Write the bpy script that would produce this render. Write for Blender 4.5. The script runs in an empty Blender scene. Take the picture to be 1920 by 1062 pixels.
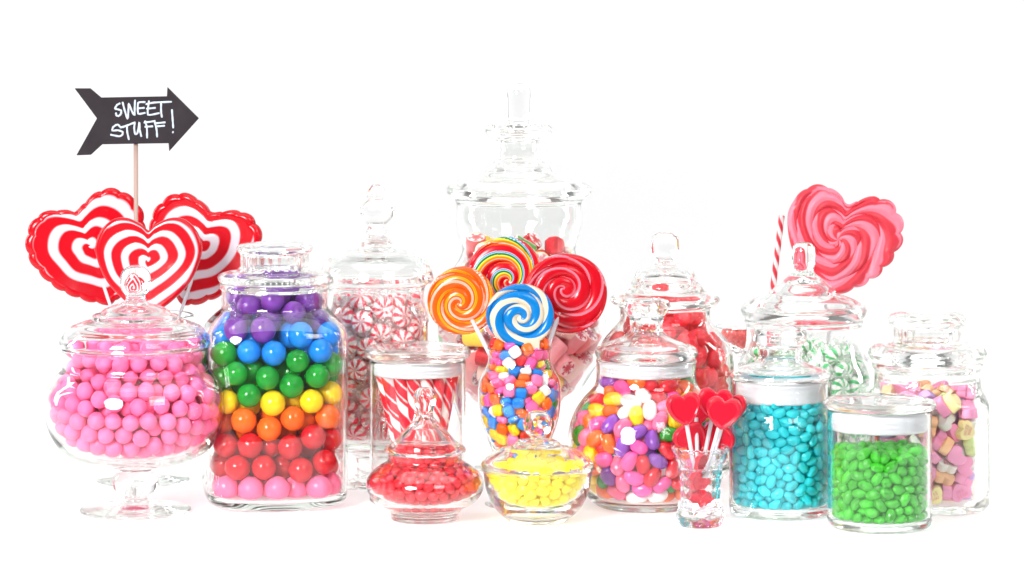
import bpy, bmesh, math, random
import numpy as np
from mathutils import Vector, Matrix, Quaternion
from math import sin, cos, pi, radians

# ------------------------------------------------------------------ camera, lights, exposure
SC = bpy.context.scene
COL = SC.collection
random.seed(7)
F, HORIZON, CAMZ = 6000.0, -20.0, 0.51            # focal length in photo pixels, horizon row, camera height (m)

cam_data = bpy.data.cameras.new('camera')
cam_data.sensor_width = 36
cam_data.lens = 36 * F / 1920
cam_data.shift_y = -(531 - HORIZON) / 1920
cam_data.clip_start, cam_data.clip_end = 0.05, 60
cam = bpy.data.objects.new('camera', cam_data)
COL.objects.link(cam)
cam.location = (0, 0, CAMZ)
cam.rotation_euler = (radians(90), 0, 0)
SC.camera = cam

world = bpy.data.worlds.new('World')
SC.world = world
world.use_nodes = True
bg = world.node_tree.nodes['Background']
bg.inputs['Color'].default_value = (1.0, 1.0, 1.0, 1)      # the pale walls of the studio
bg.inputs['Strength'].default_value = 0.24

def area(name, loc, target, sx, sy, power, shape='RECTANGLE', col=(1, 1, 1)):
    d = bpy.data.lights.new(name, 'AREA')
    d.shape = shape
    d.size = sx
    if shape in ('RECTANGLE', 'ELLIPSE'):
        d.size_y = sy
    d.energy = power
    d.color = col
    o = bpy.data.objects.new(name, d)
    COL.objects.link(o)
    o.location = loc
    o.rotation_euler = (Vector(target) - Vector(loc)).to_track_quat('-Z', 'Y').to_euler()
    return o

area('key_softbox', (-1.3, 0.75, 1.1), (0, 3.2, 0.12), 1.1, 1.1, 118, 'DISK')
area('fill_softbox', (1.5, 0.6, 1.9), (0, 3.2, 0.12), 1.2, 1.2, 40)
area('overhead_softbox', (0.0, 3.0, 1.75), (0, 3.25, 0), 2.2, 1.5, 20)
area('backdrop_light_a', (-2.1, 3.9, 0.9), (0.3, 6.2, 0.7), 0.5, 1.4, 41)
area('backdrop_light_b', (2.1, 3.9, 0.9), (-0.3, 6.2, 0.7), 0.5, 1.4, 41)
area('table_light', (0.0, 3.6, -0.9), (0, 3.6, 0), 2.6, 1.7, 30)      # shines up through the white acrylic sheet

SC.view_settings.view_transform = 'Standard'
SC.view_settings.look = 'None'
SC.view_settings.exposure = -0.02
SC.view_settings.gamma = 1
cy = SC.cycles
cy.max_bounces = 28
cy.transmission_bounces = 28
cy.transparent_max_bounces = 32
cy.glossy_bounces = 28
cy.diffuse_bounces = 7
cy.caustics_refractive = True
cy.caustics_reflective = True
cy.blur_glossy = 0.0
cy.sample_clamp_indirect = 0
cy.use_denoising = True

# ------------------------------------------------------------------ helpers
def P(px, py, d):                                 # a point of the place, given where it shows and how far it stands
    return Vector(((px - 960) * d / F, d, CAMZ - (py - HORIZON) * d / F))
def depth(yb):
    return F * CAMZ / (yb - HORIZON)

MATS = {}
def pbr(name, col, rough=0.35, coat=0.0, sss=0.0, trans=0.0, ior=1.45, vary=0.0, vcol=False, spec=0.36, bump=0.0, bscale=300, sheen=0, scale=0.004):
    if name in MATS:
        return MATS[name]
    m = bpy.data.materials.new(name)
    m.use_nodes = True
    nt = m.node_tree
    b = nt.nodes['Principled BSDF']
    b.inputs['Base Color'].default_value = (*col, 1)
    b.inputs['Roughness'].default_value = rough
    b.inputs['Coat Weight'].default_value = coat
    b.inputs['Coat Roughness'].default_value = 0.06
    b.inputs['Transmission Weight'].default_value = trans
    b.inputs['IOR'].default_value = ior
    b.inputs['Specular IOR Level'].default_value = spec
    if sss:
        b.inputs['Subsurface Weight'].default_value = sss
        b.inputs['Subsurface Scale'].default_value = scale
        b.inputs['Subsurface Radius'].default_value = (1, 1, 1)
    src = None
    if vcol:
        a = nt.nodes.new('ShaderNodeAttribute')
        a.attribute_name = 'Col'
        src = a.outputs['Color']
    if vary:
        oi = nt.nodes.new('ShaderNodeObjectInfo')
        mr = nt.nodes.new('ShaderNodeMapRange')
        mr.inputs['To Min'].default_value = 1 - vary
        mr.inputs['To Max'].default_value = 1 + vary
        nt.links.new(oi.outputs['Random'], mr.inputs['Value'])
        hs = nt.nodes.new('ShaderNodeHueSaturation')
        if src:
            nt.links.new(src, hs.inputs['Color'])
        else:
            hs.inputs['Color'].default_value = (*col, 1)
        nt.links.new(mr.outputs['Result'], hs.inputs['Value'])
        tx = nt.nodes.new('ShaderNodeTexNoise')
        tx.inputs['Scale'].default_value = 120
        mr2 = nt.nodes.new('ShaderNodeMapRange')
        mr2.inputs['To Min'].default_value = 1 - vary * .6
        mr2.inputs['To Max'].default_value = 1 + vary * .3
        tc = nt.nodes.new('ShaderNodeTexCoord')
        nt.links.new(tc.outputs['Object'], tx.inputs['Vector'])
        nt.links.new(tx.outputs['Fac'], mr2.inputs['Value'])
        nt.links.new(mr2.outputs['Result'], hs.inputs['Saturation'])
        src = hs.outputs['Color']
    if src:
        nt.links.new(src, b.inputs['Base Color'])
    if bump:
        tc = nt.nodes.new('ShaderNodeTexCoord')
        n = nt.nodes.new('ShaderNodeTexNoise')
        n.inputs['Scale'].default_value = bscale
        n.inputs['Detail'].default_value = 3
        nt.links.new(tc.outputs['Object'], n.inputs['Vector'])
        bp = nt.nodes.new('ShaderNodeBump')
        bp.inputs['Strength'].default_value = bump
        bp.inputs['Distance'].default_value = 0.001
        nt.links.new(n.outputs['Fac'], bp.inputs['Height'])
        nt.links.new(bp.outputs['Normal'], b.inputs['Normal'])
    MATS[name] = m
    return m

def glass_mat(name, col, ior=1.47, rough=0.0, wave=0.0):
    m = bpy.data.materials.new(name)
    m.use_nodes = True
    nt = m.node_tree
    nt.nodes.remove(nt.nodes['Principled BSDF'])
    g = nt.nodes.new('ShaderNodeBsdfGlass')
    g.distribution = 'GGX'
    g.inputs['Color'].default_value = (*col, 1)
    g.inputs['IOR'].default_value = ior
    g.inputs['Roughness'].default_value = rough
    if wave:
        tc = nt.nodes.new('ShaderNodeTexCoord')
        n = nt.nodes.new('ShaderNodeTexNoise')
        n.inputs['Scale'].default_value = 28
        n.inputs['Detail'].default_value = 1.5
        nt.links.new(tc.outputs['Object'], n.inputs['Vector'])
        bp = nt.nodes.new('ShaderNodeBump')
        bp.inputs['Strength'].default_value = wave
        bp.inputs['Distance'].default_value = 0.002
        nt.links.new(n.outputs['Fac'], bp.inputs['Height'])
        nt.links.new(bp.outputs['Normal'], g.inputs['Normal'])
    nt.links.new(g.outputs[0], nt.nodes['Material Output'].inputs['Surface'])
    MATS[name] = m
    return m

GLASS = glass_mat('clear_glass', (0.985, 0.99, 0.985), wave=0.012)
CRYSTAL = glass_mat('cut_crystal', (0.985, 0.985, 0.99), ior=1.52)
SEAL = pbr('frosted_silicone', (0.62, 0.62, 0.65), 0.45, trans=0.0, sss=0.5)
PLASTIC_STICK = pbr('white_plastic', (0.62, 0.60, 0.64), 0.35)
WOOD = pbr('pale_wood', (0.40, 0.28, 0.24), 0.6, bump=.3)

def film_mat():
    m = bpy.data.materials.new('clear_wrapper_film')
    m.use_nodes = True
    nt = m.node_tree
    nt.nodes.remove(nt.nodes['Principled BSDF'])
    t = nt.nodes.new('ShaderNodeBsdfTransparent')
    t.inputs['Color'].default_value = (1, 1, 1, 1)
    g = nt.nodes.new('ShaderNodeBsdfGlossy')
    g.inputs['Roughness'].default_value = 0.12
    d = nt.nodes.new('ShaderNodeBsdfTranslucent')
    d.inputs['Color'].default_value = (0.9, 0.9, 0.9, 1)
    lw = nt.nodes.new('ShaderNodeLayerWeight')
    lw.inputs['Blend'].default_value = .25
    fr = nt.nodes.new('ShaderNodeMapRange')
    fr.inputs['To Min'].default_value = .03
    fr.inputs['To Max'].default_value = .22
    nt.links.new(lw.outputs['Facing'], fr.inputs['Value'])
    m1 = nt.nodes.new('ShaderNodeMixShader')
    m1.inputs[0].default_value = 0.22
    m2 = nt.nodes.new('ShaderNodeMixShader')
    nt.links.new(t.outputs[0], m1.inputs[1])
    df = nt.nodes.new('ShaderNodeBsdfDiffuse')
    df.inputs['Color'].default_value = (0.93, 0.93, 0.93, 1)
    m0 = nt.nodes.new('ShaderNodeMixShader')
    nt.links.new(d.outputs[0], m0.inputs[1])
    nt.links.new(df.outputs[0], m0.inputs[2])
    nt.links.new(m0.outputs[0], m1.inputs[2])
    nt.links.new(fr.outputs[0], m2.inputs[0])
    nt.links.new(m1.outputs[0], m2.inputs[1])
    nt.links.new(g.outputs[0], m2.inputs[2])
    nt.links.new(m2.outputs[0], nt.nodes['Material Output'].inputs['Surface'])
    return m
FILM = film_mat()

def mesh(name, V, Fc, mat, smooth=True, cols=None):
    me = bpy.data.meshes.new(name)
    me.from_pydata([tuple(v) for v in V], [], [tuple(f) for f in Fc])
    if smooth:
        me.polygons.foreach_set('use_smooth', [True] * len(me.polygons))
    if cols is not None:
        a = me.color_attributes.new('Col', 'FLOAT_COLOR', 'POINT')
        c = np.ones((len(V), 4), dtype=np.float32)
        c[:, :3] = cols
        a.data.foreach_set('color', c.ravel())
    me.materials.append(mat)
    me.update()
    return me
def link(name, me, parent=None, loc=None, rot=None):
    o = bpy.data.objects.new(name, me)
    COL.objects.link(o)
    if parent:
        o.parent = parent
    if loc is not None:
        o.location = loc
    if rot is not None:
        o.rotation_mode = 'QUATERNION'
        o.rotation_quaternion = rot
    return o
def tag(o, label=None, cat=None, group=None, kind=None):
    if label: o['label'] = label
    if cat: o['category'] = cat
    if group: o['group'] = group
    if kind: o['kind'] = kind
    return o
def root(name, loc, label, cat, group=None):
    return tag(link(name, None, loc=loc), label, cat, group)

def grid_faces(n, m, close=True, off=0):
    Fc = []
    for i in range(n - 1):
        for k in range(m if close else m - 1):
            a, b = off + i * m + k, off + i * m + (k + 1) % m
            Fc.append((a, b, b + m, a + m))
    return Fc
def tube(points, r, seg=12, cols=None, cap=True):
    pts = [Vector(p) for p in points]
    V, Fc = [], []
    up = Vector((0.13, 0.9, 0.4))
    for i, p in enumerate(pts):
        t = (pts[min(i + 1, len(pts) - 1)] - pts[max(i - 1, 0)]).normalized()
        a = t.cross(up).normalized()
        b = t.cross(a).normalized()
        rr = r[i] if isinstance(r, (list, tuple)) else r
        for k in range(seg):
            th = 2 * pi * k / seg
            V.append(p + a * cos(th) * rr + b * sin(th) * rr)
    Fc = grid_faces(len(pts), seg)
    if cap:
        Fc.append(tuple(range(seg))[::-1])
        Fc.append(tuple(range((len(pts) - 1) * seg, len(pts) * seg)))
    return V, Fc

# ------------------------------------------------------------------ the setting: a white studio sweep
def build_sweep():
    prof = [(2.6, 0.0), (4.6, 0.0)]
    R = 1.1
    for i in range(1, 13):
        a = pi / 2 * i / 12
        prof.append((4.6 + R * sin(a), R - R * cos(a)))
    prof.append((5.7, 3.2))
    V, Fc = [], []
    for y, z in prof:
        V += [(-3.2, y, z), (3.2, y, z)]
    for i in range(len(prof) - 1):
        Fc.append((2 * i, 2 * i + 1, 2 * i + 3, 2 * i + 2))
    m = bpy.data.materials.new('white_acrylic_sheet')
    m.use_nodes = True
    nt = m.node_tree
    nt.nodes.remove(nt.nodes['Principled BSDF'])
    df = nt.nodes.new('ShaderNodeBsdfDiffuse')
    df.inputs['Color'].default_value = (.93, .93, .93, 1)
    tl = nt.nodes.new('ShaderNodeBsdfTranslucent')
    tl.inputs['Color'].default_value = (.93, .93, .93, 1)
    mx = nt.nodes.new('ShaderNodeMixShader')
    mx.inputs[0].default_value = .4
    nt.links.new(df.outputs[0], mx.inputs[1])
    nt.links.new(tl.outputs[0], mx.inputs[2])
    nt.links.new(mx.outputs[0], nt.nodes['Material Output'].inputs['Surface'])
    me = mesh('studio_floor', V, Fc, m)
    tag(link('floor', me), 'white seamless acrylic sheet under and behind the sweets, lit from below', None, None, 'structure')
build_sweep()

# Each vessel: axis x (photo px), base y (photo px), outer and inner outline, bottom to top then down inside: (radius, y[, squareness])
JARS = {
 'pink': dict(cx=254, yb=960,
  out=[(0,960),(98,960),(104,958),(103,954),(60,949),(30,944),(23,938),(22,932),(30,927),(41,917),(43,905),(39,890),(30,883),(38,877),(90,868),(137,845),(163,805),(171,762),(166,728),(150,704),(137,694),(136,685),(136,660),(138,655),(137,653)],
  inn=[(131,653),(130,660),(131,690),(145,711),(160,732),(165,762),(157,802),(131,838),(88,858),(40,866),(0,867)],
  lid=[(0,499),(12,500),(25,510),(29,527),(26,545),(19,555),(18,562),(24,568),(45,575),(62,583),(68,590),(80,593),(82,600),(100,605),(124,615),(137,631),(142,642),(140,650),(134,652.6),(128,652),(127,640),(118,626),(98,613),(78,608),(60,598),(40,586),(20,579),(0,578)]),
 'rainbow': dict(cx=515, yb=944, rot=9,
  out=[(0,944,2.4),(100,944,2.5),(119,939,3),(130,927,4),(133,885,4),(133,650,4),(129,615,4),(112,592,3),(100,578,2),(99,562,2),(99,545,2),(104,540,2),(104,533,2),(102,531,2)],
  inn=[(94,531,2),(94,545,2),(94,562,2),(95,578,2),(106,595,3),(122,618,4),(126,652,4),(126,911,4),(117,925,4),(92,931,3),(0,931,2.4)],
  lid=[(0,456),(50,457),(68,461),(72,467),(68,474),(63,478,2,1),(63,503,2,1),(68,509),(95,512),(105,516),(107,522),(104,529),(94,530.6),(90,531),(88,545),(82,546),(80,530),(60,521),(52,512),(52,480),(46,474),(0,473)]),
 'stand': dict(cx=268, yb=903,
  out=[(0,903),(84,903),(88,900),(50,894),(14,888),(12,870),(14,847),(40,836),(75,800),(90,720),(92,610),(95,594),(94,591)],
  inn=[(91,592),(88,610),(86,720),(70,798),(36,829),(0,833)]),
 'mint': dict(cx=706, yb=912,
  out=[(0,912),(72,912),(75,909),(50,901),(40,890),(37,872),(40,856),(60,846),(90,839),(97,828),(97,600),(96,585),(91,572),(90,560),(90,545),(93,537),(92,534)],
  inn=[(86,534),(85,545),(85,570),(91,586),(92,600),(92,812),(80,825),(0,828)],
  lid=[(0,347),(8,348),(16,358),(18,370),(13,374),(20,380),(33,392),(33,403),(24,415),(15,424),(17,431),(20,437),(14,443),(24,449),(29,458),(29,465),(45,470),(78,478),(99,497),(105,513),(107,526),(103,532),(95,533.6),(92,531),(95,513),(82,494),(52,481),(28,476),(0,474)]),
 'stick': dict(cx=783, yb=944,
  out=[(0,944),(82,944),(90,938),(90,925),(90,700),(90,678),(89,676)],
  inn=[(85,676),(84.5,690),(84.5,925),(78,934),(0,936)],
  lid=[(0,653),(70,653),(88,650),(97,654),(99.5,661),(97,669),(90,673),(86,675.6),(82,675),(80,671),(60,668),(0,668)], ring=(83,676.5,703)),
 'reddish': dict(cx=797, yb=975,
  out=[(0,975),(58,975),(64,973),(65,962),(70,955),(95,941),(108,922),(111,905),(105,890),(86,875),(72,866),(70,858),(71,851)],
  inn=[(66,851),(66,864),(80,878),(99,893),(105,906),(102,920),(89,935),(62,950),(0,953)],
  lid=[(0,727),(12,729),(21,739),(22,750),(18,764),(15,775),(18,785),(30,798),(46,815),(58,829),(73,838),(77,844),(75,849),(69,850.6),(64,849),(56,837),(42,822),(26,806),(12,795),(6,782),(0,779)]),
 'yellow': dict(cx=1008, yb=978,
  out=[(0,978),(50,978),(60,973),(82,952),(96,922),(101,895),(103,884),(107,880),(106,877.5)],
  inn=[(98,877.5),(96,890),(89,915),(75,938),(50,955),(0,962)],
  lid=[(0,771),(15,774),(26,787),(27,799),(22,813),(12,821),(22,824),(38,828),(44,835),(70,843),(92,856),(104,867),(107,873),(103,877),(97,877),(92,875),(82,864),(62,851),(40,842),(0,838)]),
 'vase': dict(cx=974, yb=948,
  out=[(0,948),(62,948),(66,945),(40,939),(16,929),(13,915),(14,895),(22,880),(42,862),(60,826),(74,787),(78,745),(75,714),(64,692),(58.5,675),(59,660),(60.5,654),(60,652.5)],
  inn=[(57.5,653),(56,662),(55.5,675),(61,693),(72,715),(75,745),(71,786),(57,825),(38,858),(0,866)]),
 'big': dict(cx=973, yb=880,
  out=[(0,880),(82,880),(85,877),(45,870),(18,862),(14,845),(16,815),(40,795),(75,775),(115,735),(150,680),(164,630),(160,590),(140,530),(115,492),(106,470),(110,450),(117,425),(117,385),(120,376),(119,374)],
  inn=[(112,374),(111,385),(112,425),(105,450),(101,471),(110,495),(134,532),(153,590),(158,630),(144,677),(109,730),(70,768),(35,785),(0,790)],
  lid=[(0,158),(12,160),(20,168),(22,180),(22,220),(20,228),(30,231),(50,233),(61,240),(63,248),(56,256),(44,262),(41,270),(41,298),(48,306),(58,314),(64,324),(100,335),(128,346),(136,354),(135,364),(126,370),(116,373.6),(110,373),(107,362),(98,349),(66,337),(52,324),(38,308),(36,272),(38,250),(0,246)]),
 'bean': dict(cx=1212, yb=950,
  out=[(0,950),(85,950),(98,944),(112,930),(133,891),(147,850),(147,814),(137,777),(118,748),(98,725),(93,705),(93,684),(95,678),(94,675)],
  inn=[(88,675),(88,706),(92,726),(112,751),(130,780),(141,815),(141,849),(127,889),(106,924),(90,934),(0,936)],
  lid=[(0,562),(30,562),(42,566),(45,574),(41,584),(33,596),(30,610),(31,620),(42,631),(70,643),(91,652),(96,660),(95,669),(91,674),(88,674.6),(84,674),(80,664),(72,658),(50,648),(34,640),(22,626),(20,600),(14,592),(0,590)], ring=(86.5,675.5,704)),
 'crystal': dict(cx=1313, yb=987, cut=1,
  out=[(0,987),(36,987),(40,982),(44,970),(42,955),(37,935),(37,910),(40,885),(44,865),(50,852),(55,842),(54,839)],
  inn=[(50,840),(44,855),(37,870),(33,890),(31,920),(31,950),(24,958),(0,960)]),
 'gummy': dict(cx=1247, yb=904,
  out=[(0,904),(90,904),(110,895),(126,870),(129,800),(129,690),(122,650),(100,620),(86,603),(84,590),(84,580),(88,576),(87,574)],
  inn=[(80,574),(80,604),(95,622),(116,652),(123,690),(123,865),(100,888),(0,892)],
  lid=[(0,437),(14,438),(24,445),(26,456),(26,474),(22,481),(15,486),(14,492),(22,499),(42,503),(52,509),(62,530),(80,550),(99,557),(103,563),(98,570),(90,573.6),(84,573),(76,566),(70,556),(54,545),(46,522),(30,513),(0,509)]),
 'bead': dict(cx=1398, yb=854,
  out=[(0,854),(38,854),(42,851),(12,845),(6,830),(6,690),(10,675),(32,655),(46,635),(56,617),(57,613)],
  inn=[(54.5,613),(43,635),(29,651),(10,662),(0,664)]),
 'green_mint': dict(cx=1507, yb=893,
  out=[(0,893),(95,893),(115,885),(127,860),(130,800),(130,715),(125,690),(112,660),(108,640),(108,612),(111,604),(110,601)],
  inn=[(104,601),(103,640),(108,662),(120,692),(125,716),(125,855),(108,876),(0,880)],
  lid=[(0,455),(14,457),(21,466),(22,495),(19,506),(20,512),(27,518),(42,530),(58,544),(62,552),(90,561),(112,572),(118,582),(115,592),(108,600.4),(103,600),(102,590),(86,575),(60,562),(48,552),(30,536),(0,528)]),
 'teal': dict(cx=1463, yb=964,
  out=[(0,964),(86,964),(94,958),(96,945),(96,800),(94,785),(90,772),(89,760),(89,720),(91,714),(90,712)],
  inn=[(84.5,712),(84.5,768),(88,785),(91,800),(91,940),(84,950),(0,952)],
  lid=[(0,612),(30,612),(46,617),(51,627),(50,639),(42,648),(40,660),(41,673),(50,682),(75,691),(93,700),(96,706),(92,710),(88,711.6),(82,711),(78,702),(60,695),(42,688),(32,676),(32,650),(26,642),(0,640)], ring=(83,712.5,752)),
 'green': dict(cx=1649, yb=988,
  out=[(0,988),(88,988),(96,983),(98,970),(98,780),(98,770),(97,768)],
  inn=[(91.5,768),(91,780),(91,966),(84,976),(0,978)],
  lid=[(0,754),(70,754),(90,750),(102,752),(107,758),(105,765),(97,767.6),(88,767),(60,766),(0,766)], ring=(89.5,768.5,806)),
 'heart': dict(cx=1739, yb=954, rot=-6,
  out=[(0,954,2.4),(90,954,2.5),(108,948,3),(114,935,4),(115,880,4),(115,770,4),(112,748,4),(101,728,3),(99,712,2),(99,695,2),(103,690,2),(104,683,2),(102,680,2)],
  inn=[(95,680,2),(94,695,2),(94,712,2),(93,730,3),(94,750,4),(95,772,4),(95,920,4),(88,936,4),(0,939,2.4)],
  lid=[(0,586),(50,587),(70,592),(74,601),(70,610),(62,615,2,1),(61,640,2,1),(68,646),(95,648),(107,655),(111,663),(107,673),(99,679.6),(92,680),(88,692),(82,692),(80,676),(56,664),(48,650),(48,615),(40,606),(0,605)]),
 'bud': dict(cx=1534, yb=854,
  out=[(0,854),(26,854),(30,850),(30,700),(22,665),(20,650)],
  inn=[(16,650),(18,667),(26,702),(26,842),(0,846)]),
}
def xs(r, p, t):
    "rounded-square cross section of half width r"
    from math import cos, sin
    c, s = cos(t), sin(t)
    k = (abs(c)**p + abs(s)**p) ** (-1.0/p)
    return r*k*c, r*k*s

# ------------------------------------------------------------------ glass vessels
def smooth_curve(p):
    "an interpolating curve through gentle bends; sharp corners and long straight runs are kept"
    n = len(p)
    D = []
    for a, b in zip(p[:-1], p[1:]):
        dx, dy = b[0] - a[0], b[1] - a[1]
        L = max(math.hypot(dx, dy), 1e-6)
        D.append((dx / L, dy / L, L))
    T = [None] * n
    for i in range(1, n - 1):
        u, v = D[i - 1], D[i]
        if u[0] * v[0] + u[1] * v[1] < 0.72:
            continue
        if u[2] > 60 or v[2] > 60:
            T[i] = (u if u[2] > v[2] else v)[:2]
        else:
            x, y = p[i + 1][0] - p[i - 1][0], p[i + 1][1] - p[i - 1][1]
            L = max(math.hypot(x, y), 1e-6)
            T[i] = (x / L, y / L)
    q = []
    for i in range(n - 1):
        a, b, (dx, dy, L) = p[i], p[i + 1], D[i]
        q.append(a)
        t0, t1 = T[i] or (dx, dy), T[i + 1] or (dx, dy)
        m = 0 if L > 60 or L < 3 else min(6, int(L / 4))
        for k in range(1, m + 1):
            s = k / (m + 1)
            h00, h10, h01, h11 = 2*s**3 - 3*s*s + 1, s**3 - 2*s*s + s, -2*s**3 + 3*s*s, s**3 - s*s
            r = h00 * a[0] + h10 * L * t0[0] + h01 * b[0] + h11 * L * t1[0]
            y = h00 * a[1] + h10 * L * t0[1] + h01 * b[1] + h11 * L * t1[1]
            q.append((max(r, 0.0), y) + tuple(c + (e - c) * s for c, e in zip(a[2:], b[2:])))
    q.append(p[-1])
    return q
def chaikin(p, n=2):
    p = smooth_curve(p)
    for _ in range(n):
        q = [p[0]]
        for a, b in zip(p[:-1], p[1:]):
            L = math.hypot(a[0] - b[0], a[1] - b[1])
            e = 0.25 if L < 12 else 3.0 / L          # long straight runs stay straight, corners round off
            q.append(tuple(u * (1 - e) + v * e for u, v in zip(a, b)))
            q.append(tuple(u * e + v * (1 - e) for u, v in zip(a, b)))
        q.append(p[-1])
        p = q
    return p
def full(p):
    return [tuple(list(a) + [2, 0][len(a) - 2:]) if len(a) < 4 else a for a in p]
SEG = 96
def vessel_part(prof, i0, i1, yb, s, name, mat, rot=0, cut=None):
    "profile rows i0..i1 turned round the axis, with the normals of the whole profile so that adjoining parts flow"
    n = len(prof)
    rows = np.zeros((n, SEG, 3))
    for i, (r, y, p, fl) in enumerate(prof):
        for k in range(SEG):
            t = 2 * pi * k / SEG
            rr = r
            if fl:
                rr += fl * 1.6 * cos(24 * t)
            yy = y
            if cut:
                rr, yy = cut(r, y, t)
            x, z = xs(max(rr, 0.0), p, t)
            a = radians(rot)
            rows[i, k] = ((x * cos(a) - z * sin(a)) * s, (x * sin(a) + z * cos(a)) * s, (yb - yy) * s)
    du = np.zeros_like(rows)
    du[1:-1] = rows[2:] - rows[:-2]
    du[0] = rows[1] - rows[0]
    du[-1] = rows[-1] - rows[-2]
    dv = np.roll(rows, -1, 1) - np.roll(rows, 1, 1)
    N = np.cross(dv, du)
    L = np.linalg.norm(N, axis=2, keepdims=True)
    N = N / np.maximum(L, 1e-12)
    V, Fc, NN = [], [], []
    idx = {}
    for i in range(i0, i1 + 1):
        if prof[i][0] <= 1e-6:
            idx[i] = [len(V)] * SEG
            V.append(rows[i, 0])
            prev = rows[i - 1, 0, 2] if i else rows[i + 1, 0, 2]
            NN.append((0, 0, 1 if N[i - 1 if i else i + 1, 0, 2] > 0 else -1))
        else:
            idx[i] = list(range(len(V), len(V) + SEG))
            V += list(rows[i])
            NN += list(N[i])
    for i in range(i0, i1):
        A, B = idx[i], idx[i + 1]
        for k in range(SEG):
            j = (k + 1) % SEG
            f = [A[k], A[j], B[j], B[k]]
            g = []
            for v in f:
                if v not in g:
                    g.append(v)
            if len(g) > 2:
                Fc.append(g)
    me = mesh(name, V, Fc, mat)
    me.normals_split_custom_set_from_vertices([Vector(q) for q in NN])
    return me

def crystal_cut(r, y, t):
    "pressed lozenges in panels round the wall and a scalloped rim"
    rr, yy = r, y
    if y > 846 and r > 35.0:
        panel = 0.5 + 0.5 * cos(8 * t)
        rr += 2.6 * abs(sin(4 * t)) - 1.3
        if panel > 0.35 and 850 < y < 975:
            rr += 4.4 * abs(sin((y - 850) * pi / 21)) * (panel - 0.35)
    if y <= 846:
        yy = y - 3.2 * abs(sin(8 * t)) + 2
    return rr, yy

NAMES = {  # name, label, category, outer split for foot (y), split for knob (y)
 'pink': ('candy_dish', 'footed round glass dish full of pink gumballs with domed lid', 'candy dish', 932, 562),
 'rainbow': ('candy_jar', 'square glass jar of rainbow gumballs with a flat stopper lid', 'jar', None, 509),
 'stand': ('glass_vase', 'tall footed clear glass behind the pink gumballs holding three heart lollipops', 'vase', 870, None),
 'mint': ('apothecary_jar', 'footed glass jar of red wrapped peppermints with a bulbous finial', 'jar', 872, 449),
 'stick': ('candy_jar', 'straight glass jar with flat lid holding red striped candy sticks', 'jar', None, None),
 'reddish': ('candy_dish', 'small squat glass dish of red sweets with bell shaped lid', 'candy dish', None, 775),
 'yellow': ('candy_dish', 'small glass bowl of yellow sweets with a ball knobbed lid', 'candy dish', None, 821),
 'vase': ('glass_vase', 'curved glass vase full of multicoloured square gum with round lollipops', 'vase', 895, None),
 'big': ('apothecary_jar', 'tallest glass jar with tiered lid, holding cut rock candy', 'jar', 845, 270),
 'bean': ('candy_jar', 'round bellied glass jar of mixed coloured jelly beans', 'jar', None, 610),
 'crystal': ('crystal_vase', 'small cut crystal vase holding red heart lollipops', 'vase', None, None),
 'gummy': ('apothecary_jar', 'glass jar of deep red gummies behind the mixed jelly beans', 'jar', None, 492),
 'bead': ('candy_dish', 'small stemmed glass of tiny red sweets behind the other jars', 'candy dish', 700, None),
 'green_mint': ('apothecary_jar', 'wide lidded glass jar of green wrapped mints behind the teal beans', 'jar', None, 506),
 'teal': ('candy_jar', 'glass jar of teal jelly beans with a waisted glass stopper', 'jar', None, 662),
 'green': ('candy_jar', 'low straight glass jar of green jelly beans with flat lid', 'jar', None, None),
 'heart': ('candy_jar', 'square glass jar of pastel candy hearts with flat stopper lid', 'jar', None, 646),
 'bud': ('glass_vase', 'narrow clear glass bottle holding the big pink swirl heart lollipop', 'vase', None, None),
}
INFO = {}
def split_index(prof, y, after=0):
    best = None
    for i in range(after, len(prof) - 1):
        a, b = prof[i][1], prof[i + 1][1]
        if (a - y) * (b - y) <= 0:
            return i if abs(a - y) < abs(b - y) else i + 1
    return None
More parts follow.
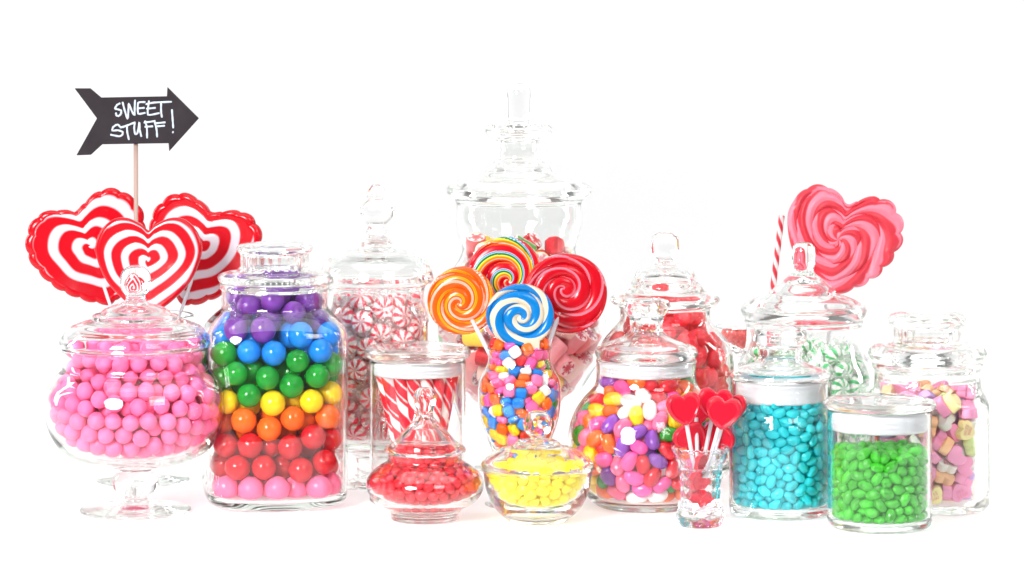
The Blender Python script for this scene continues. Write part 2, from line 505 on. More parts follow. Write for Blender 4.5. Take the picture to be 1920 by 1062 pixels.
def build_vessel(key):
    J = JARS[key]
    nm, label, cat, fs, ks = NAMES[key]
    yb, cx = J['yb'], J['cx']
    d = depth(yb)
    s = d / F
    base = Vector(((cx - 960) * s, d, 0.0006))
    r = root(nm, base, label, cat, 'glass sweet jars and dishes')
    rot = J.get('rot', 0)
    out, inn = full(J['out']), full(J['inn'])
    prof = chaikin(out + inn, 2)
    mat = CRYSTAL if key == 'crystal' else GLASS
    cut = crystal_cut if key == 'crystal' else None
    if cut:  # more rows for the cut pattern
        dense = [prof[0]]
        for a, b in zip(prof[:-1], prof[1:]):
            L = math.hypot(a[0] - b[0], a[1] - b[1])
            m = max(1, int(L / 1.6))
            for q in range(1, m + 1):
                dense.append(tuple(u + (v - u) * q / m for u, v in zip(a, b)))
        prof = dense
    n = len(prof)
    if fs:
        k = split_index(prof, fs, 3)
        link('foot', vessel_part(prof, 0, k, yb, s, key + '_foot', mat, rot), r)
        link('bowl', vessel_part(prof, k, n - 1, yb, s, key + '_bowl', mat, rot), r)
    else:
        link('jar_body', vessel_part(prof, 0, n - 1, yb, s, key + '_body', mat, rot, cut), r)
    if 'lid' in J:
        # the lid is listed from the knob down: turn it over so normals face out
        lp = chaikin(full(J['lid']), 2)
        k = None
        if ks:
            k = split_index(lp, ks, 2)
        lp = lp[::-1]
        m = len(lp)
        if ks:
            kk = m - 1 - k
            lid = link('lid', vessel_part(lp, 0, kk, yb, s, key + '_lid', mat, rot), r)
            link('knob', vessel_part(lp, kk, m - 1, yb, s, key + '_knob', mat, rot), lid)
        else:
            lid = link('lid', vessel_part(lp, 0, m - 1, yb, s, key + '_lid', mat, rot), r)
        if 'ring' in J:
            rr, y0, y1 = J['ring']
            h = (y1 - y0) / 4
            rp = [(rr - 7, y1 - 1), (rr - 2, y1)]
            for q in range(3, -1, -1):
                rp += [(rr, y0 + h * q + h * .75), (rr, y0 + h * q + h * .3), (rr - 1.3, y0 + h * q + .4)]
            rp += [(rr - 7, y0), (rr - 7, y1 - 1)]
            link('seal_ring', vessel_part(full(rp), 0, len(rp) - 1, yb, s, key + '_ring', SEAL), lid)
    INFO[key] = (base, s, yb, cx, d)
for key in JARS:
    build_vessel(key)


# settled places (x y z) and turns (x y z of the quaternion, percent) of the sweets, found with a rigid-body drop
SETTLED = {
 'pink': '''-36 -54 114 -119 20 135 30 -32 111 22 80 117 -84 -49 124 7 -116 133 11 125 143 68 -91 132 39 -1 110 56 26 114 -28 -23 110 -38 8 110
120 -29 139 -25 -117 134 92 -31 124 28 -92 124 71 -4 115 -39 92 125 34 107 131 -27 41 112 -70 85 130 -70 -1 115 72 56 121 -33 -88 123
24 27 110 -9 83 118 -58 32 115 26 -132 154 116 30 135 -2 -84 118 -125 -68 166 -15 112 131 -61 -72 123 101 -1 126 -5 -45 111 -127 -9 145
-89 24 122 -44 118 143 87 28 121 -101 -5 126 -9 -94 149 96 -87 148 141 -19 164 64 109 143 -55 -107 136 3 -14 109 47 -114 138 61 -35 115
6 53 112 41 54 115 84 86 135 102 59 133 111 -60 143 40 129 155 22 -62 114 -74 109 151 -55 -136 186 -24 -144 186 -131 41 158 -104 -92 161
-59 -31 115 -106 -65 140 124 53 155 -110 51 136 -138 -48 187 -48 -10 136 127 2 144 -51 63 117 53 -66 118 8 -145 183 4 142 169 -22 85 151
-102 108 198 -122 71 164 -100 101 167 54 82 124 -8 111 164 -22 -33 140 -93 25 153 119 24 166 -17 -3 132 38 -46 138 -18 -65 138 10 -31 136
-63 17 143 24 -99 154 42 18 141 -42 40 140 8 93 143 44 -76 147 14 6 132 84 40 151 -15 58 136 -81 55 124 -6 18 109 75 -112 155
-82 -90 138 -77 -22 139 13 -71 144 84 -63 127 -141 11 165 -111 -34 133 99 -4 157 90 107 161 -50 70 150 53 47 145 -38 -133 159 67 126 172
69 -83 167 68 -22 143 38 -14 139 29 -55 167 49 -30 168 -112 -15 172 -8 27 141 20 41 139 7 -80 174 -11 -12 162 -117 -89 190 94 -36 156
5 58 161 38 98 161 -76 -62 152 -2 -48 161 -69 -121 161 -43 -15 167 73 10 144 -34 13 154 70 -6 172 66 -53 152 39 -84 178 61 77 155
-27 55 166 -65 43 162 89 20 176 30 70 147 -51 -46 142 -148 9 196 18 -24 166 -144 -18 178 -99 80 144 -48 -78 151 10 87 174 39 0 168
-6 -130 159 110 -37 184 -48 98 167 -76 81 166 24 88 203 -30 117 186 133 -50 164 -131 -38 157 -112 17 177 108 81 156 10 12 163 57 -58 182
-15 -27 190 -34 -46 168 54 -17 197 -24 -76 172 -50 69 182 3 -53 192 100 49 176 33 44 170 -92 -113 182 -73 -90 168 -57 12 176 -58 130 169
17 -115 182 33 -41 196 -94 55 164 -68 -36 167 101 107 191 -6 3 189 -25 27 181 -83 -4 165 118 -6 183 -141 39 189 60 -100 196 78 -34 184
58 25 168 19 117 179 48 110 192 -27 137 162 47 -114 170 139 43 182 7 -30 213 -74 107 184 35 21 192 -44 -103 170 -58 -64 178 119 -78 168
-19 146 191 133 -64 193 43 72 181 -22 83 183 40 140 185 99 -104 174 74 -54 210 -66 -15 191 -33 -117 201 -122 -10 202 92 -62 175 144 11 180
-142 -32 215 -13 -106 178 89 -5 197 126 73 181 -14 -3 220 -54 39 192 -103 77 188 -94 -68 179 23 -10 194 6 33 186 -83 28 184 -49 140 198
69 54 176 -36 -2 196 20 -89 203 -98 -41 162 40 -141 186 -110 46 190 33 51 202 -27 110 219 -121 22 208 77 126 203 -93 1 197 83 44 203
48 -73 209 144 26 208 94 -113 205 -27 55 198 89 -28 219 4 64 196 -3 105 198 0 -121 207 -11 -83 200 -78 -87 200 115 40 203 -49 95 201
-85 115 224 -28 -55 198 13 13 214 66 17 198 -81 56 200 49 96 221 -76 -44 196 -108 -40 192 -31 -30 217 117 9 211 -43 -85 197 -76 -126 207
36 -116 208 143 -34 192 71 90 182 36 -16 223 -4 19 240 -33 25 212 -65 13 207 97 76 194 69 -4 222 -91 30 215 -98 -64 210 -95 -24 217
-54 67 214 117 -92 198 -101 -106 212 15 -105 230 -115 88 220 -29 -20 248 6 -66 221 -56 129 228 12 70 226 -16 80 215 -130 -68 211 74 -126 183
-63 -28 220 12 148 199 -19 -102 225 86 -82 199 130 68 212 -59 38 226 -132 68 198 73 27 228 80 96 213 -11 -44 237 64 69 204 -25 -70 226
24 119 211 33 -49 227 147 -6 207 105 -57 208 -5 40 216 49 -101 232 -142 1 226 44 16 222 -45 -47 240 -79 -110 235 -15 27 269 22 -145 212
17 -29 245 -3 -84 246 -77 -78 230 -59 96 231 134 -10 236 28 -78 241 -110 1 230 -115 -52 234 73 -80 228 -96 25 246 120 -22 210 -80 87 208
-137 46 220 44 66 229 -51 -102 223 137 -48 220 79 -112 233 111 93 218 -29 55 230 24 5 245 -78 -1 232 3 102 230 -28 142 222 23 39 230
-107 57 220 63 -131 213 28 90 245 -45 -2 226 100 64 224 -55 -61 214 7 139 229 50 137 215 61 -34 232 50 38 248 -77 -90 260 -57 7 255
-30 88 242 -3 50 247 -27 -95 263 -80 18 274 -89 86 238 -35 27 244 -1 82 254 69 118 233 35 -129 237 -83 54 240 116 -65 238 -16 124 245
-128 25 242 130 42 232 -2 4 289 105 -93 228 91 93 243 -2 -7 258 27 59 255 -83 -47 236 3 -134 236 16 30 263 -108 -83 233 -65 -24 252
55 -61 247 96 6 235 63 8 252 -49 -80 246 -21 -144 218 85 -53 239 66 -98 259 -128 -24 242 37 121 240 -11 -36 268 45 -18 255 73 59 240
-45 114 254 -26 83 273 28 4 277 -113 52 251 86 -20 250 -62 -10 281 113 -34 240 -118 0 261 78 38 264 -98 -65 258 -27 -126 244 -61 38 258
60 87 249 91 9 266 41 -78 270 92 -80 254 4 -112 259 -68 92 262 2 -57 289 -108 -39 273 -31 53 262 -3 61 277 52 25 277 124 17 250
56 61 268 12 114 258 -97 -21 249 11 -57 258 -67 -58 261 22 84 275 -23 24 300 100 37 242 -30 -2 274 -55 68 246 -50 -134 224 -24 -64 258
43 107 268 -111 -25 302 -94 -65 290 70 -12 276 36 -108 261 19 -113 288 58 -60 291 80 82 273 72 -44 267 4 15 318 -53 -110 253 80 -82 283
80 24 293 -94 -11 279 -42 -2 305 -30 55 294 38 -46 269 10 -85 275 -43 -37 271 53 85 290 -78 -38 283 56 4 301 102 66 256 109 36 272
-3 90 294 -111 30 274 -15 113 275 -19 -22 296 27 78 306 -57 64 277 16 -26 281 -48 104 284 -92 70 266 6 34 293 114 7 289 116 -11 263
-48 79 304 77 -34 297 35 27 304 104 -51 265 90 56 289 -53 -32 303 19 112 289 54 -101 288 -80 5 303 -45 -105 288 -114 7 296 -78 84 292
-72 -88 292 46 -26 293 -59 44 303 -29 -53 295 -46 -74 279 -26 112 306 -50 21 283 -87 46 287 30 -83 300 31 54 287 -19 74 316 23 -8 306
-14 -114 286 30 -51 303 98 -59 296 -18 -82 291 109 35 304 110 -30 288 61 48 297''',
 'rainbow': '''100 -59 40 43 60 36 -53 -99 40 -68 99 40 33 -74 36 -57 -52 36 -12 -1 36 32 14 36 70 98 40 -99 -30 39 70 -20 36 -100 65 40
102 13 40 -10 -56 36 -22 88 36 -59 42 36 74 -97 40 97 60 40 85 -92 86 23 102 40 -3 45 36 -57 -57 97 -91 86 81 -4 -102 40
102 -23 70 -14 102 81 -96 -79 41 15 67 74 -59 -5 36 -29 -102 80 -77 -96 80 100 65 86 -48 70 72 40 -102 74 26 -30 51 -100 18 39
-96 -79 119 -102 40 80 -32 -29 68 46 102 80 -102 -7 79 62 -55 67 -101 -54 80 -30 27 70 102 19 92 -100 63 121 56 -11 84 22 21 82
98 -70 125 -94 -30 120 -102 16 120 81 95 118 16 102 117 63 -100 134 -24 102 142 102 -24 117 10 -66 77 -54 101 106 7 -22 94 -23 66 112
66 30 64 -60 -6 99 -54 -101 121 -59 72 143 -17 -73 115 55 60 99 -18 16 114 48 102 151 -66 -100 167 -28 -29 124 91 -86 169 20 -102 116
54 -58 114 102 -41 161 -57 -60 144 -86 91 176 -62 41 105 101 55 132 -102 -8 161 -14 -2 161 -19 -102 151 -66 23 149 17 46 124 10 75 159
23 0 132 -9 -62 173 -102 48 166 15 -46 136 -101 -55 159 -23 43 153 27 -21 174 50 -64 161 -10 54 196 22 25 215 -57 -19 167 64 18 120
63 -22 142 25 -102 169 -56 57 187 57 56 147 63 13 173 -102 17 201 68 -34 193 -12 -102 198 -41 102 185 -102 -33 201 53 54 194 19 30 168
60 -100 200 102 11 148 -56 12 202 23 -102 230 -100 63 210 -53 -60 190 -71 98 222 90 87 165 59 101 196 -56 -101 213 100 -65 210 30 -64 203
20 69 230 -102 -8 241 66 -45 239 102 44 181 -93 83 260 -96 -79 199 25 -22 222 71 -98 246 -61 52 234 -19 -16 206 102 31 226 12 102 198
-101 -55 242 102 -3 193 -14 -61 220 100 -66 264 -102 38 250 102 -15 238 -21 22 232 -80 -96 253 -62 -28 224 23 -60 249 96 78 214 -23 102 229
61 48 240 66 100 243 77 -96 292 40 74 272 -76 -30 273 -47 -62 254 -102 7 286 -22 -102 245 -51 102 267 60 -52 285 22 32 261 100 66 259
34 -102 275 -61 10 254 2 102 268 64 4 220 -10 -102 290 -99 -69 287 -20 63 255 102 -24 286 102 21 272 26 100 309 -101 53 295 -55 -87 292
-25 -20 252 -10 -56 282 97 -60 316 78 96 288 -58 3 300 24 -52 315 -100 -30 314 60 35 287 65 -6 265 -79 94 304 40 -96 321 -20 19 279
99 55 305 -30 100 309 -29 -89 331 -78 -70 330 -56 48 280 -24 27 325 -47 -42 308 80 -25 342 19 23 307 -2 64 298 23 -16 348 99 10 318
13 30 353 -51 -50 372 -13 -46 343 19 -17 269 -91 21 329 -61 57 326 49 -13 309 -26 69 356 70 7 374 20 76 349 -10 -70 384 -8 -16 307
-24 -4 360 -66 -16 343 60 72 324 -59 27 363 5 58 389 57 26 333 50 50 373 29 14 396 30 -66 359 59 -38 382 -70 -10 389 5 -26 390''',
 'mint': '''63 47 174 -43 65 22 -79 12 261 51 49 41 50 -60 276 49 53 -34 -14 77 137 16 58 -77 78 6 158 63 55 45 -53 -60 188 -21 -68 66
46 65 113 -15 75 44 -7 -80 172 70 -1 -7 72 29 105 41 -35 -39 39 -69 169 60 46 -9 -46 -57 155 -27 -94 17 0 78 105 6 53 -84
59 -54 122 -11 71 -55 19 -78 135 -70 -6 12 41 36 104 -79 29 -27 -79 15 214 -13 -66 -1 -75 -22 193 -11 -76 9 78 -16 204 -72 12 68
69 -20 349 -25 -55 31 69 -40 166 33 67 -3 -79 11 163 39 59 32 -34 72 223 67 -32 51 -69 -39 112 55 36 75 71 -21 100 -17 -14 62
-58 55 132 -58 -40 14 -79 3 109 68 -37 -56 -37 59 103 5 35 -93 -34 -70 105 -11 -85 49 -8 77 175 -15 -85 -45 19 -72 101 15 -95 26
-72 -17 148 -82 41 -40 -56 29 100 3 -22 94 35 -44 136 -5 90 -40 -30 33 122 -3 -96 22 35 72 152 10 70 67 -52 -19 105 19 48 65
-43 -55 129 5 -97 11 11 57 120 -18 96 16 33 -40 104 -30 12 55 -4 32 97 -8 100 2 -12 -44 99 -22 6 -1 32 1 97 -9 0 99
-9 -66 129 -82 -6 38 68 30 134 59 74 29 68 -16 125 -31 -28 17 -18 -5 98 11 6 -23 -61 52 179 54 -48 -69 4 -27 115 35 -92 13
15 17 116 7 -8 33 49 -62 322 64 12 38 -32 56 152 -77 50 38 -58 13 124 -21 -89 23 4 -58 163 8 -69 72 -60 11 181 67 -48 -49
34 71 192 -12 81 40 -38 -22 132 -44 -22 -85 42 34 142 -25 -34 79 4 47 140 17 7 -86 -59 46 220 -29 -76 3 59 -8 166 15 -61 -6
40 -7 126 81 44 8 73 20 193 -82 -16 -53 -60 -13 220 1 31 11 47 -64 208 43 -58 69 -12 4 132 -76 -49 -30 26 6 146 36 84 19
-56 -56 320 -34 68 19 -14 41 162 4 33 -85 -36 -37 168 92 4 -19 -48 17 149 -1 28 -47 -3 -31 139 39 -91 14 38 -37 165 -39 21 80
-30 0 158 -79 51 35 -34 50 190 71 4 48 -33 -73 225 -48 -47 -68 4 -22 160 -23 -14 -66 54 -29 204 -81 19 -56 -60 -47 223 38 -75 28
30 40 165 -13 -17 87 8 -73 199 37 -84 37 -7 80 260 12 -69 70 -40 -19 187 12 -95 13 -18 -48 196 -40 26 24 74 29 286 -68 -33 65
1 72 203 -68 58 25 71 -36 247 60 -41 -68 -57 55 320 69 30 29 34 1 177 -11 -26 51 -1 8 169 87 43 -25 -13 -77 264 62 48 -42
62 50 227 -22 71 24 79 10 242 39 -60 -32 -34 -44 234 -60 -51 61 -38 17 196 -90 10 36 35 42 196 -6 -54 80 -16 -19 201 -34 10 -45
59 52 322 77 0 -47 1 -63 223 64 74 -20 15 -71 338 61 -38 56 1 33 184 -22 -96 7 30 71 233 32 -46 45 58 14 211 -53 67 -9
-77 -21 311 -26 -64 43 -4 56 219 -65 -64 -33 21 73 326 25 -67 66 51 61 274 28 -59 28 -70 16 341 -34 48 -59 21 -39 192 50 81 -28
-35 32 224 22 19 62 -4 15 207 -3 -9 -98 -55 58 262 -71 -21 33 20 -8 197 88 -40 22 -18 -15 226 -48 -86 11 53 -6 233 22 -18 -66
30 37 225 50 -1 -65 -16 78 315 59 46 -29 24 -76 255 -59 34 55 36 -47 228 -32 26 84 -15 51 246 39 19 -40 20 -16 227 -38 -9 73
-73 -32 262 -66 -9 -72 10 -53 250 -48 -20 -13 -54 -7 244 78 -56 -1 72 -35 298 -70 26 66 -74 25 295 35 44 36 8 16 232 -17 9 98
10 -72 292 -35 30 66 -48 -63 270 64 44 -60 -40 27 251 15 -28 95 55 23 255 57 77 12 -19 -6 250 18 6 97 49 -32 261 -50 22 83
22 48 257 23 -3 -64 -60 -4 275 -41 11 -82 -45 -33 276 -78 10 48 44 21 275 -54 79 -16 35 -47 304 64 27 13 21 -14 255 5 -7 -82
-32 63 284 29 -22 89 -57 0 305 65 -53 -40 72 -5 285 46 34 -74 -17 -48 265 59 -72 31 -23 -76 313 43 51 -68 -4 29 264 22 -27 75
14 71 286 43 -11 27 -40 23 278 86 -40 -30 6 -38 280 10 40 90 41 -15 287 34 7 -92 -12 55 305 -2 60 -77 27 49 294 46 -20 37
-24 -53 302 8 62 77 -25 -17 295 -29 -5 -64 0 -1 272 5 3 -98 -25 -63 354 38 -9 -12 45 26 307 40 3 -57 -10 23 291 -100 -5 8
15 -15 297 35 91 10 -42 35 324 -40 -73 -14 -59 -24 352 -12 90 -8 52 -13 322 -78 -56 26 2 -50 336 -57 46 48 10 23 311 -8 -3 76
-41 0 323 -90 -9 42 9 -22 318 12 3 -98 72 12 327 32 32 82 12 50 333 73 16 -14 -39 -37 329 6 55 72 -11 -12 334 -28 -7 60
-26 61 353 -17 -2 17 38 -1 347 -41 -25 -9 -23 27 336 -82 21 51 38 -36 345 -25 -19 94 -9 19 355 -24 41 -82 31 26 339 86 15 14''',
 'reddish': '''24 74 44 48 -22 -8 -45 -38 33 -4 11 35 -54 78 60 -65 -48 7 -94 1 58 -72 -32 52 -4 -94 58 -13 -64 -75 -12 84 47 -53 -72 -29
-15 42 32 0 100 2 -63 -36 40 55 -82 -8 41 44 33 -2 -30 89 18 6 31 -97 18 5 -93 21 63 -45 -59 20 47 -84 69 -34 46 -82
63 -40 41 6 -17 -58 90 22 56 -30 -18 93 -72 -61 64 60 -13 75 -29 -25 32 99 -2 -11 47 -11 32 -94 -32 -11 -58 30 36 1 -2 -90
34 -50 34 67 -61 10 87 1 50 29 -25 -79 9 96 68 78 -23 24 -11 -36 32 0 9 -24 -46 -57 40 78 53 -31 7 82 84 72 -45 34
-29 10 32 -22 97 10 17 -90 56 -10 -43 -88 62 23 36 -19 -16 74 83 -49 67 52 25 34 78 -9 84 -80 14 -52 -24 -86 53 -32 -73 59
57 -71 76 28 -73 61 -83 -48 64 24 -75 41 74 50 53 30 -33 -33 23 24 32 3 8 -8 38 89 67 0 -64 70 46 -36 33 -6 6 47
-28 -91 70 4 67 74 -73 -5 40 94 4 -34 -68 43 44 -82 -51 19 77 53 71 -83 12 41 -60 64 80 -60 -12 44 -40 -8 32 -84 -52 13
-8 -89 77 33 63 -62 60 43 41 18 35 -90 9 -94 72 -1 52 -83 22 89 56 -63 -54 -56 -60 -73 68 26 -3 87 91 -17 76 38 43 54
-28 89 58 44 -19 50 -77 52 58 -39 -1 -90 -47 69 46 -30 90 30 43 25 34 -37 85 19 -94 -15 68 -65 39 62 -88 -30 76 41 -2 -79
18 -60 34 -15 -28 -78 41 -67 44 -31 95 4 68 66 62 18 89 26 -20 -6 31 98 16 -12 -28 74 45 -5 -48 84 87 5 80 94 -24 -14
-57 -68 52 -34 28 -20 75 -46 53 -40 32 -79 -2 7 31 5 -26 -85 88 -32 60 47 -16 48 -27 88 75 -18 6 9 -58 -16 33 6 17 50
-44 -80 77 -30 -42 84 58 61 47 -10 -33 76 29 -12 33 -23 -42 66 22 -76 44 -24 -12 14 91 22 74 -39 34 -40 45 -48 46 -95 -19 26
20 84 73 -39 -40 13 -86 39 70 54 78 -8 96 -1 66 60 69 30 61 -59 48 19 -6 -98 -12 62 35 0 20 -86 -41 24 33 30 4 43
-83 14 47 87 -33 -36 -68 67 65 34 42 -48 -51 50 39 19 14 51 -88 -30 57 -38 -65 46 -16 -74 42 -3 -21 -29 -11 95 65 -56 58 26
57 -35 54 -18 -13 63 73 -7 40 -13 -22 69 26 -32 32 1 99 -2 -29 -47 33 -91 -41 -6 -46 78 77 13 3 -99 6 -29 32 -5 -11 -67
87 39 64 46 34 -75 21 43 32 -98 -17 8 60 -22 37 -80 -42 -38 -32 58 37 16 7 -22 -83 34 54 61 -47 -59 42 77 51 4 -44 83
-52 7 32 -57 82 7 -37 -73 46 85 17 -19 -65 -52 48 -64 33 20 39 61 40 -93 -13 -26 -10 84 79 61 -34 -71 -92 4 75 65 68 -5
36 -83 54 -52 67 -51 2 -82 47 -9 -90 -42 78 -28 45 -11 -30 19 -79 -2 87 6 -4 55 -51 -43 50 35 21 92 62 44 61 -64 74 4
-14 -56 34 -33 80 -41 -19 77 63 46 12 45 55 78 66 54 32 -76 -76 53 76 11 -52 -48 -12 22 32 -20 16 76 59 5 35 56 -23 29
31 36 43 -70 69 14 -25 -80 83 -84 25 4 28 -91 70 52 -8 64 5 72 40 18 4 -51 0 -67 37 -63 -71 31 75 32 46 2 25 -97
28 -58 50 -6 -26 11 -66 12 40 -3 -37 -20 20 59 38 -31 36 67 -59 55 55 44 53 24 76 14 43 -34 84 -17 69 -62 63 -27 35 -61
5 88 52 -29 -88 -19 -70 -38 56 27 77 -56 -66 -18 50 22 -32 79 56 29 50 11 -21 -46 -44 -84 59 -58 23 -22 -37 76 63 0 -52 35
-86 20 80 -18 -15 -35 80 12 64 -78 -19 -50 43 -24 43 -4 -15 19 48 64 61 6 96 21 -53 37 51 -4 21 -94 9 -10 31 -15 -24 95
-84 -13 52 24 -46 1 53 -54 61 -86 48 -18 39 6 32 -33 94 3 4 52 32 60 -79 4 6 -79 66 46 22 39 70 -57 79 57 -76 -27
55 -73 57 -87 -9 -42 -46 -25 43 -28 7 46 79 -5 66 1 87 6 68 -16 54 -8 1 42 -58 -3 46 36 -17 90 -28 -57 46 -23 -97 7
-69 23 52 -12 -21 -59 60 64 76 22 -17 2 24 -23 46 62 74 10 -40 5 45 36 7 55 77 36 78 16 -25 69 46 48 50 4 -29 16
-73 -40 75 0 37 41 56 -5 48 26 -36 72 3 32 31 9 -3 99 -35 42 36 -68 -38 -37 13 72 56 -86 5 -22 -12 -78 60 -27 47 63
-34 -39 48 -68 -21 71 4 -48 35 -50 -19 -83 -74 3 56 70 -66 -24 8 20 42 7 -12 50 24 -76 62 68 -30 49 -8 69 51 24 -83 -50
40 -66 63 38 52 -62 75 -22 69 38 17 -82 38 -4 46 -10 13 -55 -8 -72 76 -9 -23 -96 -74 -23 65 -4 20 -15 -31 -75 67 -85 3 -19
-69 38 62 -49 29 -82 -17 -44 48 -40 -52 -66 14 42 48 14 24 -84 48 12 47 38 -59 -36 18 -42 42 -8 -29 77 72 27 61 38 -83 -41
5 58 50 19 43 -38 31 58 53 -26 -24 81 -48 62 67 59 68 -21 -17 4 43 -18 17 48 -70 16 92 -21 8 -69 -9 -18 33 -82 2 26
-57 9 61 55 -48 29 89 -16 57 43 59 -61 -50 20 48 -77 12 19 -43 -60 57 85 -48 -4 51 -56 78 -17 -32 -83 -2 -36 46 74 -49 8
-10 18 50 -50 15 -1 -24 28 41 22 -35 -74 -58 -50 66 -19 39 -40 1 80 66 0 -17 18 18 56 62 -37 90 11 48 -18 58 -8 26 30
-42 52 52 81 -28 -42 -29 -13 44 -97 -10 -4 37 -33 55 -98 13 4 -27 61 53 -36 -81 -46 -78 -5 71 -12 -3 -81 64 10 54 -74 5 -54
18 -6 46 -9 -49 -86 11 -67 53 -74 -33 -21 6 -20 44 -16 -12 -43 67 -42 68 -25 -14 39 30 72 65 -34 -5 -86 -11 50 48 -89 4 46
19 -33 59 -61 64 -20 41 32 57 71 61 35 -4 34 46 -30 2 96 -35 33 52 8 -16 -86 62 -7 66 9 -35 -41 -19 -28 46 -2 86 -47
18 -80 81 51 -53 32 -7 -58 50 98 8 4 -76 20 67 1 89 -2 47 48 69 46 -20 -83 -29 63 72 6 -99 -12 30 14 43 12 2 -83
80 -36 79 -42 14 12 -53 44 67 23 -89 -28 -9 62 68 55 47 68 1 2 46 -59 -70 12 -21 -64 61 24 61 -72 29 -14 59 -1 -18 -92
-56 -28 60 -58 0 -78 -39 14 60 86 44 -24 -47 -63 73 -74 18 -4 -33 -22 57 70 -55 -39 1 -59 65 -40 90 -12 -1 46 61 -4 59 -68
-57 25 64 -19 -34 -89 22 29 54 -4 93 31 50 -39 69 -14 -45 -13 27 74 85 -27 86 44 58 -23 72 47 -22 -28 8 67 74 6 26 -86
-10 -13 51 -38 -24 -71 11 -51 53 38 18 -78 4 22 58 52 -75 -28 -43 64 86 39 39 -10 17 11 53 15 -20 33 -46 -12 54 22 37 31
-31 -1 57 -19 -5 -88 -31 -51 64 -36 -48 -71 -72 -21 80 -59 -79 4 -32 47 63 12 -93 -22 33 -46 64 -8 -37 84 67 8 74 54 78 -25
35 -29 71 92 1 11 12 38 67 26 15 25 -16 49 72 51 11 -33 21 -59 66 -27 15 -4 -20 -14 66 -14 -11 78 -40 -66 88 -95 28 9
30 44 65 85 19 48 4 -40 66 77 -37 50 8 -16 60 -6 66 74 35 15 60 0 -39 78 70 -24 88 -71 -5 -68 25 55 78 39 -89 -21
0 -76 90 -95 4 10 -43 -38 64 48 28 62 53 18 64 -37 -36 37 -17 36 57 51 -7 -63 45 -1 62 38 -6 -92 -13 -48 65 3 30 27
-72 32 81 82 -46 -18 -66 7 78 20 10 84 -45 -4 69 -4 5 61 35 -76 80 -29 -45 -58 11 -27 75 81 -14 -18 41 -12 74 49 69 46
-26 75 85 7 -91 -41 58 35 74 -90 36 23 25 1 65 97 5 4 -65 -58 80 -1 1 -62 41 29 72 -90 43 -6 38 -43 82 6 65 73
11 -65 79 0 98 -13 -13 2 60 -16 -13 80 5 2 62 24 -2 69 -7 -28 65 -50 79 -34 19 19 68 -2 10 82 43 76 77 41 11 -72
-8 68 85 -20 20 -96 -62 -9 64 -42 24 -60 -48 11 77 -23 -16 -80 -25 -35 66 1 43 -18 -40 32 68 17 -31 88 -61 45 84 92 26 -25
31 -59 79 -94 25 7 -22 20 64 0 6 89 76 19 84 -77 0 58 -9 30 70 15 2 79 -11 9 74 3 10 84 57 17 82 -34 1 80
-3 -11 72 -28 -13 79 -54 28 81 40 6 55 -6 -56 80 -43 20 59 -38 -20 75 7 56 -76 -55 -35 77 -23 96 -10 63 -41 86 -28 -41 14
25 33 78 5 -27 -59 -29 4 71 17 13 90 27 -28 85 6 2 31 -26 -61 78 -94 4 -13 43 61 83 -74 -54 -18 23 -15 74 -98 16 -11
-54 -17 81 42 79 -19 -41 48 78 0 -1 -99 40 10 74 -97 -6 -6 62 50 84 9 69 -71 -18 -27 79 -34 8 -16 48 -29 84 -4 -10 -58
12 -14 87 32 -23 -33 18 -44 76 -77 -31 32 -26 62 94 45 30 -38 -32 20 79 -12 -52 -84 -20 -45 81 -30 -17 -42 -58 -1 89 -67 -67 4
-50 47 94 -27 27 -77 -25 37 80 5 37 -90 12 1 76 88 47 12 59 -9 82 -21 18 91 -1 -39 81 -31 12 94 2 35 83 5 -74 63
4 51 78 -86 3 -7 -67 -36 89 4 0 72 38 42 84 -26 37 11 9 -54 91 42 86 -28 43 24 87 88 43 11 28 -3 84 -26 16 29
26 -67 92 -9 -100 0 -42 -48 79 -15 33 92 49 -52 94 -7 9 -88 58 -28 98 51 78 22 -40 31 92 -13 -94 -28 -30 46 93 24 95 -16
10 5 92 -18 9 -38 66 33 89 -20 -36 50 -13 24 84 5 2 99 -36 -33 84 12 -4 97 -5 -2 86 -18 -2 -95 25 15 84 0 92 28
-67 -17 95 5 19 86 46 5 89 -3 -29 92 -21 -10 81 -14 8 0 -57 7 105 -30 -88 34 4 18 78 -46 38 69 -12 49 88 82 -52 -24
6 -40 99 -24 27 29 19 43 89 32 -23 -91 -2 -22 88 23 89 17 15 12 107 -12 82 -56 -23 7 87 6 -14 -98 11 23 94 -20 -24 -92
-19 -68 92 13 -96 9 69 3 92 -17 45 88 -9 -46 95 21 24 71 24 -45 92 18 -6 -58 39 -34 96 -1 -1 91 -60 31 97 -24 -35 80
10 64 89 -87 41 23 29 28 96 51 -83 1 -19 52 105 -7 -98 0 62 17 98 -36 93 7 -3 -63 102 -93 -33 -16 -46 14 92 82 -34 0
3 -8 100 10 27 -96 26 -17 98 59 -80 3 -12 33 97 -55 -9 -4 45 51 96 -86 10 42 -18 -20 94 -79 -58 8 -52 -30 96 78 -30 -55
-40 -4 84 -90 -20 29 -51 -10 100 7 18 31 -7 14 96 -68 -64 -18 9 -24 104 -93 -7 -15 24 -36 106 8 -20 -94 -26 -37 98 -6 96 19
-54 17 118 45 -48 -36 20 -55 106 -26 84 -46 43 -12 92 -93 27 -2 15 36 104 -75 -65 11 -28 19 97 -12 -13 -88 22 -6 109 -26 -12 -27
-41 41 107 -70 -13 45 -34 -2 98 22 12 86 29 60 94 97 18 12 -53 -49 91 -94 -33 -4 54 35 99 11 -38 -43 4 47 95 -12 4 -68
-2 42 110 -91 34 -21 30 5 98 -11 -2 99 8 -34 116 23 9 -52 -28 34 106 72 28 31 31 -46 119 -85 42 6 1 24 110 -44 -5 -42
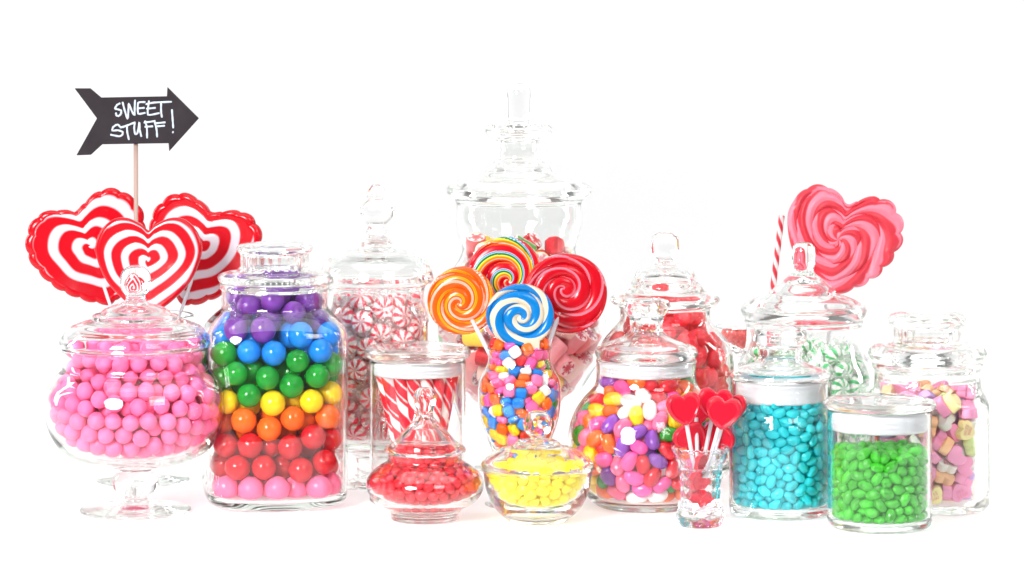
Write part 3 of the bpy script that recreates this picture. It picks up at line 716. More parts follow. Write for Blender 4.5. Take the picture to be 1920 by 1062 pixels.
41 38 108 -40 -51 -6 -4 63 101 -17 11 97 62 -11 100 55 10 -16 29 48 108 -78 -34 40 -46 -23 112 93 15 -6 -29 48 120 -57 -66 7
-31 -53 94 10 47 88 -37 -20 95 -36 -35 -49 -11 -21 108 -27 5 -90 -45 -4 113 80 -52 -28 -3 6 110 50 81 23 -17 19 110 -18 15 61
-17 -1 101 -16 24 -40 43 18 102 21 10 91 27 -22 116 49 -58 20 45 -36 111 53 -74 -41 56 9 111 31 7 -57 -10 -40 111 34 0 60
-28 -31 113 -8 -18 12 50 26 116 -83 9 42 33 9 114 15 -93 -34 -43 22 106 -18 -2 93 -11 -56 116 53 24 -4 -14 -4 118 -32 -47 70
-43 -42 104 3 2 -68 -27 -50 110 25 -8 95 7 -54 117 -49 -6 82 -28 -13 110 38 -2 89 -13 34 119 24 96 11 44 -4 108 80 34 -40
26 26 113 -21 16 -78 15 57 105 -54 50 -64 -31 7 114 -77 50 -6 12 -1 122 -68 17 -56 11 34 121 56 -69 -33 43 -20 106 -11 76 -64
-11 55 118 35 -81 -41 2 -14 117 -81 38 -39''',
 'yellow': '''36 29 31 12 35 -93 -14 37 31 44 -23 -65 -26 -22 29 9 34 80 36 11 30 -93 -10 6 -14 -6 27 -30 15 -65 3 33 33 24 -59 40
-33 2 29 -12 -18 88 -2 -34 30 -27 -79 55 5 -19 28 -61 10 -5 -44 -17 31 11 20 54 35 -35 36 -64 23 -72 -36 -36 35 -53 -83 -6
34 -6 34 -27 69 0 -53 0 35 -30 39 -81 20 40 32 -21 53 -62 48 -18 33 92 22 31 52 1 36 -8 87 45 -45 20 35 32 -2 -6
19 -4 29 30 -76 -31 16 19 29 19 -33 92 7 -51 34 82 -13 11 -16 -45 31 48 85 -21 -24 18 28 4 0 90 -4 18 31 21 81 2
-35 36 33 -11 25 -96 20 -38 31 -72 41 -26 3 1 24 1 -10 61 25 -21 33 42 -30 80 2 51 34 -100 -6 3 -48 -48 45 66 66 -34
22 32 46 -63 -65 -14 40 6 50 77 22 0 -39 50 43 93 37 -3 16 9 42 50 -4 16 5 -28 44 -6 -27 -95 30 -54 41 7 -54 -83
38 -20 47 -92 39 -1 -72 -22 59 -85 52 -9 -6 -65 43 58 73 -28 50 -38 42 63 57 28 -7 44 47 80 59 10 -60 32 45 34 -40 85
6 65 44 100 6 -3 -14 -18 41 -36 -88 -21 -12 -42 46 -5 24 65 5 23 49 9 98 11 -18 57 40 55 0 37 -34 -13 43 -16 8 -89
64 -21 46 76 61 1 37 44 41 -58 22 2 -16 4 40 76 64 -8 27 61 44 37 -8 53 -24 -62 44 -15 -19 -77 1 -7 40 -20 -9 -56
58 19 40 22 1 -95 -63 -19 44 20 13 97 13 -68 47 -37 19 62 -19 26 43 -15 -1 94 -54 49 55 -1 -10 -88 6 -53 52 -95 8 -26
-30 -46 51 -34 64 55 53 -9 51 -26 9 91 16 72 56 15 98 -9 38 22 45 -2 36 -92 25 16 58 -48 -58 60 20 -8 48 91 40 4
-39 -63 57 88 40 -20 -13 -76 59 -27 -22 -23 30 -71 60 88 -23 23 -26 40 50 -48 13 49 -46 12 49 10 -55 74 68 4 48 34 23 71
55 37 45 -13 75 -44 -29 66 51 -9 47 -88 -5 8 50 -26 -92 23 -26 -30 50 -68 4 -72 -30 21 57 4 -65 75 -19 53 59 -31 2 -86
-6 70 55 -14 -40 -24 -9 -28 56 75 59 0 -65 14 44 33 -28 88 -61 -37 52 -45 30 60 11 47 48 44 15 73 46 -57 53 22 -44 -82
42 -36 56 22 -13 3 19 -42 48 11 14 -98 -44 33 52 -26 -79 4 72 24 58 -9 80 -10 41 -19 64 -30 -14 -68 -28 2 53 3 -34 -63
-48 -5 51 4 21 -93 -76 25 63 40 -17 90 1 -64 63 1 73 64 9 -80 66 83 24 -7 11 7 59 83 -54 -13 48 -43 70 19 6 39
-14 -8 59 32 7 52 41 36 57 -12 -16 10 56 23 57 79 44 42 30 -52 58 16 -12 -94 -68 -3 50 -40 38 57 -13 30 59 -25 35 -44
-44 -29 50 40 89 18 46 54 51 -13 -7 -20 12 59 66 34 80 48 -20 -60 61 67 48 3 -16 79 66 -43 71 52 29 50 58 -10 94 8
21 -26 56 1 -14 -99 42 18 64 -88 13 -35 -36 -16 60 8 98 -14 -3 -47 65 26 83 -36 -58 -54 63 -12 33 -22 -68 44 67 -54 -60 -3
74 -15 58 80 -55 24 -37 53 61 77 -46 -44 52 -62 68 -15 45 -78 -12 66 73 14 36 -80 -2 47 62 18 4 -56 -56 26 64 -30 -63 68
24 -9 63 49 -85 -3 20 -69 73 -38 4 -59 79 9 65 25 67 -46 27 -31 70 4 -8 91 36 -76 79 -73 -15 39 -72 -39 71 -73 -16 -65
-34 72 68 -86 -10 -22 -34 38 68 -87 -46 -9 62 -43 57 62 -65 38 -27 -76 69 -9 80 53 -20 -40 70 20 92 -34 64 20 74 -2 -24 78
-78 8 64 -57 -45 -67 16 36 64 34 57 50 65 44 62 28 0 -47 -48 -69 76 -57 18 -15 59 4 62 19 94 14 -34 -55 71 -63 3 28
17 -45 66 60 74 -17 4 -13 58 -27 -10 -66 -42 7 64 -21 14 -96 -54 61 68 -29 54 -79 -61 9 61 -34 32 -44 36 70 62 30 -23 69
6 80 69 24 -97 -4 -18 30 76 91 -35 -20 -50 45 72 40 -14 56 -42 -42 63 36 4 -84 -68 19 77 44 39 47 -13 46 76 22 66 65
-2 85 83 11 -7 -4 1 28 67 -53 -77 -6 -29 60 79 7 35 -77 -83 -6 73 84 -36 -42 -27 -1 70 27 -3 27 -52 -44 78 -54 -76 -36
72 38 76 -24 -90 -37 -13 -61 77 75 64 -8 52 62 67 17 -62 62 32 -16 79 -20 -42 -70 -55 -10 66 -35 80 46 32 -56 75 -20 33 -40
40 0 67 -26 18 -31 12 -84 84 -23 -14 -9 -12 12 66 -10 96 17 83 -20 79 -65 10 75 33 36 70 42 88 16 59 -63 84 -31 -21 36
3 -32 69 20 -84 47 31 60 75 -80 12 -4 -32 18 74 96 -25 0 -8 -80 78 73 40 20 59 -24 64 24 34 -64 16 -38 81 20 -9 -80
12 -69 92 4 39 20 -44 69 82 38 -43 -60 56 -3 76 -73 65 -10 29 19 76 46 -11 -26 82 21 81 58 58 -51 -76 37 83 40 -31 69
-27 82 84 -2 -81 -58 35 -38 84 -22 23 -50 49 19 81 -85 48 -19 -66 -53 82 -32 -84 -43 73 -34 70 56 35 -67 22 77 77 49 37 14
-84 21 85 62 -4 70 12 -16 76 -4 -20 25 44 52 86 -42 -35 38 -13 11 82 22 5 -70 -42 -20 75 3 17 -58 4 -60 81 -34 32 -82
79 -34 91 -15 -48 56 -26 -82 88 -27 80 32 21 3 75 13 96 -2 -55 -29 66 40 -88 21 49 44 71 -6 21 86 -16 -22 70 -2 -3 10
-50 30 80 98 16 -10 -34 43 85 2 -40 -91 -48 -55 89 22 -1 97 -66 -4 78 55 -76 28 20 48 80 36 -19 5 -77 -23 77 -44 -52 -3
22 -51 91 -37 78 49 54 35 89 -26 -17 -72 -40 3 82 34 -34 -50 -80 -36 91 23 61 60 -12 82 95 -8 1 -60 67 -19 83 62 12 53
33 33 86 -13 -6 98 7 16 76 -14 -76 -53 50 -23 80 58 -26 -54 -35 -41 82 12 39 77 12 -25 93 78 -48 37 -14 60 89 -15 -3 68
-1 -43 85 -11 88 -25 -8 -87 94 40 20 1 1 58 80 12 28 -70 -36 23 89 37 -91 0 43 73 82 -16 31 92 -24 -12 82 -94 -21 15
-20 -30 83 2 -27 95 -78 5 89 -80 4 -2 23 12 89 28 92 16 -17 -50 90 8 61 50 -2 -4 71 12 20 27 -66 56 85 34 13 31
40 0 84 -63 -76 17 -58 -22 80 36 86 0 67 -46 78 -57 68 14 77 -5 72 -10 -78 -58 -52 -9 89 -34 -92 16 -62 -38 92 -79 33 -40
-56 44 89 62 0 30 -40 -28 94 93 -14 -6 -10 -71 93 67 0 -8 7 -2 85 -29 -18 50 14 85 95 -30 -70 32 86 -1 86 46 -68 -24
-31 71 96 57 10 2 11 33 82 -48 -1 -47 18 64 90 -97 -19 10 25 -8 92 23 -28 -92 -20 -18 96 99 15 4 32 80 92 85 -43 25
14 -87 100 -1 2 -98 70 5 86 69 70 2 51 -43 89 -53 5 -83 61 57 81 -74 53 40 -25 8 92 -59 69 -14 41 -25 95 33 43 64
-49 8 98 -11 26 -42 -4 -20 84 -38 30 -43 41 -58 89 65 -6 -58 42 14 95 -6 12 84 56 -6 92 67 72 16 68 -50 96 -30 10 6
-87 -13 90 -30 -51 53 -5 32 88 -5 -37 70 -55 11 81 -77 -7 57 68 49 92 0 -92 -33 20 44 95 -47 88 5 29 -70 95 -45 25 -65
60 -31 94 -52 29 -28 77 34 91 13 -5 12 2 16 95 35 3 -16 -8 -1 94 -41 72 56 4 -12 99 21 -17 -92 42 42 100 3 10 -98
-64 26 92 -8 -12 98 -70 -15 95 9 6 78 84 11 99 9 -6 -99 -28 -63 87 60 -16 -66 -35 -6 98 -44 -58 25 -21 31 94 46 30 73
-33 55 95 -42 -10 -14 64 18 96 15 -7 -96 -9 -33 97 14 4 28 24 25 100 -5 40 92 -52 66 96 51 64 48 1 -56 98 -18 40 -88
2 49 93 47 21 -54 47 -74 95 27 -11 39 -45 -73 92 8 -97 -4''',
 'vase': '''-8 34 107 66 -49 21 -18 21 99 90 -27 32 -11 2 95 70 65 22 22 26 99 35 10 -57 -31 1 97 66 -72 -17 -7 -20 94 -10 7 26
8 -29 101 31 19 16 0 22 95 -77 62 -1 -28 -22 100 -45 -75 45 7 0 93 -92 -7 -37 24 -15 95 -51 85 -9 41 -4 114 -20 -64 35
-19 0 108 67 73 15 15 39 114 -69 65 2 10 -43 114 9 -50 -86 47 29 140 -11 -61 49 -37 -2 113 -6 99 9 -6 44 123 27 -3 96
29 -27 110 -20 -21 26 2 -10 108 -17 41 -90 58 5 147 -43 66 -23 30 5 98 -18 -36 90 -25 24 109 89 -33 33 -5 19 115 56 -16 49
-16 -21 112 11 57 68 15 17 110 -80 -51 -29 -12 -37 109 72 -2 -10 -25 26 127 41 2 23 26 4 122 -16 92 -35 -26 41 122 -75 44 44
24 -6 109 -37 -12 65 -42 19 118 -88 -5 43 11 -52 134 61 -55 46 12 -20 116 -35 93 11 38 22 114 46 -10 -66 14 30 128 31 -50 48
31 38 128 -16 89 40 31 -14 128 30 -11 78 10 49 131 -36 -84 -28 33 20 131 -40 76 5 17 -32 132 30 -14 -94 50 -13 133 -38 -55 -6
7 -8 128 -15 -23 10 -27 46 140 27 -91 -30 2 6 117 45 -42 60 -32 -39 127 -15 -82 48 22 2 137 -6 7 81 -47 -24 134 -41 36 -25
48 10 128 16 -71 -19 -35 -20 118 28 -14 -48 -3 -34 126 -4 27 57 11 19 133 10 80 58 22 50 145 -45 -80 -32 -51 12 137 -16 51 -80
-12 -49 126 -29 45 57 -6 56 145 43 23 -41 30 -38 126 -2 -30 -51 -7 32 135 -95 -15 12 -16 14 141 -92 33 20 -31 28 144 24 -19 92
58 24 159 65 49 56 -21 8 125 27 -8 75 11 35 147 21 -2 -79 6 -28 139 -32 -9 74 -14 -11 125 18 -25 -94 31 33 146 -17 95 -23
-32 -48 147 68 50 -51 -1 1 136 -26 92 -18 -24 -32 134 -14 -82 48 43 1 144 -86 -5 -50 39 19 154 49 11 7 -17 40 151 -89 -42 14
-25 -10 135 -30 0 69 -45 33 140 49 31 30 39 -32 138 -20 -93 30 21 62 175 -46 58 36 -45 -5 126 38 -27 -61 12 53 159 37 90 -1
41 47 158 51 -24 -22 7 -61 157 38 73 -46 -39 -20 148 -45 -87 4 -24 -33 152 13 17 65 -51 -4 142 -90 -9 -19 45 50 207 -68 11 -39
13 12 150 0 -13 64 28 38 162 36 90 24 64 14 182 45 58 52 28 -14 145 23 -13 76 -9 -26 142 49 -23 -80 -57 12 157 -30 -91 19
54 -24 152 -63 -3 68 -13 0 149 -29 -93 -20 6 -15 150 -21 -9 -54 -18 64 187 -2 66 -72 -5 23 153 69 -46 -50 55 37 189 -39 -53 71
14 46 172 6 7 -82 -7 42 163 5 -2 -70 -11 -54 146 -15 45 23 0 -45 152 22 82 -53 24 -49 150 -22 32 49 -14 -31 162 -97 -15 21
-20 60 162 49 37 -32 51 12 167 2 -40 76 -62 2 172 -94 -6 32 62 -16 189 48 71 -4 -10 -59 165 -24 4 58 -1 63 169 42 -34 80
62 -9 168 61 2 -76 32 -29 153 84 -53 6 -29 41 165 0 -7 -71 -60 -12 156 14 54 38 -40 -52 182 70 25 -56 -19 -13 155 40 18 -56
32 7 160 -7 86 44 40 50 179 -41 73 18 -35 6 142 81 33 -49 46 -12 161 -20 89 -11 -49 -37 157 -21 -78 46 11 22 161 78 59 -9
57 -31 176 -65 -6 62 -48 40 160 50 30 29 -27 17 155 8 -5 -31 24 -11 160 -6 0 -10 -66 -11 195 -53 -51 56 43 -45 161 -49 34 78
24 -54 167 7 23 83 -37 -23 164 -93 30 -21 46 29 171 1 -52 -73 -42 0 160 0 30 -64 34 -48 178 72 64 -3 4 1 160 10 99 12
15 -35 159 -7 -8 25 23 -62 190 17 71 -56 -16 44 178 -41 -87 -16 -47 -34 178 46 8 64 -44 21 163 -20 -14 -62 3 68 206 -57 37 39
36 -30 167 -90 42 5 -45 13 178 14 5 50 22 21 174 -95 -28 13 -59 -33 197 -62 -23 -74 -59 -23 173 -44 19 -81 -45 42 182 -76 12 -10
45 -23 183 38 -36 -51 -34 54 179 -56 45 44 -30 28 176 19 41 -82 35 -55 206 14 80 -52 6 59 186 2 91 28 -30 -50 165 12 -6 96
50 -44 193 72 7 49 -65 9 193 -29 -72 -17 -30 -3 170 -95 25 13 -52 -9 181 -37 7 -62 31 -2 174 -73 63 -14 4 -18 167 -21 -3 70
66 -2 201 43 -36 -80 35 38 183 36 -40 14 -2 30 174 30 -2 37 -64 6 229 61 43 47 50 -2 177 -10 -37 23 -24 -34 176 7 4 -95
-16 13 168 -36 -86 -29 -29 -38 188 -89 45 -2 -20 -63 182 -23 -72 66 -27 12 183 -6 28 -72 27 57 194 -60 -71 -36 60 -30 207 56 -46 -67
-57 26 176 43 -13 86 13 36 184 7 -2 6 -29 -13 183 84 -53 5 36 -4 189 4 2 35 -7 27 188 -35 93 1 -12 -15 173 -1 -14 51
-23 42 194 -80 38 -13 -6 53 195 -73 -53 -23 2 11 175 22 10 22 64 21 206 58 40 69 33 -41 192 56 61 -26 -12 -49 181 -54 14 37
2 -39 170 -70 -68 -20 -44 -22 194 -1 9 30 53 11 191 35 -9 -87 -2 -25 184 8 3 36 25 -24 177 -17 -18 0 -48 3 191 -4 -94 -10
30 19 186 -91 38 13 12 -4 179 20 10 74 7 43 199 27 -14 87 -12 -1 185 22 12 89 -45 -49 202 -42 -30 -80 13 -45 181 -18 13 -78
-60 31 198 -63 -39 35 29 44 203 28 41 -85 5 -61 177 -24 -29 -89 -20 25 198 -26 84 16 43 29 198 -85 50 -12 -17 -20 195 1 8 -36
-40 52 200 51 -52 58 -62 6 209 -93 13 33 -44 24 192 -10 -23 -76 -23 -59 199 50 -83 23 48 -2 203 -58 79 -18 18 -17 188 -41 -91 -6
10 12 190 40 -79 7 30 -16 205 22 -50 -56 -2 -65 197 60 -65 30 -1 -5 195 -2 19 -35 43 -24 199 -13 -16 59 -64 -15 222 4 76 9
19 26 197 -14 6 90 -10 50 211 2 -17 27 13 -51 199 -27 -4 89 -53 -36 219 22 54 42 21 -58 221 49 79 -31 -35 1 198 7 -94 -14
45 -46 217 -51 -26 -13 -3 27 206 26 63 65 20 60 212 60 40 -38 28 5 199 -2 -28 -68 -40 34 202 -18 17 81 -26 42 214 35 79 29
-16 4 202 62 -65 44 37 34 213 -1 33 -90 60 -11 217 -2 -19 -10 -31 -35 201 -3 -5 94 -34 -48 218 -17 97 -12 12 35 210 34 -92 -17
-23 63 209 -6 74 -65 -57 27 214 -73 -56 17 -27 14 209 0 -4 34 3 -64 215 -32 36 64 -46 46 218 41 36 -20 46 18 210 -55 -77 -11
56 34 223 41 -58 -9 22 18 210 -42 -89 -8 -36 26 218 1 -27 3 -27 -13 210 -48 -37 74 -49 -17 207 51 -86 6 -8 -42 195 -35 -10 -85
5 0 207 -98 -5 19 31 9 222 -17 3 93 -46 -9 222 25 25 -67 62 10 220 7 86 42 4 -44 209 -9 -4 74 -10 19 221 48 69 28
6 -28 197 15 2 -36 -6 -8 219 -8 -11 94 11 -21 210 97 2 -24 -44 4 215 18 3 -5 -6 60 224 77 -62 -5 2 -60 230 -14 19 70
-36 -28 216 -80 50 25 -5 42 226 61 3 8 1 54 244 -67 71 12 47 0 220 6 -49 -28 -9 -22 207 2 8 68 27 -38 208 60 -64 44
-19 -64 219 -72 13 -7 43 -31 218 15 -43 -89 -27 55 227 9 -20 -95 10 30 225 6 41 -86 39 27 228 10 -98 10 -17 -55 236 59 -70 40
-40 -44 231 40 -85 27 18 46 225 -59 -11 -62 5 10 225 41 13 52 -43 -22 231 67 74 6 -25 4 224 80 51 10 -18 -48 211 10 -10 -7
20 -6 215 57 -81 4 24 -27 224 -62 -18 -64 -55 26 229 26 12 51 -27 -46 243 -22 15 50 8 -54 241 -17 -16 -66 -3 -40 223 20 11 53
13 62 232 -25 -47 -75 19 18 233 99 10 -13 16 -4 230 89 -43 -6 37 51 225 -39 -6 -38 -20 -31 222 41 -87 -13 35 -17 224 13 34 87
18 -43 225 -33 -9 -28 -39 10 230 22 96 -10 42 -37 236 -89 2 -12 -23 -25 238 -32 -89 33 -42 39 236 -45 17 -79 -6 31 239 4 20 -83
-20 10 239 -10 10 -94 -10 -49 253 -4 -88 36 55 -24 230 -8 10 52 3 -21 229 -10 28 -14 19 33 242 77 -61 0 -52 -6 239 90 -33 -12
19 -34 240 -71 -63 -27 53 14 238 2 -61 -38 -24 28 231 24 4 96 6 -14 244 -5 -95 -18 -47 -30 243 -79 58 9 17 -22 254 -14 -6 -43
-34 -8 243 -29 16 -89 -2 47 257 47 73 49 30 12 243 23 -9 94 41 -7 234 -9 1 32 -10 -8 235 -42 75 -38 -50 18 241 -94 30 16
27 -13 243 76 59 26 -3 -35 240 -65 66 31 -32 -36 254 -17 -14 -89 63 -2 236 -16 52 -27 45 32 240 95 30 4 -24 46 242 3 0 57
-35 28 247 2 13 -32 29 50 243 86 27 -30 2 8 244 81 53 -9 -22 42 254 -45 -90 -1 -48 8 254 1 18 65 38 -14 259 45 81 39
39 5 252 -96 9 21 32 -53 237 -85 -8 22 32 -39 251 -96 -24 17 -8 25 251 -40 -90 -15 -20 -20 250 84 -42 6 50 -19 245 -64 75 14
-44 -19 258 3 -6 -97 38 31 253 -1 -4 33 -39 26 261 -3 13 -88 -45 -7 269 -34 -17 26 20 -7 264 -15 -13 93 -28 -6 259 -40 -39 -83
11 30 259 -41 -14 -17 35 -29 265 9 7 -88 21 -43 268 5 -47 86 52 -2 259 80 -19 -56 16 11 256 -7 -4 81 -2 -33 256 -10 9 88
11 -48 252 -15 18 75 -11 -6 256 25 72 49 29 -19 280 -30 75 -47 30 33 267 -21 -94 -8 33 -36 286 -44 -56 -12 18 47 258 8 -60 55
-6 2 276 -46 74 18 1 5 262 -29 88 2 -44 13 273 -55 -66 -1 -19 -42 268 83 20 -32 -22 12 256 -85 -42 -19 11 42 274 26 -15 -70
2 -44 274 50 30 -79 8 -26 268 -4 20 90 43 19 264 20 39 28 -27 35 269 86 -41 -16 -14 -23 269 45 33 80 -36 -26 269 22 -14 82
-10 21 271 49 -3 78 -2 -15 280 62 -27 14 11 -32 285 -15 36 70 -27 8 273 18 -89 -22 -9 43 270 44 20 -87 -39 -20 283 97 23 3
-22 38 281 84 -44 -14 44 -16 281 66 -1 -74 43 5 277 -15 6 -66 16 -6 278 41 84 30 33 -26 301 20 -94 19 6 16 276 87 -32 -22
-4 32 286 49 -85 5 15 -46 295 -71 41 34 9 4 298 34 -55 -16 44 6 290 75 -64 -6 27 10 271 -44 20 -59 -27 8 292 -28 41 -80
-33 31 297 -27 -12 -88 -36 24 285 30 -91 7 -25 -37 282 -7 -33 -88 -9 12 294 74 -29 -11 40 28 285 -38 -59 65 -39 -31 300 43 50 74
-22 -8 280 22 -67 -46 26 36 286 4 68 -3 -11 -27 292 95 -32 -2 17 18 304 27 -90 21 11 35 296 -77 -14 43 0 -20 303 81 -55 17
-32 -15 298 80 14 -56 -26 2 307 9 20 -22 16 19 287 87 -29 -1 4 49 290 21 62 -73 16 -19 292 -2 9 98 -17 43 294 -43 21 24
-6 27 302 -7 -48 86 26 -2 297 78 -1 -51 -45 -2 286 83 16 28 -18 -36 302 17 23 -96 44 13 303 -14 7 -59 -8 -49 290 26 69 -66
33 32 303 19 -22 87 47 -12 300 -73 -48 40 -49 9 297 57 -38 -70 -7 -4 294 -61 42 27''',
 'big': '''33 -77 152 -52 67 -52 26 79 156 -67 -12 60 -1 -98 169 -24 -31 92 68 -48 150 45 -56 -12 50 -22 127 -16 -20 32 -15 66 137 11 -38 92
33 51 132 -65 6 -20 1 -34 117 -18 3 18 5 36 167 -32 16 -77 66 26 139 50 -32 -77 -6 32 120 -64 -7 74 8 -11 146 -77 12 -45
-44 -48 134 -18 -87 -44 -50 32 130 95 16 -21 43 -18 171 72 7 -50 103 16 176 -82 -43 -36 41 17 161 -37 48 78 -29 -24 154 -22 -13 -40
-31 24 159 50 36 56 26 13 115 -63 76 1 -65 -9 134 16 -93 0 60 71 162 63 -36 -67 57 -88 179 -50 58 -63 -9 87 166 -50 6 62
-52 -99 189 4 -14 97 83 -9 151 -13 -24 -47 -43 93 174 -32 80 -15 28 104 183 17 87 46 -59 62 155 90 14 -24 81 46 174 -48 30 28
-30 -3 115 44 57 58 -57 -15 185 -20 -70 -57 -96 -17 168 30 49 8 -6 2 181 -26 -86 -5 94 -68 195 78 -14 37 -81 24 158 -40 -12 91
4 -58 147 40 18 48 -109 17 187 -49 32 31 -76 -44 162 42 -28 -86 22 0 203 -82 33 39 -42 -75 155 14 -44 88 93 -35 182 -14 -88 -36
73 90 196 -46 0 -28 36 121 213 -11 -80 57 71 4 189 17 -19 -63 -39 12 208 -67 -45 -5 -96 57 187 -78 30 37 31 48 189 -66 49 -17
-80 22 213 -65 30 -17 -49 42 191 48 -10 40 33 -113 198 43 -30 7 -116 -29 201 -9 20 -52 -89 -66 187 36 64 66 -96 91 229 44 -41 80
118 -13 199 35 -52 -31 -112 -78 258 22 2 87 76 -94 210 83 -25 -38 3 -38 192 40 36 -82 -72 93 196 -48 -58 15 127 15 219 11 -40 -45
53 2 220 -9 16 -73 106 55 200 -40 -60 65 26 39 228 -63 -18 75 58 51 211 -43 -65 47 32 -58 182 -53 46 -68 -114 55 225 -90 13 -25
16 80 206 -21 -33 4 77 103 228 9 20 41 17 -78 217 -77 40 50 -31 -25 217 18 -88 -31 -113 -64 225 48 -7 -47 -66 58 221 1 65 42
-14 -70 197 28 -40 63 -51 -61 203 66 -62 21 -128 14 221 8 7 -71 55 -36 202 -8 -94 -15 117 -54 245 22 -40 -11 -86 -29 222 47 -83 23
130 -20 243 -21 -57 -79 -136 3 258 29 69 -14 -42 -88 236 -36 -23 -90 -13 -113 202 -68 55 48 -131 40 265 -29 63 36 -55 -117 220 -79 20 -6
-16 116 196 8 -68 71 -87 -93 218 1 -66 -31 -109 69 261 -34 -52 78 64 -117 234 32 39 -83 -99 -1 238 10 -66 -52 3 8 236 34 83 -39
109 74 231 -36 -53 72 21 -34 227 90 7 -30 -32 87 220 -75 -49 -18 -19 48 220 27 -84 16 -50 122 228 -76 -44 -36 -21 -133 244 14 39 -1
46 124 247 25 26 52 -58 -42 239 -23 -67 34 -7 130 228 5 -78 60 16 -122 227 -31 75 -34 -85 -57 258 42 54 68 -78 -114 257 21 72 63
99 -85 247 44 56 -70 123 38 245 92 27 4 -25 24 264 36 -45 80 -69 -14 265 -19 30 91 90 16 226 -7 -69 -1 -2 72 240 58 42 -22
-69 34 254 -3 44 -78 69 -18 249 7 -9 -87 37 -96 249 49 -56 -5 78 56 244 -31 66 63 84 -44 225 85 48 10 132 20 286 27 64 -3
37 79 247 -57 67 -45 -39 -127 283 32 56 -76 -42 0 245 7 52 79 52 27 261 -29 -93 -20 -12 -95 255 -18 -87 -35 -52 88 251 4 68 -54
62 69 278 -29 16 94 113 -66 294 -59 -43 31 -97 -88 297 47 -44 43 36 -8 262 -4 8 -87 117 56 275 17 -91 -37 16 47 272 59 -78 21
-18 -51 242 40 -32 -74 -40 58 266 65 30 -37 94 -41 270 73 -40 13 15 136 268 -93 2 -30 10 10 284 -93 25 26 -36 -55 272 17 93 10
73 106 264 -82 -48 26 53 121 291 -44 -14 -37 0 103 257 -11 -78 -60 -8 74 284 30 5 -94 79 -109 275 -9 -36 -87 78 -98 311 -86 -12 30
43 -54 247 -26 -54 -78 1 122 298 -21 -48 41 67 -74 265 -5 42 -81 72 32 294 19 -51 16 101 8 271 -33 -88 11 4 -137 268 -19 -84 -36
70 -7 292 -20 64 -6 -124 -35 255 -46 53 -71 105 88 268 73 17 -60 -114 58 303 -4 9 55 27 98 308 90 35 -15 -49 19 294 20 -30 -45
-32 133 274 -13 63 24 -76 63 289 28 13 57 -19 -20 279 35 23 45 -64 -80 286 71 -63 -31 -98 20 278 -40 88 4 46 -125 287 -35 -60 -7
-34 39 332 38 -64 62 40 -107 332 -33 -20 77 -29 -94 296 15 93 -30 16 -102 282 -52 -46 29 -124 -24 291 -6 -32 -94 39 -72 293 -4 -14 -26
-38 -17 309 -4 44 -86 -30 86 308 -5 78 42 74 -50 309 24 -70 66 -12 43 301 -72 -38 -15 -79 -42 299 -64 -30 -48 7 -60 264 -44 74 -30
-77 113 257 39 -75 52 116 51 309 -64 45 -26 112 -40 331 17 -26 -78 1 -116 314 44 -45 -61 -126 21 310 -55 -45 -37 -68 111 296 -23 7 34
-4 -56 299 25 -8 -75 -1 -87 381 -48 30 -64 -54 33 365 12 58 70 122 -19 292 62 9 -15 -26 121 322 -52 -9 85 -84 -4 301 -44 -45 -74
80 -80 340 -47 8 29 40 27 311 -35 76 6 34 96 355 27 11 -78 121 6 326 16 -80 -5 -5 -69 336 -46 39 57 12 -10 349 -8 -22 28
45 -32 291 50 56 66 -116 -58 302 -17 -61 -4 41 65 306 -55 -43 0 -40 -65 319 -65 57 -47 -59 62 321 -11 -7 -93 -60 103 330 -87 -22 25
87 92 309 -45 -41 77 18 -13 313 -13 96 -5 -3 98 349 -56 75 -23 91 14 362 1 89 42 64 97 336 46 78 -40 -1 -109 350 -6 56 83
-7 11 326 21 -6 28 -65 8 335 -30 -58 -60 90 34 328 84 -48 -17 81 61 364 36 -61 -27 -62 -48 341 -48 10 85 -92 43 330 -85 47 19
-42 -2 392 -71 -57 2 -120 -16 325 19 -17 -63 55 2 332 -57 57 30 15 59 329 74 -4 40 -96 -24 352 35 10 92 14 10 403 -23 -8 -93
86 -17 385 -53 -2 59 54 -26 360 -52 48 71 -61 -108 316 -93 20 -14 -27 -70 401 45 -78 -43 -36 94 366 -51 5 79 -21 8 366 87 37 33
-72 72 361 -10 82 -47 -78 -45 380 46 -49 4 82 -24 339 83 31 46 -24 -32 341 -92 36 5 31 -49 325 -63 62 37 -15 -26 402 89 -8 -45
49 46 356 16 -35 68 -42 -93 350 -35 -64 8 8 -44 368 -90 14 41 -37 -47 372 41 -12 -60 52 75 382 -59 -44 67 5 -83 418 30 -47 83
-36 57 389 59 3 50 -105 22 354 17 49 -74 -14 56 355 -24 -64 -64 75 -55 367 86 35 -36 7 84 386 -34 36 10 41 -79 359 73 -46 -16
34 -72 393 -41 23 -55 -16 32 404 -42 -15 -88 -77 38 396 -78 -46 -15 45 21 380 -42 -74 12 -71 13 418 -19 -73 -65 15 38 368 59 26 71
-79 -2 374 -22 -66 -51 16 -44 420 61 -37 8 80 29 393 -44 -4 74 -91 -74 337 88 -45 -13 67 -41 410 41 19 -66 -80 -24 417 -27 47 53
-55 -51 412 -13 32 -82 31 -26 389 37 -25 -52''',
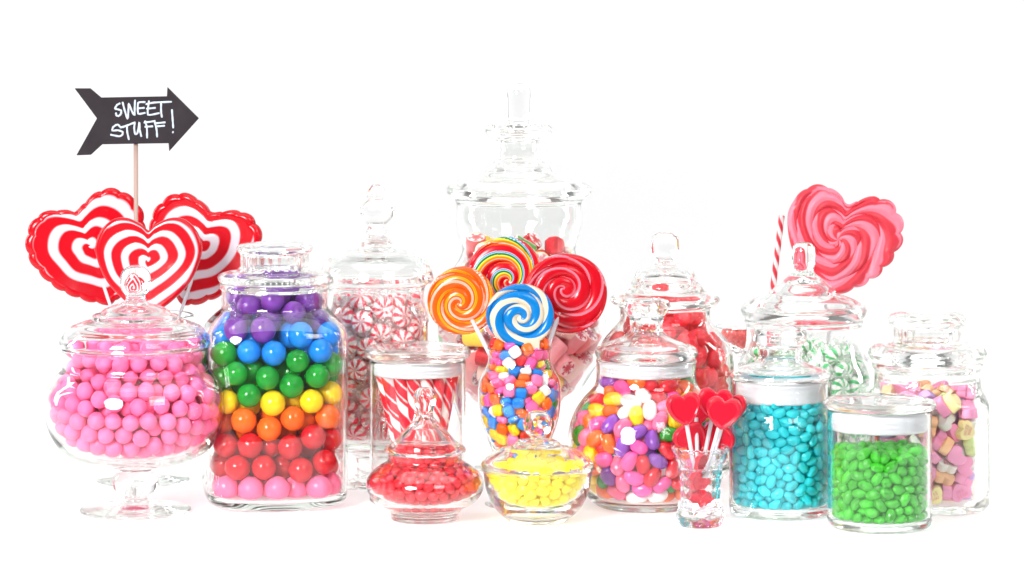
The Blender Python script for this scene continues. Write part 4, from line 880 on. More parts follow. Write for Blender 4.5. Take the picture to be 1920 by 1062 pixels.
 'bean': '''-34 111 155 -34 55 -4 -11 119 162 63 -43 61 58 70 31 18 11 -91 -19 -123 126 91 -33 -21 103 -48 174 45 20 46 10 120 80 -59 62 35
-110 0 176 61 73 -6 126 -20 135 37 46 37 -97 28 180 -43 -82 16 114 -16 69 48 70 -23 -114 32 160 25 -77 -4 105 -32 152 -45 -51 24
-22 126 132 63 10 14 -70 -95 163 -40 18 90 2 -103 189 60 -12 -70 -36 -122 100 39 74 -38 -11 -123 94 37 -70 -3 33 -92 194 90 7 16
10 128 129 36 -66 27 119 -47 126 20 54 19 -118 -47 100 -18 60 2 111 66 128 22 66 49 -112 -59 135 -21 -40 -41 84 -95 134 36 -19 -85
-8 124 107 54 -73 30 -91 55 149 22 -56 -66 85 48 156 25 -30 -68 -84 82 164 10 0 32 38 -118 147 -79 -15 17 -92 -54 182 -45 -89 -5
-106 -48 159 48 -72 1 46 -102 171 72 -53 -41 106 7 175 26 4 21 103 22 151 -85 -4 -35 -127 4 98 63 5 76 15 113 157 42 11 -70
6 -117 71 24 82 -29 -55 111 136 16 -6 -86 101 79 101 50 63 58 96 44 132 45 78 42 -96 -85 136 -81 8 -39 -49 -118 125 55 -55 26
-80 93 142 -55 79 -19 121 -3 156 49 -74 -3 -95 56 174 -14 98 -5 -92 5 193 -88 23 42 106 -73 120 -40 54 -73 -22 -119 152 -5 -22 -14
124 28 135 56 -30 -46 -106 30 68 56 -5 34 -42 -98 135 11 56 82 110 15 59 -84 27 -39 -57 99 157 23 12 -67 34 122 138 66 52 -45
17 -90 32 2 -16 -10 -1 -97 161 48 30 65 -111 64 106 -71 -23 55 54 112 94 -11 -79 10 101 39 176 74 65 17 103 -63 147 -90 -26 -32
-126 -21 105 -64 -28 -71 -82 -98 100 18 52 72 70 -81 182 30 -58 -72 -125 19 140 28 70 11 90 -92 103 -22 -60 -35 33 -124 120 -85 15 38
49 95 52 53 -3 -61 99 1 38 30 83 21 -35 123 106 -42 -50 -70 -72 -104 129 53 42 -34 120 28 87 -10 84 3 -48 110 83 61 -38 58
8 96 34 -1 -96 -28 93 50 50 -79 27 -41 88 -78 161 -41 -42 2 69 45 28 -31 90 -23 -105 -71 106 -21 50 -39 -92 90 112 -22 -59 13
111 48 155 47 -37 -36 -100 -47 59 -57 -66 37 -27 -113 69 -12 -55 -82 79 102 104 -74 -22 -51 -123 -34 135 -18 77 4 -11 107 54 49 -4 14
126 -21 103 -19 -58 -34 24 -106 55 -22 -32 -10 58 -94 58 23 -34 -89 108 3 129 36 -23 -65 -118 50 134 84 28 44 30 124 102 77 -3 -62
-123 34 107 -53 22 -66 -30 -99 109 -11 -97 -3 -95 58 59 -88 -22 41 -94 76 82 -54 -30 26 119 48 109 -2 54 54 -73 -92 69 78 37 -46
96 -28 47 67 16 71 71 92 68 -48 69 12 67 -101 155 -58 46 63 -58 -80 38 0 -86 41 92 71 69 50 30 -81 126 9 111 -50 72 -40
-127 -6 133 56 -60 16 -20 117 77 -3 71 -60 60 -114 121 -53 37 66 -30 102 121 -5 -32 -94 -112 0 60 52 13 80 -95 -72 79 42 90 -6
-105 48 88 -32 -20 -17 87 28 39 -28 32 47 60 114 127 69 31 -49 6 -126 139 58 16 -61 84 -61 47 81 51 0 -56 -104 90 -71 -51 -40
32 78 29 22 -24 -88 -105 15 88 40 -3 82 11 107 103 51 -25 63 -115 -25 76 26 -19 -67 35 104 120 3 -86 45 -71 96 93 -9 -84 52
-12 -102 46 69 -8 -10 71 11 28 -53 -84 -5 -78 -56 36 -35 -74 -57 44 -114 86 68 -39 48 67 63 56 -5 -65 46 95 80 144 -65 -32 66
116 -44 94 53 -66 -2 -94 -42 84 12 51 36 62 -72 35 -60 -33 68 -65 110 113 -18 10 -96 50 108 161 -70 21 22 -94 0 33 -6 33 -30
-114 -21 163 65 67 -5 17 -124 101 11 25 24 -72 56 31 -97 11 16 18 -104 140 47 22 -72 22 101 55 -82 56 -9 -47 -97 58 -46 -56 -52
-95 34 43 36 -58 -54 -106 5 120 24 -24 -60 75 97 145 59 -57 55 -68 -32 28 21 -19 -50 2 -81 51 -19 8 90 40 65 50 8 -5 91
106 49 80 57 45 -41 -103 -14 97 35 33 76 75 -40 28 -6 -4 -87 87 -79 71 23 -52 -70 -30 92 35 -84 13 17 105 -46 65 77 38 34
-3 106 134 15 -51 82 -48 -110 159 23 66 -65 35 48 29 17 89 42 48 83 75 45 -4 -82 90 0 64 8 -33 -52 -11 -98 131 -37 -15 87
-84 64 103 -20 -4 -90 32 -100 107 92 -9 4 -5 72 28 1 8 -1 -95 -27 39 -40 -84 2 -70 -75 140 -39 -51 54 -77 24 29 -18 7 -70
-43 -59 28 8 0 99 -79 -67 60 -3 68 -50 37 -64 28 5 2 -84 -70 91 66 -18 77 -55 75 -14 44 27 15 56 -3 94 75 -50 65 -17
-21 -83 29 -80 3 -11 68 -63 68 80 27 24 74 75 90 -77 -24 -45 56 -21 27 -4 6 55 -7 -96 76 -34 50 65 -20 100 96 -19 -32 93
104 -66 90 8 56 46 68 -102 89 -62 8 78 103 29 106 -44 -45 77 -75 39 57 -86 -21 44 -43 69 28 -11 -28 95 35 -80 52 37 -66 65
-102 11 146 61 55 3 92 28 73 -55 -10 83 77 -35 62 -36 79 -3 -62 -45 53 42 25 85 21 -96 79 -38 -16 -52 -36 94 63 -9 62 75
27 -15 29 22 31 -90 53 -51 47 -47 -7 58 -84 12 57 6 -97 0 66 -86 115 82 23 20 116 3 86 -16 -45 88 3 -64 28 8 -28 96
-70 81 120 21 -77 -51 56 85 104 75 41 41 -17 76 51 82 55 12 -93 -13 70 -18 70 -38 1 48 33 52 39 -25 -32 -78 53 10 77 59
-22 -40 28 17 26 90 -62 79 46 -1 -19 12 23 74 73 23 73 53 46 -87 82 -21 -45 -53 42 16 28 9 -4 62 -54 32 38 -30 -6 -81
-76 -14 48 -50 15 -72 31 103 78 4 13 30 -7 -71 71 66 -35 9 -64 -5 69 62 5 -33 60 36 50 -25 -14 95 79 80 121 38 85 36
-54 6 27 -3 8 40 25 -57 49 -50 -30 26 -28 45 33 -58 66 45 -81 -77 116 -47 -70 50 62 -13 70 56 -69 42 -73 61 69 86 18 -37
21 -40 29 -19 79 58 -46 57 52 37 23 39 -65 -45 83 11 92 10 89 -42 86 -63 -29 34 102 -30 120 21 54 -41 -81 24 83 -79 51 19
-32 -51 49 -37 -72 56 77 49 76 27 4 -89 -21 74 78 29 34 -73 -53 -71 70 12 -43 -55 44 -26 51 14 -40 -87 -48 -20 39 -56 -27 -77
-53 75 77 -8 -90 -24 -27 -6 27 -64 -76 -9 4 4 27 -6 -8 0 -3 -48 48 41 -78 -27 74 -74 92 26 -73 -62 11 72 48 -47 -82 8
38 74 122 -3 -1 -8 90 55 107 -30 -33 -8 -77 -20 91 -4 66 -8 -69 -75 91 -63 18 -61 29 86 100 -80 35 37 49 -42 71 -20 90 39
-32 -89 80 60 -76 18 -41 8 48 -18 6 -90 -100 71 129 -45 -83 16 -28 -18 52 -29 -78 18 -54 22 68 25 50 24 -14 24 33 -50 67 49
-3 -21 32 34 26 -54 -51 -16 88 -34 48 -68 55 5 46 -50 84 17 24 42 51 25 -3 -20 45 -96 133 -89 -28 -11 -43 85 101 -31 51 -18
1 -106 111 -11 -40 -54 52 58 81 34 -36 29 41 -76 108 79 -12 59 -45 -73 96 64 -65 -8 -28 39 60 77 52 26 69 14 74 16 -31 -4
-30 10 71 4 -80 -54 16 28 32 2 38 4 17 -19 52 46 -26 -73 90 -56 111 80 27 2 -103 -33 118 7 -12 -64 -20 -43 69 8 38 49
27 12 48 42 8 37 -9 6 48 -6 47 -86 -2 59 66 -35 81 -22 -85 6 99 29 -37 78 -64 45 88 64 63 44 20 44 76 99 13 0
40 0 65 3 7 -79 4 73 92 -57 82 -3 -4 -12 64 -63 66 42 86 13 115 -10 74 4 23 -68 75 40 38 -84 -46 -35 68 0 19 72
-26 -15 81 34 7 52 -41 54 80 -58 -60 -8 102 -10 102 70 55 45 -38 30 87 50 33 -4 18 12 73 -33 61 -53 -99 37 114 -8 46 -44
-1 28 63 -26 -32 -91 -100 -20 139 9 16 81 30 60 98 13 50 -82 54 -58 88 88 35 22 -16 -76 96 9 -31 -44 48 32 72 14 62 -70
12 -77 97 62 18 49 80 -9 89 -78 54 14 -22 -105 179 54 42 -52 12 -41 68 95 -17 -5 -12 45 86 28 -6 -42 64 57 114 34 28 -90
-34 49 106 -80 -26 0 -7 13 86 -20 13 -36 -22 76 110 2 44 -20 -60 -1 107 -11 3 63 40 36 98 -84 -40 -20 73 34 95 34 87 35
-78 -47 105 -41 -84 28 -58 60 114 80 46 -13 24 -22 78 11 22 92 81 -47 132 -2 23 97 4 83 115 24 -11 -43 -1 -53 88 -9 6 -16
-74 32 108 -28 32 -54 -34 -46 93 -19 -18 -47 -6 93 158 -5 -88 45 56 -53 113 -89 45 -8 -45 81 133 -74 -56 -34 -16 84 136 -21 -86 34
31 -50 94 74 -45 43 -3 -20 89 -32 -61 38 52 6 89 -76 50 -25 72 -35 103 -59 -15 78 -31 -73 120 -58 9 -77 -28 -24 105 6 90 -43
-17 30 107 -22 97 -12 23 48 118 -80 56 1 22 -2 95 -35 15 9 12 31 97 24 13 66 -56 -72 118 47 71 26 83 -12 118 28 -38 28
-6 6 110 -11 36 -86 -84 -5 158 -68 -44 -59 27 103 182 9 46 80 68 -71 136 -25 -20 3 46 -26 95 -14 3 -58 -4 56 115 82 -2 -48
-80 5 128 20 -90 -11 12 -37 104 24 -76 -34 -55 -38 109 14 34 82 50 90 140 26 -79 29 60 16 110 10 17 81 -49 29 117 -84 49 12
-36 53 131 -3 1 -1 15 -85 122 -8 45 89 20 -113 170 80 6 52 -75 -24 125 46 -87 -14 -34 3 102 5 52 38 -87 -53 136 -73 14 65
57 -19 117 -76 44 -42 -6 -65 117 -15 41 36 18 87 138 -18 98 11 -25 21 129 83 -52 -16 6 -15 117 -27 92 -24 73 33 130 49 -50 16
29 16 111 21 24 -16 -46 -77 150 58 -73 23 -81 36 133 75 -63 0 -90 -74 161 -94 0 -16 68 67 139 5 -7 -4 -65 63 140 -72 -69 -6
-47 5 130 67 -20 -11 24 -58 122 8 -2 23 75 -53 155 98 -11 18 2 34 130 -22 60 -62 47 46 128 -43 -73 21 77 -24 141 97 2 10
-1 62 146 -52 77 37 -90 -26 173 35 -9 62 39 -2 130 96 -15 14 28 63 143 19 -20 -91 5 -73 141 8 -24 -74 -80 33 160 11 36 -89
-45 -24 127 -7 23 84 32 -25 116 0 -28 -68 65 10 135 -72 38 -7 5 7 134 8 -78 -61 94 -2 149 -88 23 -39 50 -43 135 24 -23 -55
-54 30 143 -84 34 -6 -24 -45 119 -12 90 -43 -38 65 152 90 34 4 -56 -49 133 -38 4 -15 -20 -17 128 37 52 54 34 -75 141 -5 -32 -87
86 -25 166 -41 88 -13 87 73 172 50 -55 -29 10 -40 131 -25 -16 37 -22 -86 149 65 -66 37 42 -55 157 1 95 22 -72 -30 148 -15 15 -97
-65 64 165 -9 29 -83 27 -83 167 76 31 23 26 84 162 26 -40 -82 102 -20 187 90 32 -29 -15 -50 143 -5 -15 71 32 -27 148 75 50 8
-23 40 152 -65 73 -14 -65 9 152 -74 -55 -33 5 -16 142 12 -81 57 4 26 153 7 11 -95 31 26 136 94 -33 -5 -71 -54 163 60 -20 -29
-41 -45 154 -1 4 37 9 -64 164 22 -97 13 56 -78 158 37 -83 -42 60 92 178 76 13 -37 -32 100 183 74 29 -25 -43 -15 149 12 6 -27
-63 88 182 -47 -8 41 7 -34 160 19 -1 -86 65 -6 154 -51 -15 -9 -45 35 166 -81 -56 14 -58 -25 168 -16 -98 -8 -27 6 150 -31 -93 -15
57 -32 162 -71 9 -62 -66 -75 182 -18 22 -94 84 47 195 -35 39 -66 58 42 150 -50 79 -19 57 71 162 -78 2 -9 -25 -65 164 43 -90 12
34 44 159 13 8 -82 -19 -22 162 25 22 76 -40 79 172 56 -72 11 26 7 153 74 -61 -26 77 -48 181 24 -10 -88 -43 -90 181 -56 71 -38
-14 72 170 -61 66 40 70 41 174 22 -26 -71 38 -13 169 -46 -8 4 -92 -28 198 -86 50 -9 -21 18 172 -95 19 21 37 68 181 82 49 21
-12 -80 183 -38 67 62 -47 -1 171 -8 -96 22 50 -62 182 72 66 18 9 53 166 -1 4 -97 80 17 163 77 -16 54 3 -3 163 -27 -24 -34
53 15 163 48 6 -88 30 -41 174 85 32 4 -68 -42 185 -89 46 -4 95 15 198 35 59 35 11 81 182 -42 -31 80 -58 52 184 34 0 35
-68 20 180 -35 92 2 5 25 178 27 14 74 -8 -46 178 19 98 -7 -32 -86 203 -15 11 -16 81 -11 206 -82 35 -30 -33 70 218 -2 11 -87
-22 47 177 39 79 47 73 -8 180 -87 -48 0 -41 -52 179 15 -29 -65 -31 -23 185 3 -8 -17 66 68 189 -8 -23 27 31 10 178 -27 95 12
-15 25 196 56 -62 -38 -63 -64 204 -52 4 -18 72 -58 203 50 -78 -38 -9 -3 184 98 7 16 65 18 191 -1 -2 -100 40 38 183 -20 -8 4
2 56 190 -95 27 -14 8 -24 186 -16 12 13 -83 50 197 -57 -34 41 -25 72 195 -68 69 -24 46 79 204 -23 -8 -43 9 -45 201 -19 -86 -1
16 28 200 -14 -88 37 -63 -13 191 25 64 62 52 -8 196 -27 -31 -36 -19 -57 198 -40 82 -25 -35 5 193 44 83 19 25 0 199 16 -23 31
-81 -7 213 38 33 76 -5 102 191 -17 -34 -82 -42 -43 202 16 61 54 20 -70 187 -52 -26 28 77 24 214 -76 -65 -4 -51 76 202 6 9 46
-51 -22 218 -38 -75 54 -18 -28 208 -49 4 5 62 50 207 33 8 -92 -68 -39 212 61 -68 27 62 -33 194 91 0 30 -10 51 212 34 -1 -1
31 56 202 58 81 11 -9 -76 214 63 -16 -50 -38 38 194 -80 -48 -18 34 -31 197 -67 -64 34 -79 24 209 -60 -52 -46 -1 1 208 52 -85 -1
-5 78 211 65 -18 -49 17 -76 211 84 -52 -3 -14 68 234 51 -77 -36 -18 -48 224 -74 -4 -5 -60 45 208 16 -27 60 45 60 225 96 -18 13
-4 26 221 98 -9 12 -31 -5 219 16 74 63 73 -1 232 -74 12 30 46 29 210 -76 -44 -37 44 -68 206 85 -49 14 -59 8 207 -14 -63 -40
-2 -24 229 -23 0 -56 23 -46 221 47 4 82 50 3 218 68 44 2 22 42 221 30 -20 -49 -38 22 214 18 61 75 17 70 233 -22 63 72
20 6 225 12 -46 -76 6 -67 233 32 26 65 -75 8 236 -73 55 -28 -32 41 229 22 88 -41 -47 -63 226 -43 39 -23 66 34 235 -60 58 -48
49 -39 216 -28 21 -54 18 -20 213 -33 18 93 42 14 239 -32 -15 -78 69 -27 222 -56 24 -43 -22 -70 239 -35 -90 22 18 88 207 -10 32 74
-1 44 238 -70 -13 51 36 40 243 10 -79 59 -49 12 236 24 -36 -69 -70 -27 234 19 75 57 43 -22 237 97 -22 0 -31 -23 237 31 12 92
39 -66 230 -30 95 -6 -15 7 235 -41 12 -15 -62 41 233 -1 -6 63''',
 'gummy': '''-97 -3 39 -66 64 -27 53 -62 32 -2 0 35 18 38 29 -71 -70 -3 -62 -35 34 -71 -4 -70 -35 71 31 -64 -77 -1 2 82 32 2 -3 -1
62 18 30 -59 81 -1 22 2 30 -4 -2 5 -10 -83 36 -11 -76 64 -61 0 61 71 -70 -2 35 75 34 49 41 52 87 -45 47 -41 58 20
77 62 39 -83 39 -17 -31 -34 33 52 -48 -44 -20 36 31 -69 2 0 -47 -77 40 -12 -98 -10 61 46 60 -26 -30 90 -17 -98 66 0 100 9
-96 -44 56 -20 68 11 0 -53 57 -56 81 2 -16 2 29 -3 -100 -2 16 33 60 -2 -2 100 -7 102 63 -74 67 -4 32 -92 44 -6 20 92
26 -40 29 -2 0 34 99 2 45 -38 76 -7 60 -21 38 61 -32 -10 70 -73 63 -2 1 94 102 -24 78 -62 41 -62 -9 -63 84 -64 75 0
39 -48 62 4 -7 -83 -51 -87 73 62 46 48 -65 34 30 -1 1 -100 26 69 68 -20 -71 67 9 -10 62 6 -1 -40 -54 1 30 -100 -7 2
-96 33 60 -7 -1 100 -42 -50 72 76 -14 -6 49 2 67 55 18 25 34 -60 93 5 -6 -90 19 -100 79 14 -10 -67 -70 71 58 -81 57 -7
-20 -63 114 16 -8 -37 33 100 69 4 70 69 -18 -104 102 -38 58 54 -81 64 90 -52 -19 -76 -20 9 64 -64 20 68 -16 100 97 55 -53 -52
63 -21 87 -24 24 24 28 21 96 -60 -41 -65 68 80 81 56 -38 -8 -54 -88 109 -96 26 6 55 -90 98 -64 -38 1 -85 -62 94 7 73 47
99 30 71 24 40 -54 -15 35 99 -73 18 -19 -20 59 64 90 -43 0 12 66 98 -5 -9 60 -68 -21 91 -1 2 -83 103 6 100 -1 -95 31
-44 91 67 79 10 -59 19 102 100 99 -9 12 -16 -103 139 -100 7 5 -26 -22 92 0 48 87 92 51 100 49 -46 -21 4 67 128 -93 36 -9
-102 -2 77 -100 4 -5 23 -101 119 37 8 -92 87 -53 95 45 22 -74 -54 35 63 71 0 -2 -44 54 100 -27 67 -60 50 49 101 25 51 -34
-65 25 99 -33 66 36 -104 -12 118 -66 34 -55 102 -22 122 -17 73 -22 89 56 167 -39 55 -4 68 11 108 31 29 -71 54 91 112 -33 -60 73
12 105 133 40 -57 54 -59 88 102 -66 -31 12 -48 -46 137 -34 76 53 -48 -89 143 8 70 -6 76 70 133 24 43 -35 70 -10 137 -8 42 58
-59 80 137 -49 36 -44 -91 -50 126 50 80 -14 10 -21 92 2 -6 70 -25 99 129 62 77 10 48 -29 119 38 2 -85 25 38 134 -11 57 -72
-102 28 108 -64 -22 61 -92 46 136 44 -7 -16 10 67 164 82 0 -56 -68 -14 125 -74 -18 -64 -83 -62 165 42 -25 78 -37 97 162 14 -77 10
-33 4 117 19 91 -36 3 -40 125 -18 -12 90 72 -74 124 -34 -82 43 -22 62 154 61 77 16 -103 9 145 -6 -96 28 33 -60 139 -60 -49 -1
-27 -22 156 -21 38 -4 -72 75 167 -37 92 2 -48 42 136 79 10 -59 -64 -9 165 -10 -98 -8 76 30 142 13 -87 34 -52 -87 183 -8 74 64
-14 -101 169 -2 6 -74 -100 -32 155 67 -8 -66 9 104 176 67 -34 29 -98 30 169 -23 -17 -74 7 7 130 -52 -35 -74 27 -103 160 7 -69 -71
100 0 155 -35 21 0 -12 -59 159 -45 -14 -88 38 15 156 -31 45 19 -29 -101 210 -57 46 28 102 25 188 -64 -39 63 -36 57 189 49 27 69
58 -84 162 59 -29 -41 56 -39 168 72 -63 19 25 -19 147 30 -3 -86 -14 29 160 -39 -65 -44 -59 25 168 -6 -5 99 -92 -46 196 -82 -21 13
-44 -55 183 6 98 -7 15 -105 200 -72 0 10 -93 44 196 3 29 94 -8 -68 203 26 -64 -60 -98 -5 184 1 -42 91 -2 -2 169 -78 53 -25
88 49 211 23 -88 -39 51 46 168 39 -34 82 -16 102 197 45 0 -89 -3 63 197 72 66 11 -46 86 211 60 67 42 -54 38 210 -74 59 -2
100 -32 178 -36 -62 15 54 -92 200 62 -34 61 -58 -24 201 -22 89 -41 9 -98 239 42 48 -50 86 -50 146 -75 41 -49 48 94 154 -59 45 14
-39 -48 223 -78 -43 18 35 -59 210 87 -48 6 50 -23 196 46 -26 -14 -100 17 214 -71 -52 -37 65 9 189 -41 13 48 -78 67 222 56 47 10
75 -62 201 19 70 48 42 58 200 32 92 0 102 -10 206 -8 -93 37 47 -88 234 7 -10 -96 12 -38 172 -19 -22 79 -86 37 244 0 -53 81
67 81 186 2 -70 53 32 100 205 17 -70 59 0 -66 239 -12 73 -2 -100 -19 226 42 -29 64 -69 -71 209 -40 89 -16 97 13 228 0 41 91
-22 -4 195 -48 7 -47 91 -36 228 35 64 27 10 -27 212 -71 -11 19 65 69 236 41 18 88 3 100 230 65 29 -24 -84 -1 260 91 11 -36
-78 -47 242 -46 13 -51 -43 -86 243 53 27 -59 28 65 229 -44 34 -62 54 -11 231 32 44 -52 27 22 230 71 -57 -27 56 -45 238 9 -55 83
-54 -29 255 -79 20 37 -27 37 240 -32 6 94 -27 -10 237 32 -17 -69 38 -73 266 41 -32 77 16 25 190 54 27 -29 -62 2 222 19 38 -90
-16 -22 271 -30 30 -75 -30 50 299 -53 -36 -17 -7 28 216 -31 -22 65 89 -9 259 -44 24 -80 20 -29 248 -56 -54 -46 -9 68 229 16 67 -72
-1 -62 284 57 18 -49 -48 74 252 -24 -58 -65 -43 -62 273 -46 73 20 6 23 255 -34 -8 94 -12 60 273 -73 54 -15 62 -36 271 -73 -15 39
-9 58 330 94 9 32 -50 37 268 -26 -34 0 -15 21 283 3 47 13 11 -24 288 41 -81 -29 23 80 268 -6 44 82 63 31 245 -73 -26 55
44 52 274 -32 44 -83 -63 10 287 80 7 54 -49 26 316 39 -17 -37 34 -42 309 45 -39 -2 9 58 303 -64 -63 33 29 7 279 -10 42 -30
62 22 290 -20 55 3 -53 -23 298 55 0 5 11 17 307 -25 -23 -1 -19 -53 312 -33 12 93 -23 -7 314 -75 -25 61 55 -18 307 -70 -39 -56''',
 'bead': '''-23 -10 207 -2 -2 206 26 18 214 -7 9 199 14 -9 202 -36 -3 219 -10 31 216 31 -10 216 24 10 208 25 -19 214 17 19 207 28 0 211
10 -34 218 9 13 211 14 10 202 -11 -1 199 -8 -15 214 6 -18 204 -25 9 208 -27 17 215 19 -27 216 8 2 209 -2 27 210 -1 9 209
-30 -12 215 -12 -26 211 6 -9 210 20 0 204 15 -5 213 -4 -21 205 -15 14 204 2 -19 214 -32 7 216 -1 -29 212 24 -10 208 -11 4 208
-12 23 208 -14 -17 206 9 -26 210 -7 -12 200 -29 -2 211 -4 18 204 6 22 206 -19 -30 219 17 -19 207 -12 -7 208 -20 26 216 18 27 215
4 10 199 -20 0 204 8 30 213 -9 -34 218 0 1 196 10 0 198 32 9 216 -22 -20 213 4 -9 198 -9 8 218 0 35 218 -25 -4 223
24 0 221 17 6 215 21 -10 220 33 -18 222 27 -28 223 -39 6 224 5 20 218 -18 34 223 18 -20 224 -9 -12 225 8 -24 222 12 -15 216
-16 -20 221 -12 -29 227 -41 -8 228 -29 25 222 -25 -33 227 -11 22 222 39 -9 225 0 2 217 -36 -17 224 24 11 224 -9 -40 227 33 19 222
-35 16 222 10 37 222 20 34 224 -16 16 215 9 -3 221 7 -13 226 -28 -24 221 8 8 221 -18 -10 217 -10 -3 218 12 26 224 -25 -15 225
0 -38 222 -23 10 222 -1 13 224 19 -35 224 -5 2 227 -14 13 227 38 9 224 -5 -24 220 16 17 219 0 -9 219 -19 1 215 36 0 219
-5 18 214 23 23 224''',
 'green_mint': '''-55 54 29 -4 22 -85 -64 -93 73 18 -73 45 92 -66 83 24 65 -18 12 111 43 -16 -81 -56 -37 -100 34 11 42 90 78 63 30 -13 -18 93
-71 88 175 39 63 -21 78 71 150 19 -61 -22 67 -89 46 -38 -45 -2 -98 -57 122 58 -40 -27 -111 19 79 -45 -56 37 86 51 195 -58 48 -62
-74 81 47 -79 11 58 -6 -81 34 -4 44 89 -87 -65 82 61 -49 21 93 -56 38 38 -31 -86 -96 46 35 -87 -30 26 35 72 31 -8 23 -61
57 92 117 -48 68 41 17 -106 35 89 16 -2 -112 -11 112 -30 -65 37 45 -65 28 48 -87 4 -82 63 119 -88 10 25 107 -30 84 -63 30 71
69 -21 28 -92 38 1 -11 -3 25 4 -2 71 61 94 49 58 -34 0 -26 -106 71 -46 -33 -79 -83 -73 41 -16 -81 46 106 38 53 63 -30 -52
-87 -36 29 97 -23 -8 79 75 77 -68 55 9 107 -9 36 56 70 23 37 -99 63 52 72 -27 -8 80 30 2 25 -95 -107 1 38 -80 -23 45
-67 -1 28 -2 5 89 -52 -72 42 -48 -36 -75 -36 102 38 -44 75 48 78 -47 53 33 -38 -76 -84 34 51 15 29 -23 48 28 27 3 5 30
-30 109 163 70 -3 25 85 20 38 -46 69 -24 -33 -44 27 -2 1 -37 26 -20 27 6 0 70 -91 67 88 68 21 44 101 42 89 -16 -45 65
46 -42 46 7 -22 -83 -107 -30 65 -22 -77 24 7 -46 36 -20 -49 71 29 93 62 -84 -49 -21 59 5 48 -4 0 88 63 -76 76 16 -51 -40
-71 -38 48 -93 -33 17 -43 26 36 -4 -92 -11 102 -1 63 21 8 -88 -89 -5 61 -2 52 29 22 -78 64 -24 41 84 2 42 26 -6 -100 -2
-21 -67 53 72 65 -22 13 -3 48 -11 -6 84 73 30 66 -6 -4 73 57 59 47 10 2 -51 -86 12 93 14 31 -20 6 -104 73 34 -51 0
-58 63 67 29 22 -53 74 -22 72 22 -26 -84 -8 105 67 -50 74 24 -20 34 52 16 25 -34 -46 94 65 39 -13 66 -78 37 77 -80 -51 0
36 -46 68 -28 3 88 20 -111 139 -69 -24 -5 46 -4 71 -30 -7 78 -60 -91 111 32 39 84 -21 -80 84 40 -86 27 -21 66 48 3 22 -94
22 43 47 10 -1 -48 103 46 158 -66 -13 -72 44 -100 105 -48 28 70 -49 -45 65 0 16 59 48 65 76 33 28 -88 -30 -16 44 -7 2 87
106 8 98 11 -44 47 -6 -36 65 92 39 1 -34 97 92 -26 -91 -15 31 36 72 10 32 -92 -55 7 62 21 3 51 18 -79 95 -30 11 57
70 29 89 -70 -70 -12 -17 7 65 -8 18 -86 -16 -111 110 16 -75 60 -86 -39 89 18 -73 37 0 64 69 -75 -64 8 58 -96 172 -52 50 68
85 66 114 -86 -8 -47 -41 61 88 19 17 -23 51 -69 228 -40 25 77 27 110 98 70 -5 -16 -50 -51 90 -7 11 -75 73 -84 127 42 62 -36
9 84 89 0 11 -30 23 13 83 -16 96 14 -59 -13 83 -92 -21 27 -20 109 120 -18 -82 -46 108 -31 145 -72 -24 53 -26 -13 88 -16 -95 6
-42 26 89 18 95 27 -87 -56 208 -22 82 28 44 60 103 15 14 -98 -65 23 111 12 -6 90 -4 46 91 -59 76 25 2 3 98 -38 -92 -10
25 -32 86 -3 -18 -56 58 97 166 42 55 -71 -72 -51 122 -25 -83 33 26 36 110 15 97 17 62 -50 97 -21 4 66 -7 -54 93 -23 17 90
-36 -43 112 -20 -93 30 -79 -10 114 -8 -28 87 -35 -79 113 -36 -5 -73 8 85 114 -4 12 -99 80 34 119 27 20 -94 33 -75 118 61 -76 11
-47 -67 139 86 -47 -7 -56 91 125 35 -41 67 -31 -9 115 8 8 99 86 -51 124 46 51 5 12 -34 110 3 8 100 -66 47 137 1 14 -53
111 11 146 20 -66 11 -103 32 126 -53 28 69 -40 63 116 39 2 45 -103 -42 157 6 56 52 -47 80 159 64 -24 57 65 -72 199 -54 24 69
-32 57 143 42 -27 86 48 -2 102 -16 10 -98 56 -41 119 -40 6 65 -75 -54 167 -62 2 -67 -6 -83 123 -19 12 -48 91 -12 108 37 -3 -90
37 75 131 10 36 -90 -17 -43 133 -30 -93 19 -99 55 157 37 -60 -64 -6 94 138 -7 14 -97 91 -67 173 -61 40 68 -76 -82 152 -20 -74 53
50 46 136 -64 71 28 15 104 159 32 -21 92 -25 29 117 20 -96 16 -60 -18 138 2 8 51 -1 -84 147 -28 -5 -91 15 10 123 5 -8 21
70 31 147 -95 0 8 57 1 124 -11 20 -86 -29 -108 148 -11 -82 54 -108 23 180 -2 68 -34 25 -37 132 71 -70 -1 -74 42 163 -18 26 -85
5 42 132 -12 97 -22 87 -9 137 43 -29 -70 -20 -103 184 37 53 76 55 -31 145 95 -17 -6 -98 0 142 -96 -9 14 -10 -6 138 -12 -3 93
34 -78 147 -6 32 10 -40 95 206 43 61 -36 12 -41 155 87 48 10 57 -67 161 -20 13 -97 -31 20 148 -9 96 -23 -72 54 230 88 43 6
-42 -75 162 -20 3 -70 -70 -31 185 -17 -44 -82 94 20 176 49 12 -84 61 63 177 -52 13 81 -34 -31 156 98 -3 -11 -62 -91 188 -74 33 -14
110 -20 184 -43 46 -59 47 -46 181 71 -55 34 23 14 148 -18 -98 -2 -101 -16 170 36 24 90 20 58 152 -18 0 86 54 25 171 -97 -3 -20
-14 57 163 -7 14 -80 -83 59 195 23 -68 -69 60 -5 157 31 -92 24 -48 -54 190 20 -82 -32 27 82 175 21 -10 5 -61 4 160 20 -11 -91
-14 -11 166 18 -96 9 81 -34 171 -46 -1 66 -12 -72 173 18 19 96 -14 27 177 -12 -95 -20 87 -36 208 24 -14 41 18 -105 180 45 66 -51
-82 3 182 -14 -9 -87 38 99 202 -51 -3 -34 72 -14 184 -24 4 48 -38 64 197 -8 -83 42 -51 44 178 8 12 63 -10 -36 186 -89 -35 18
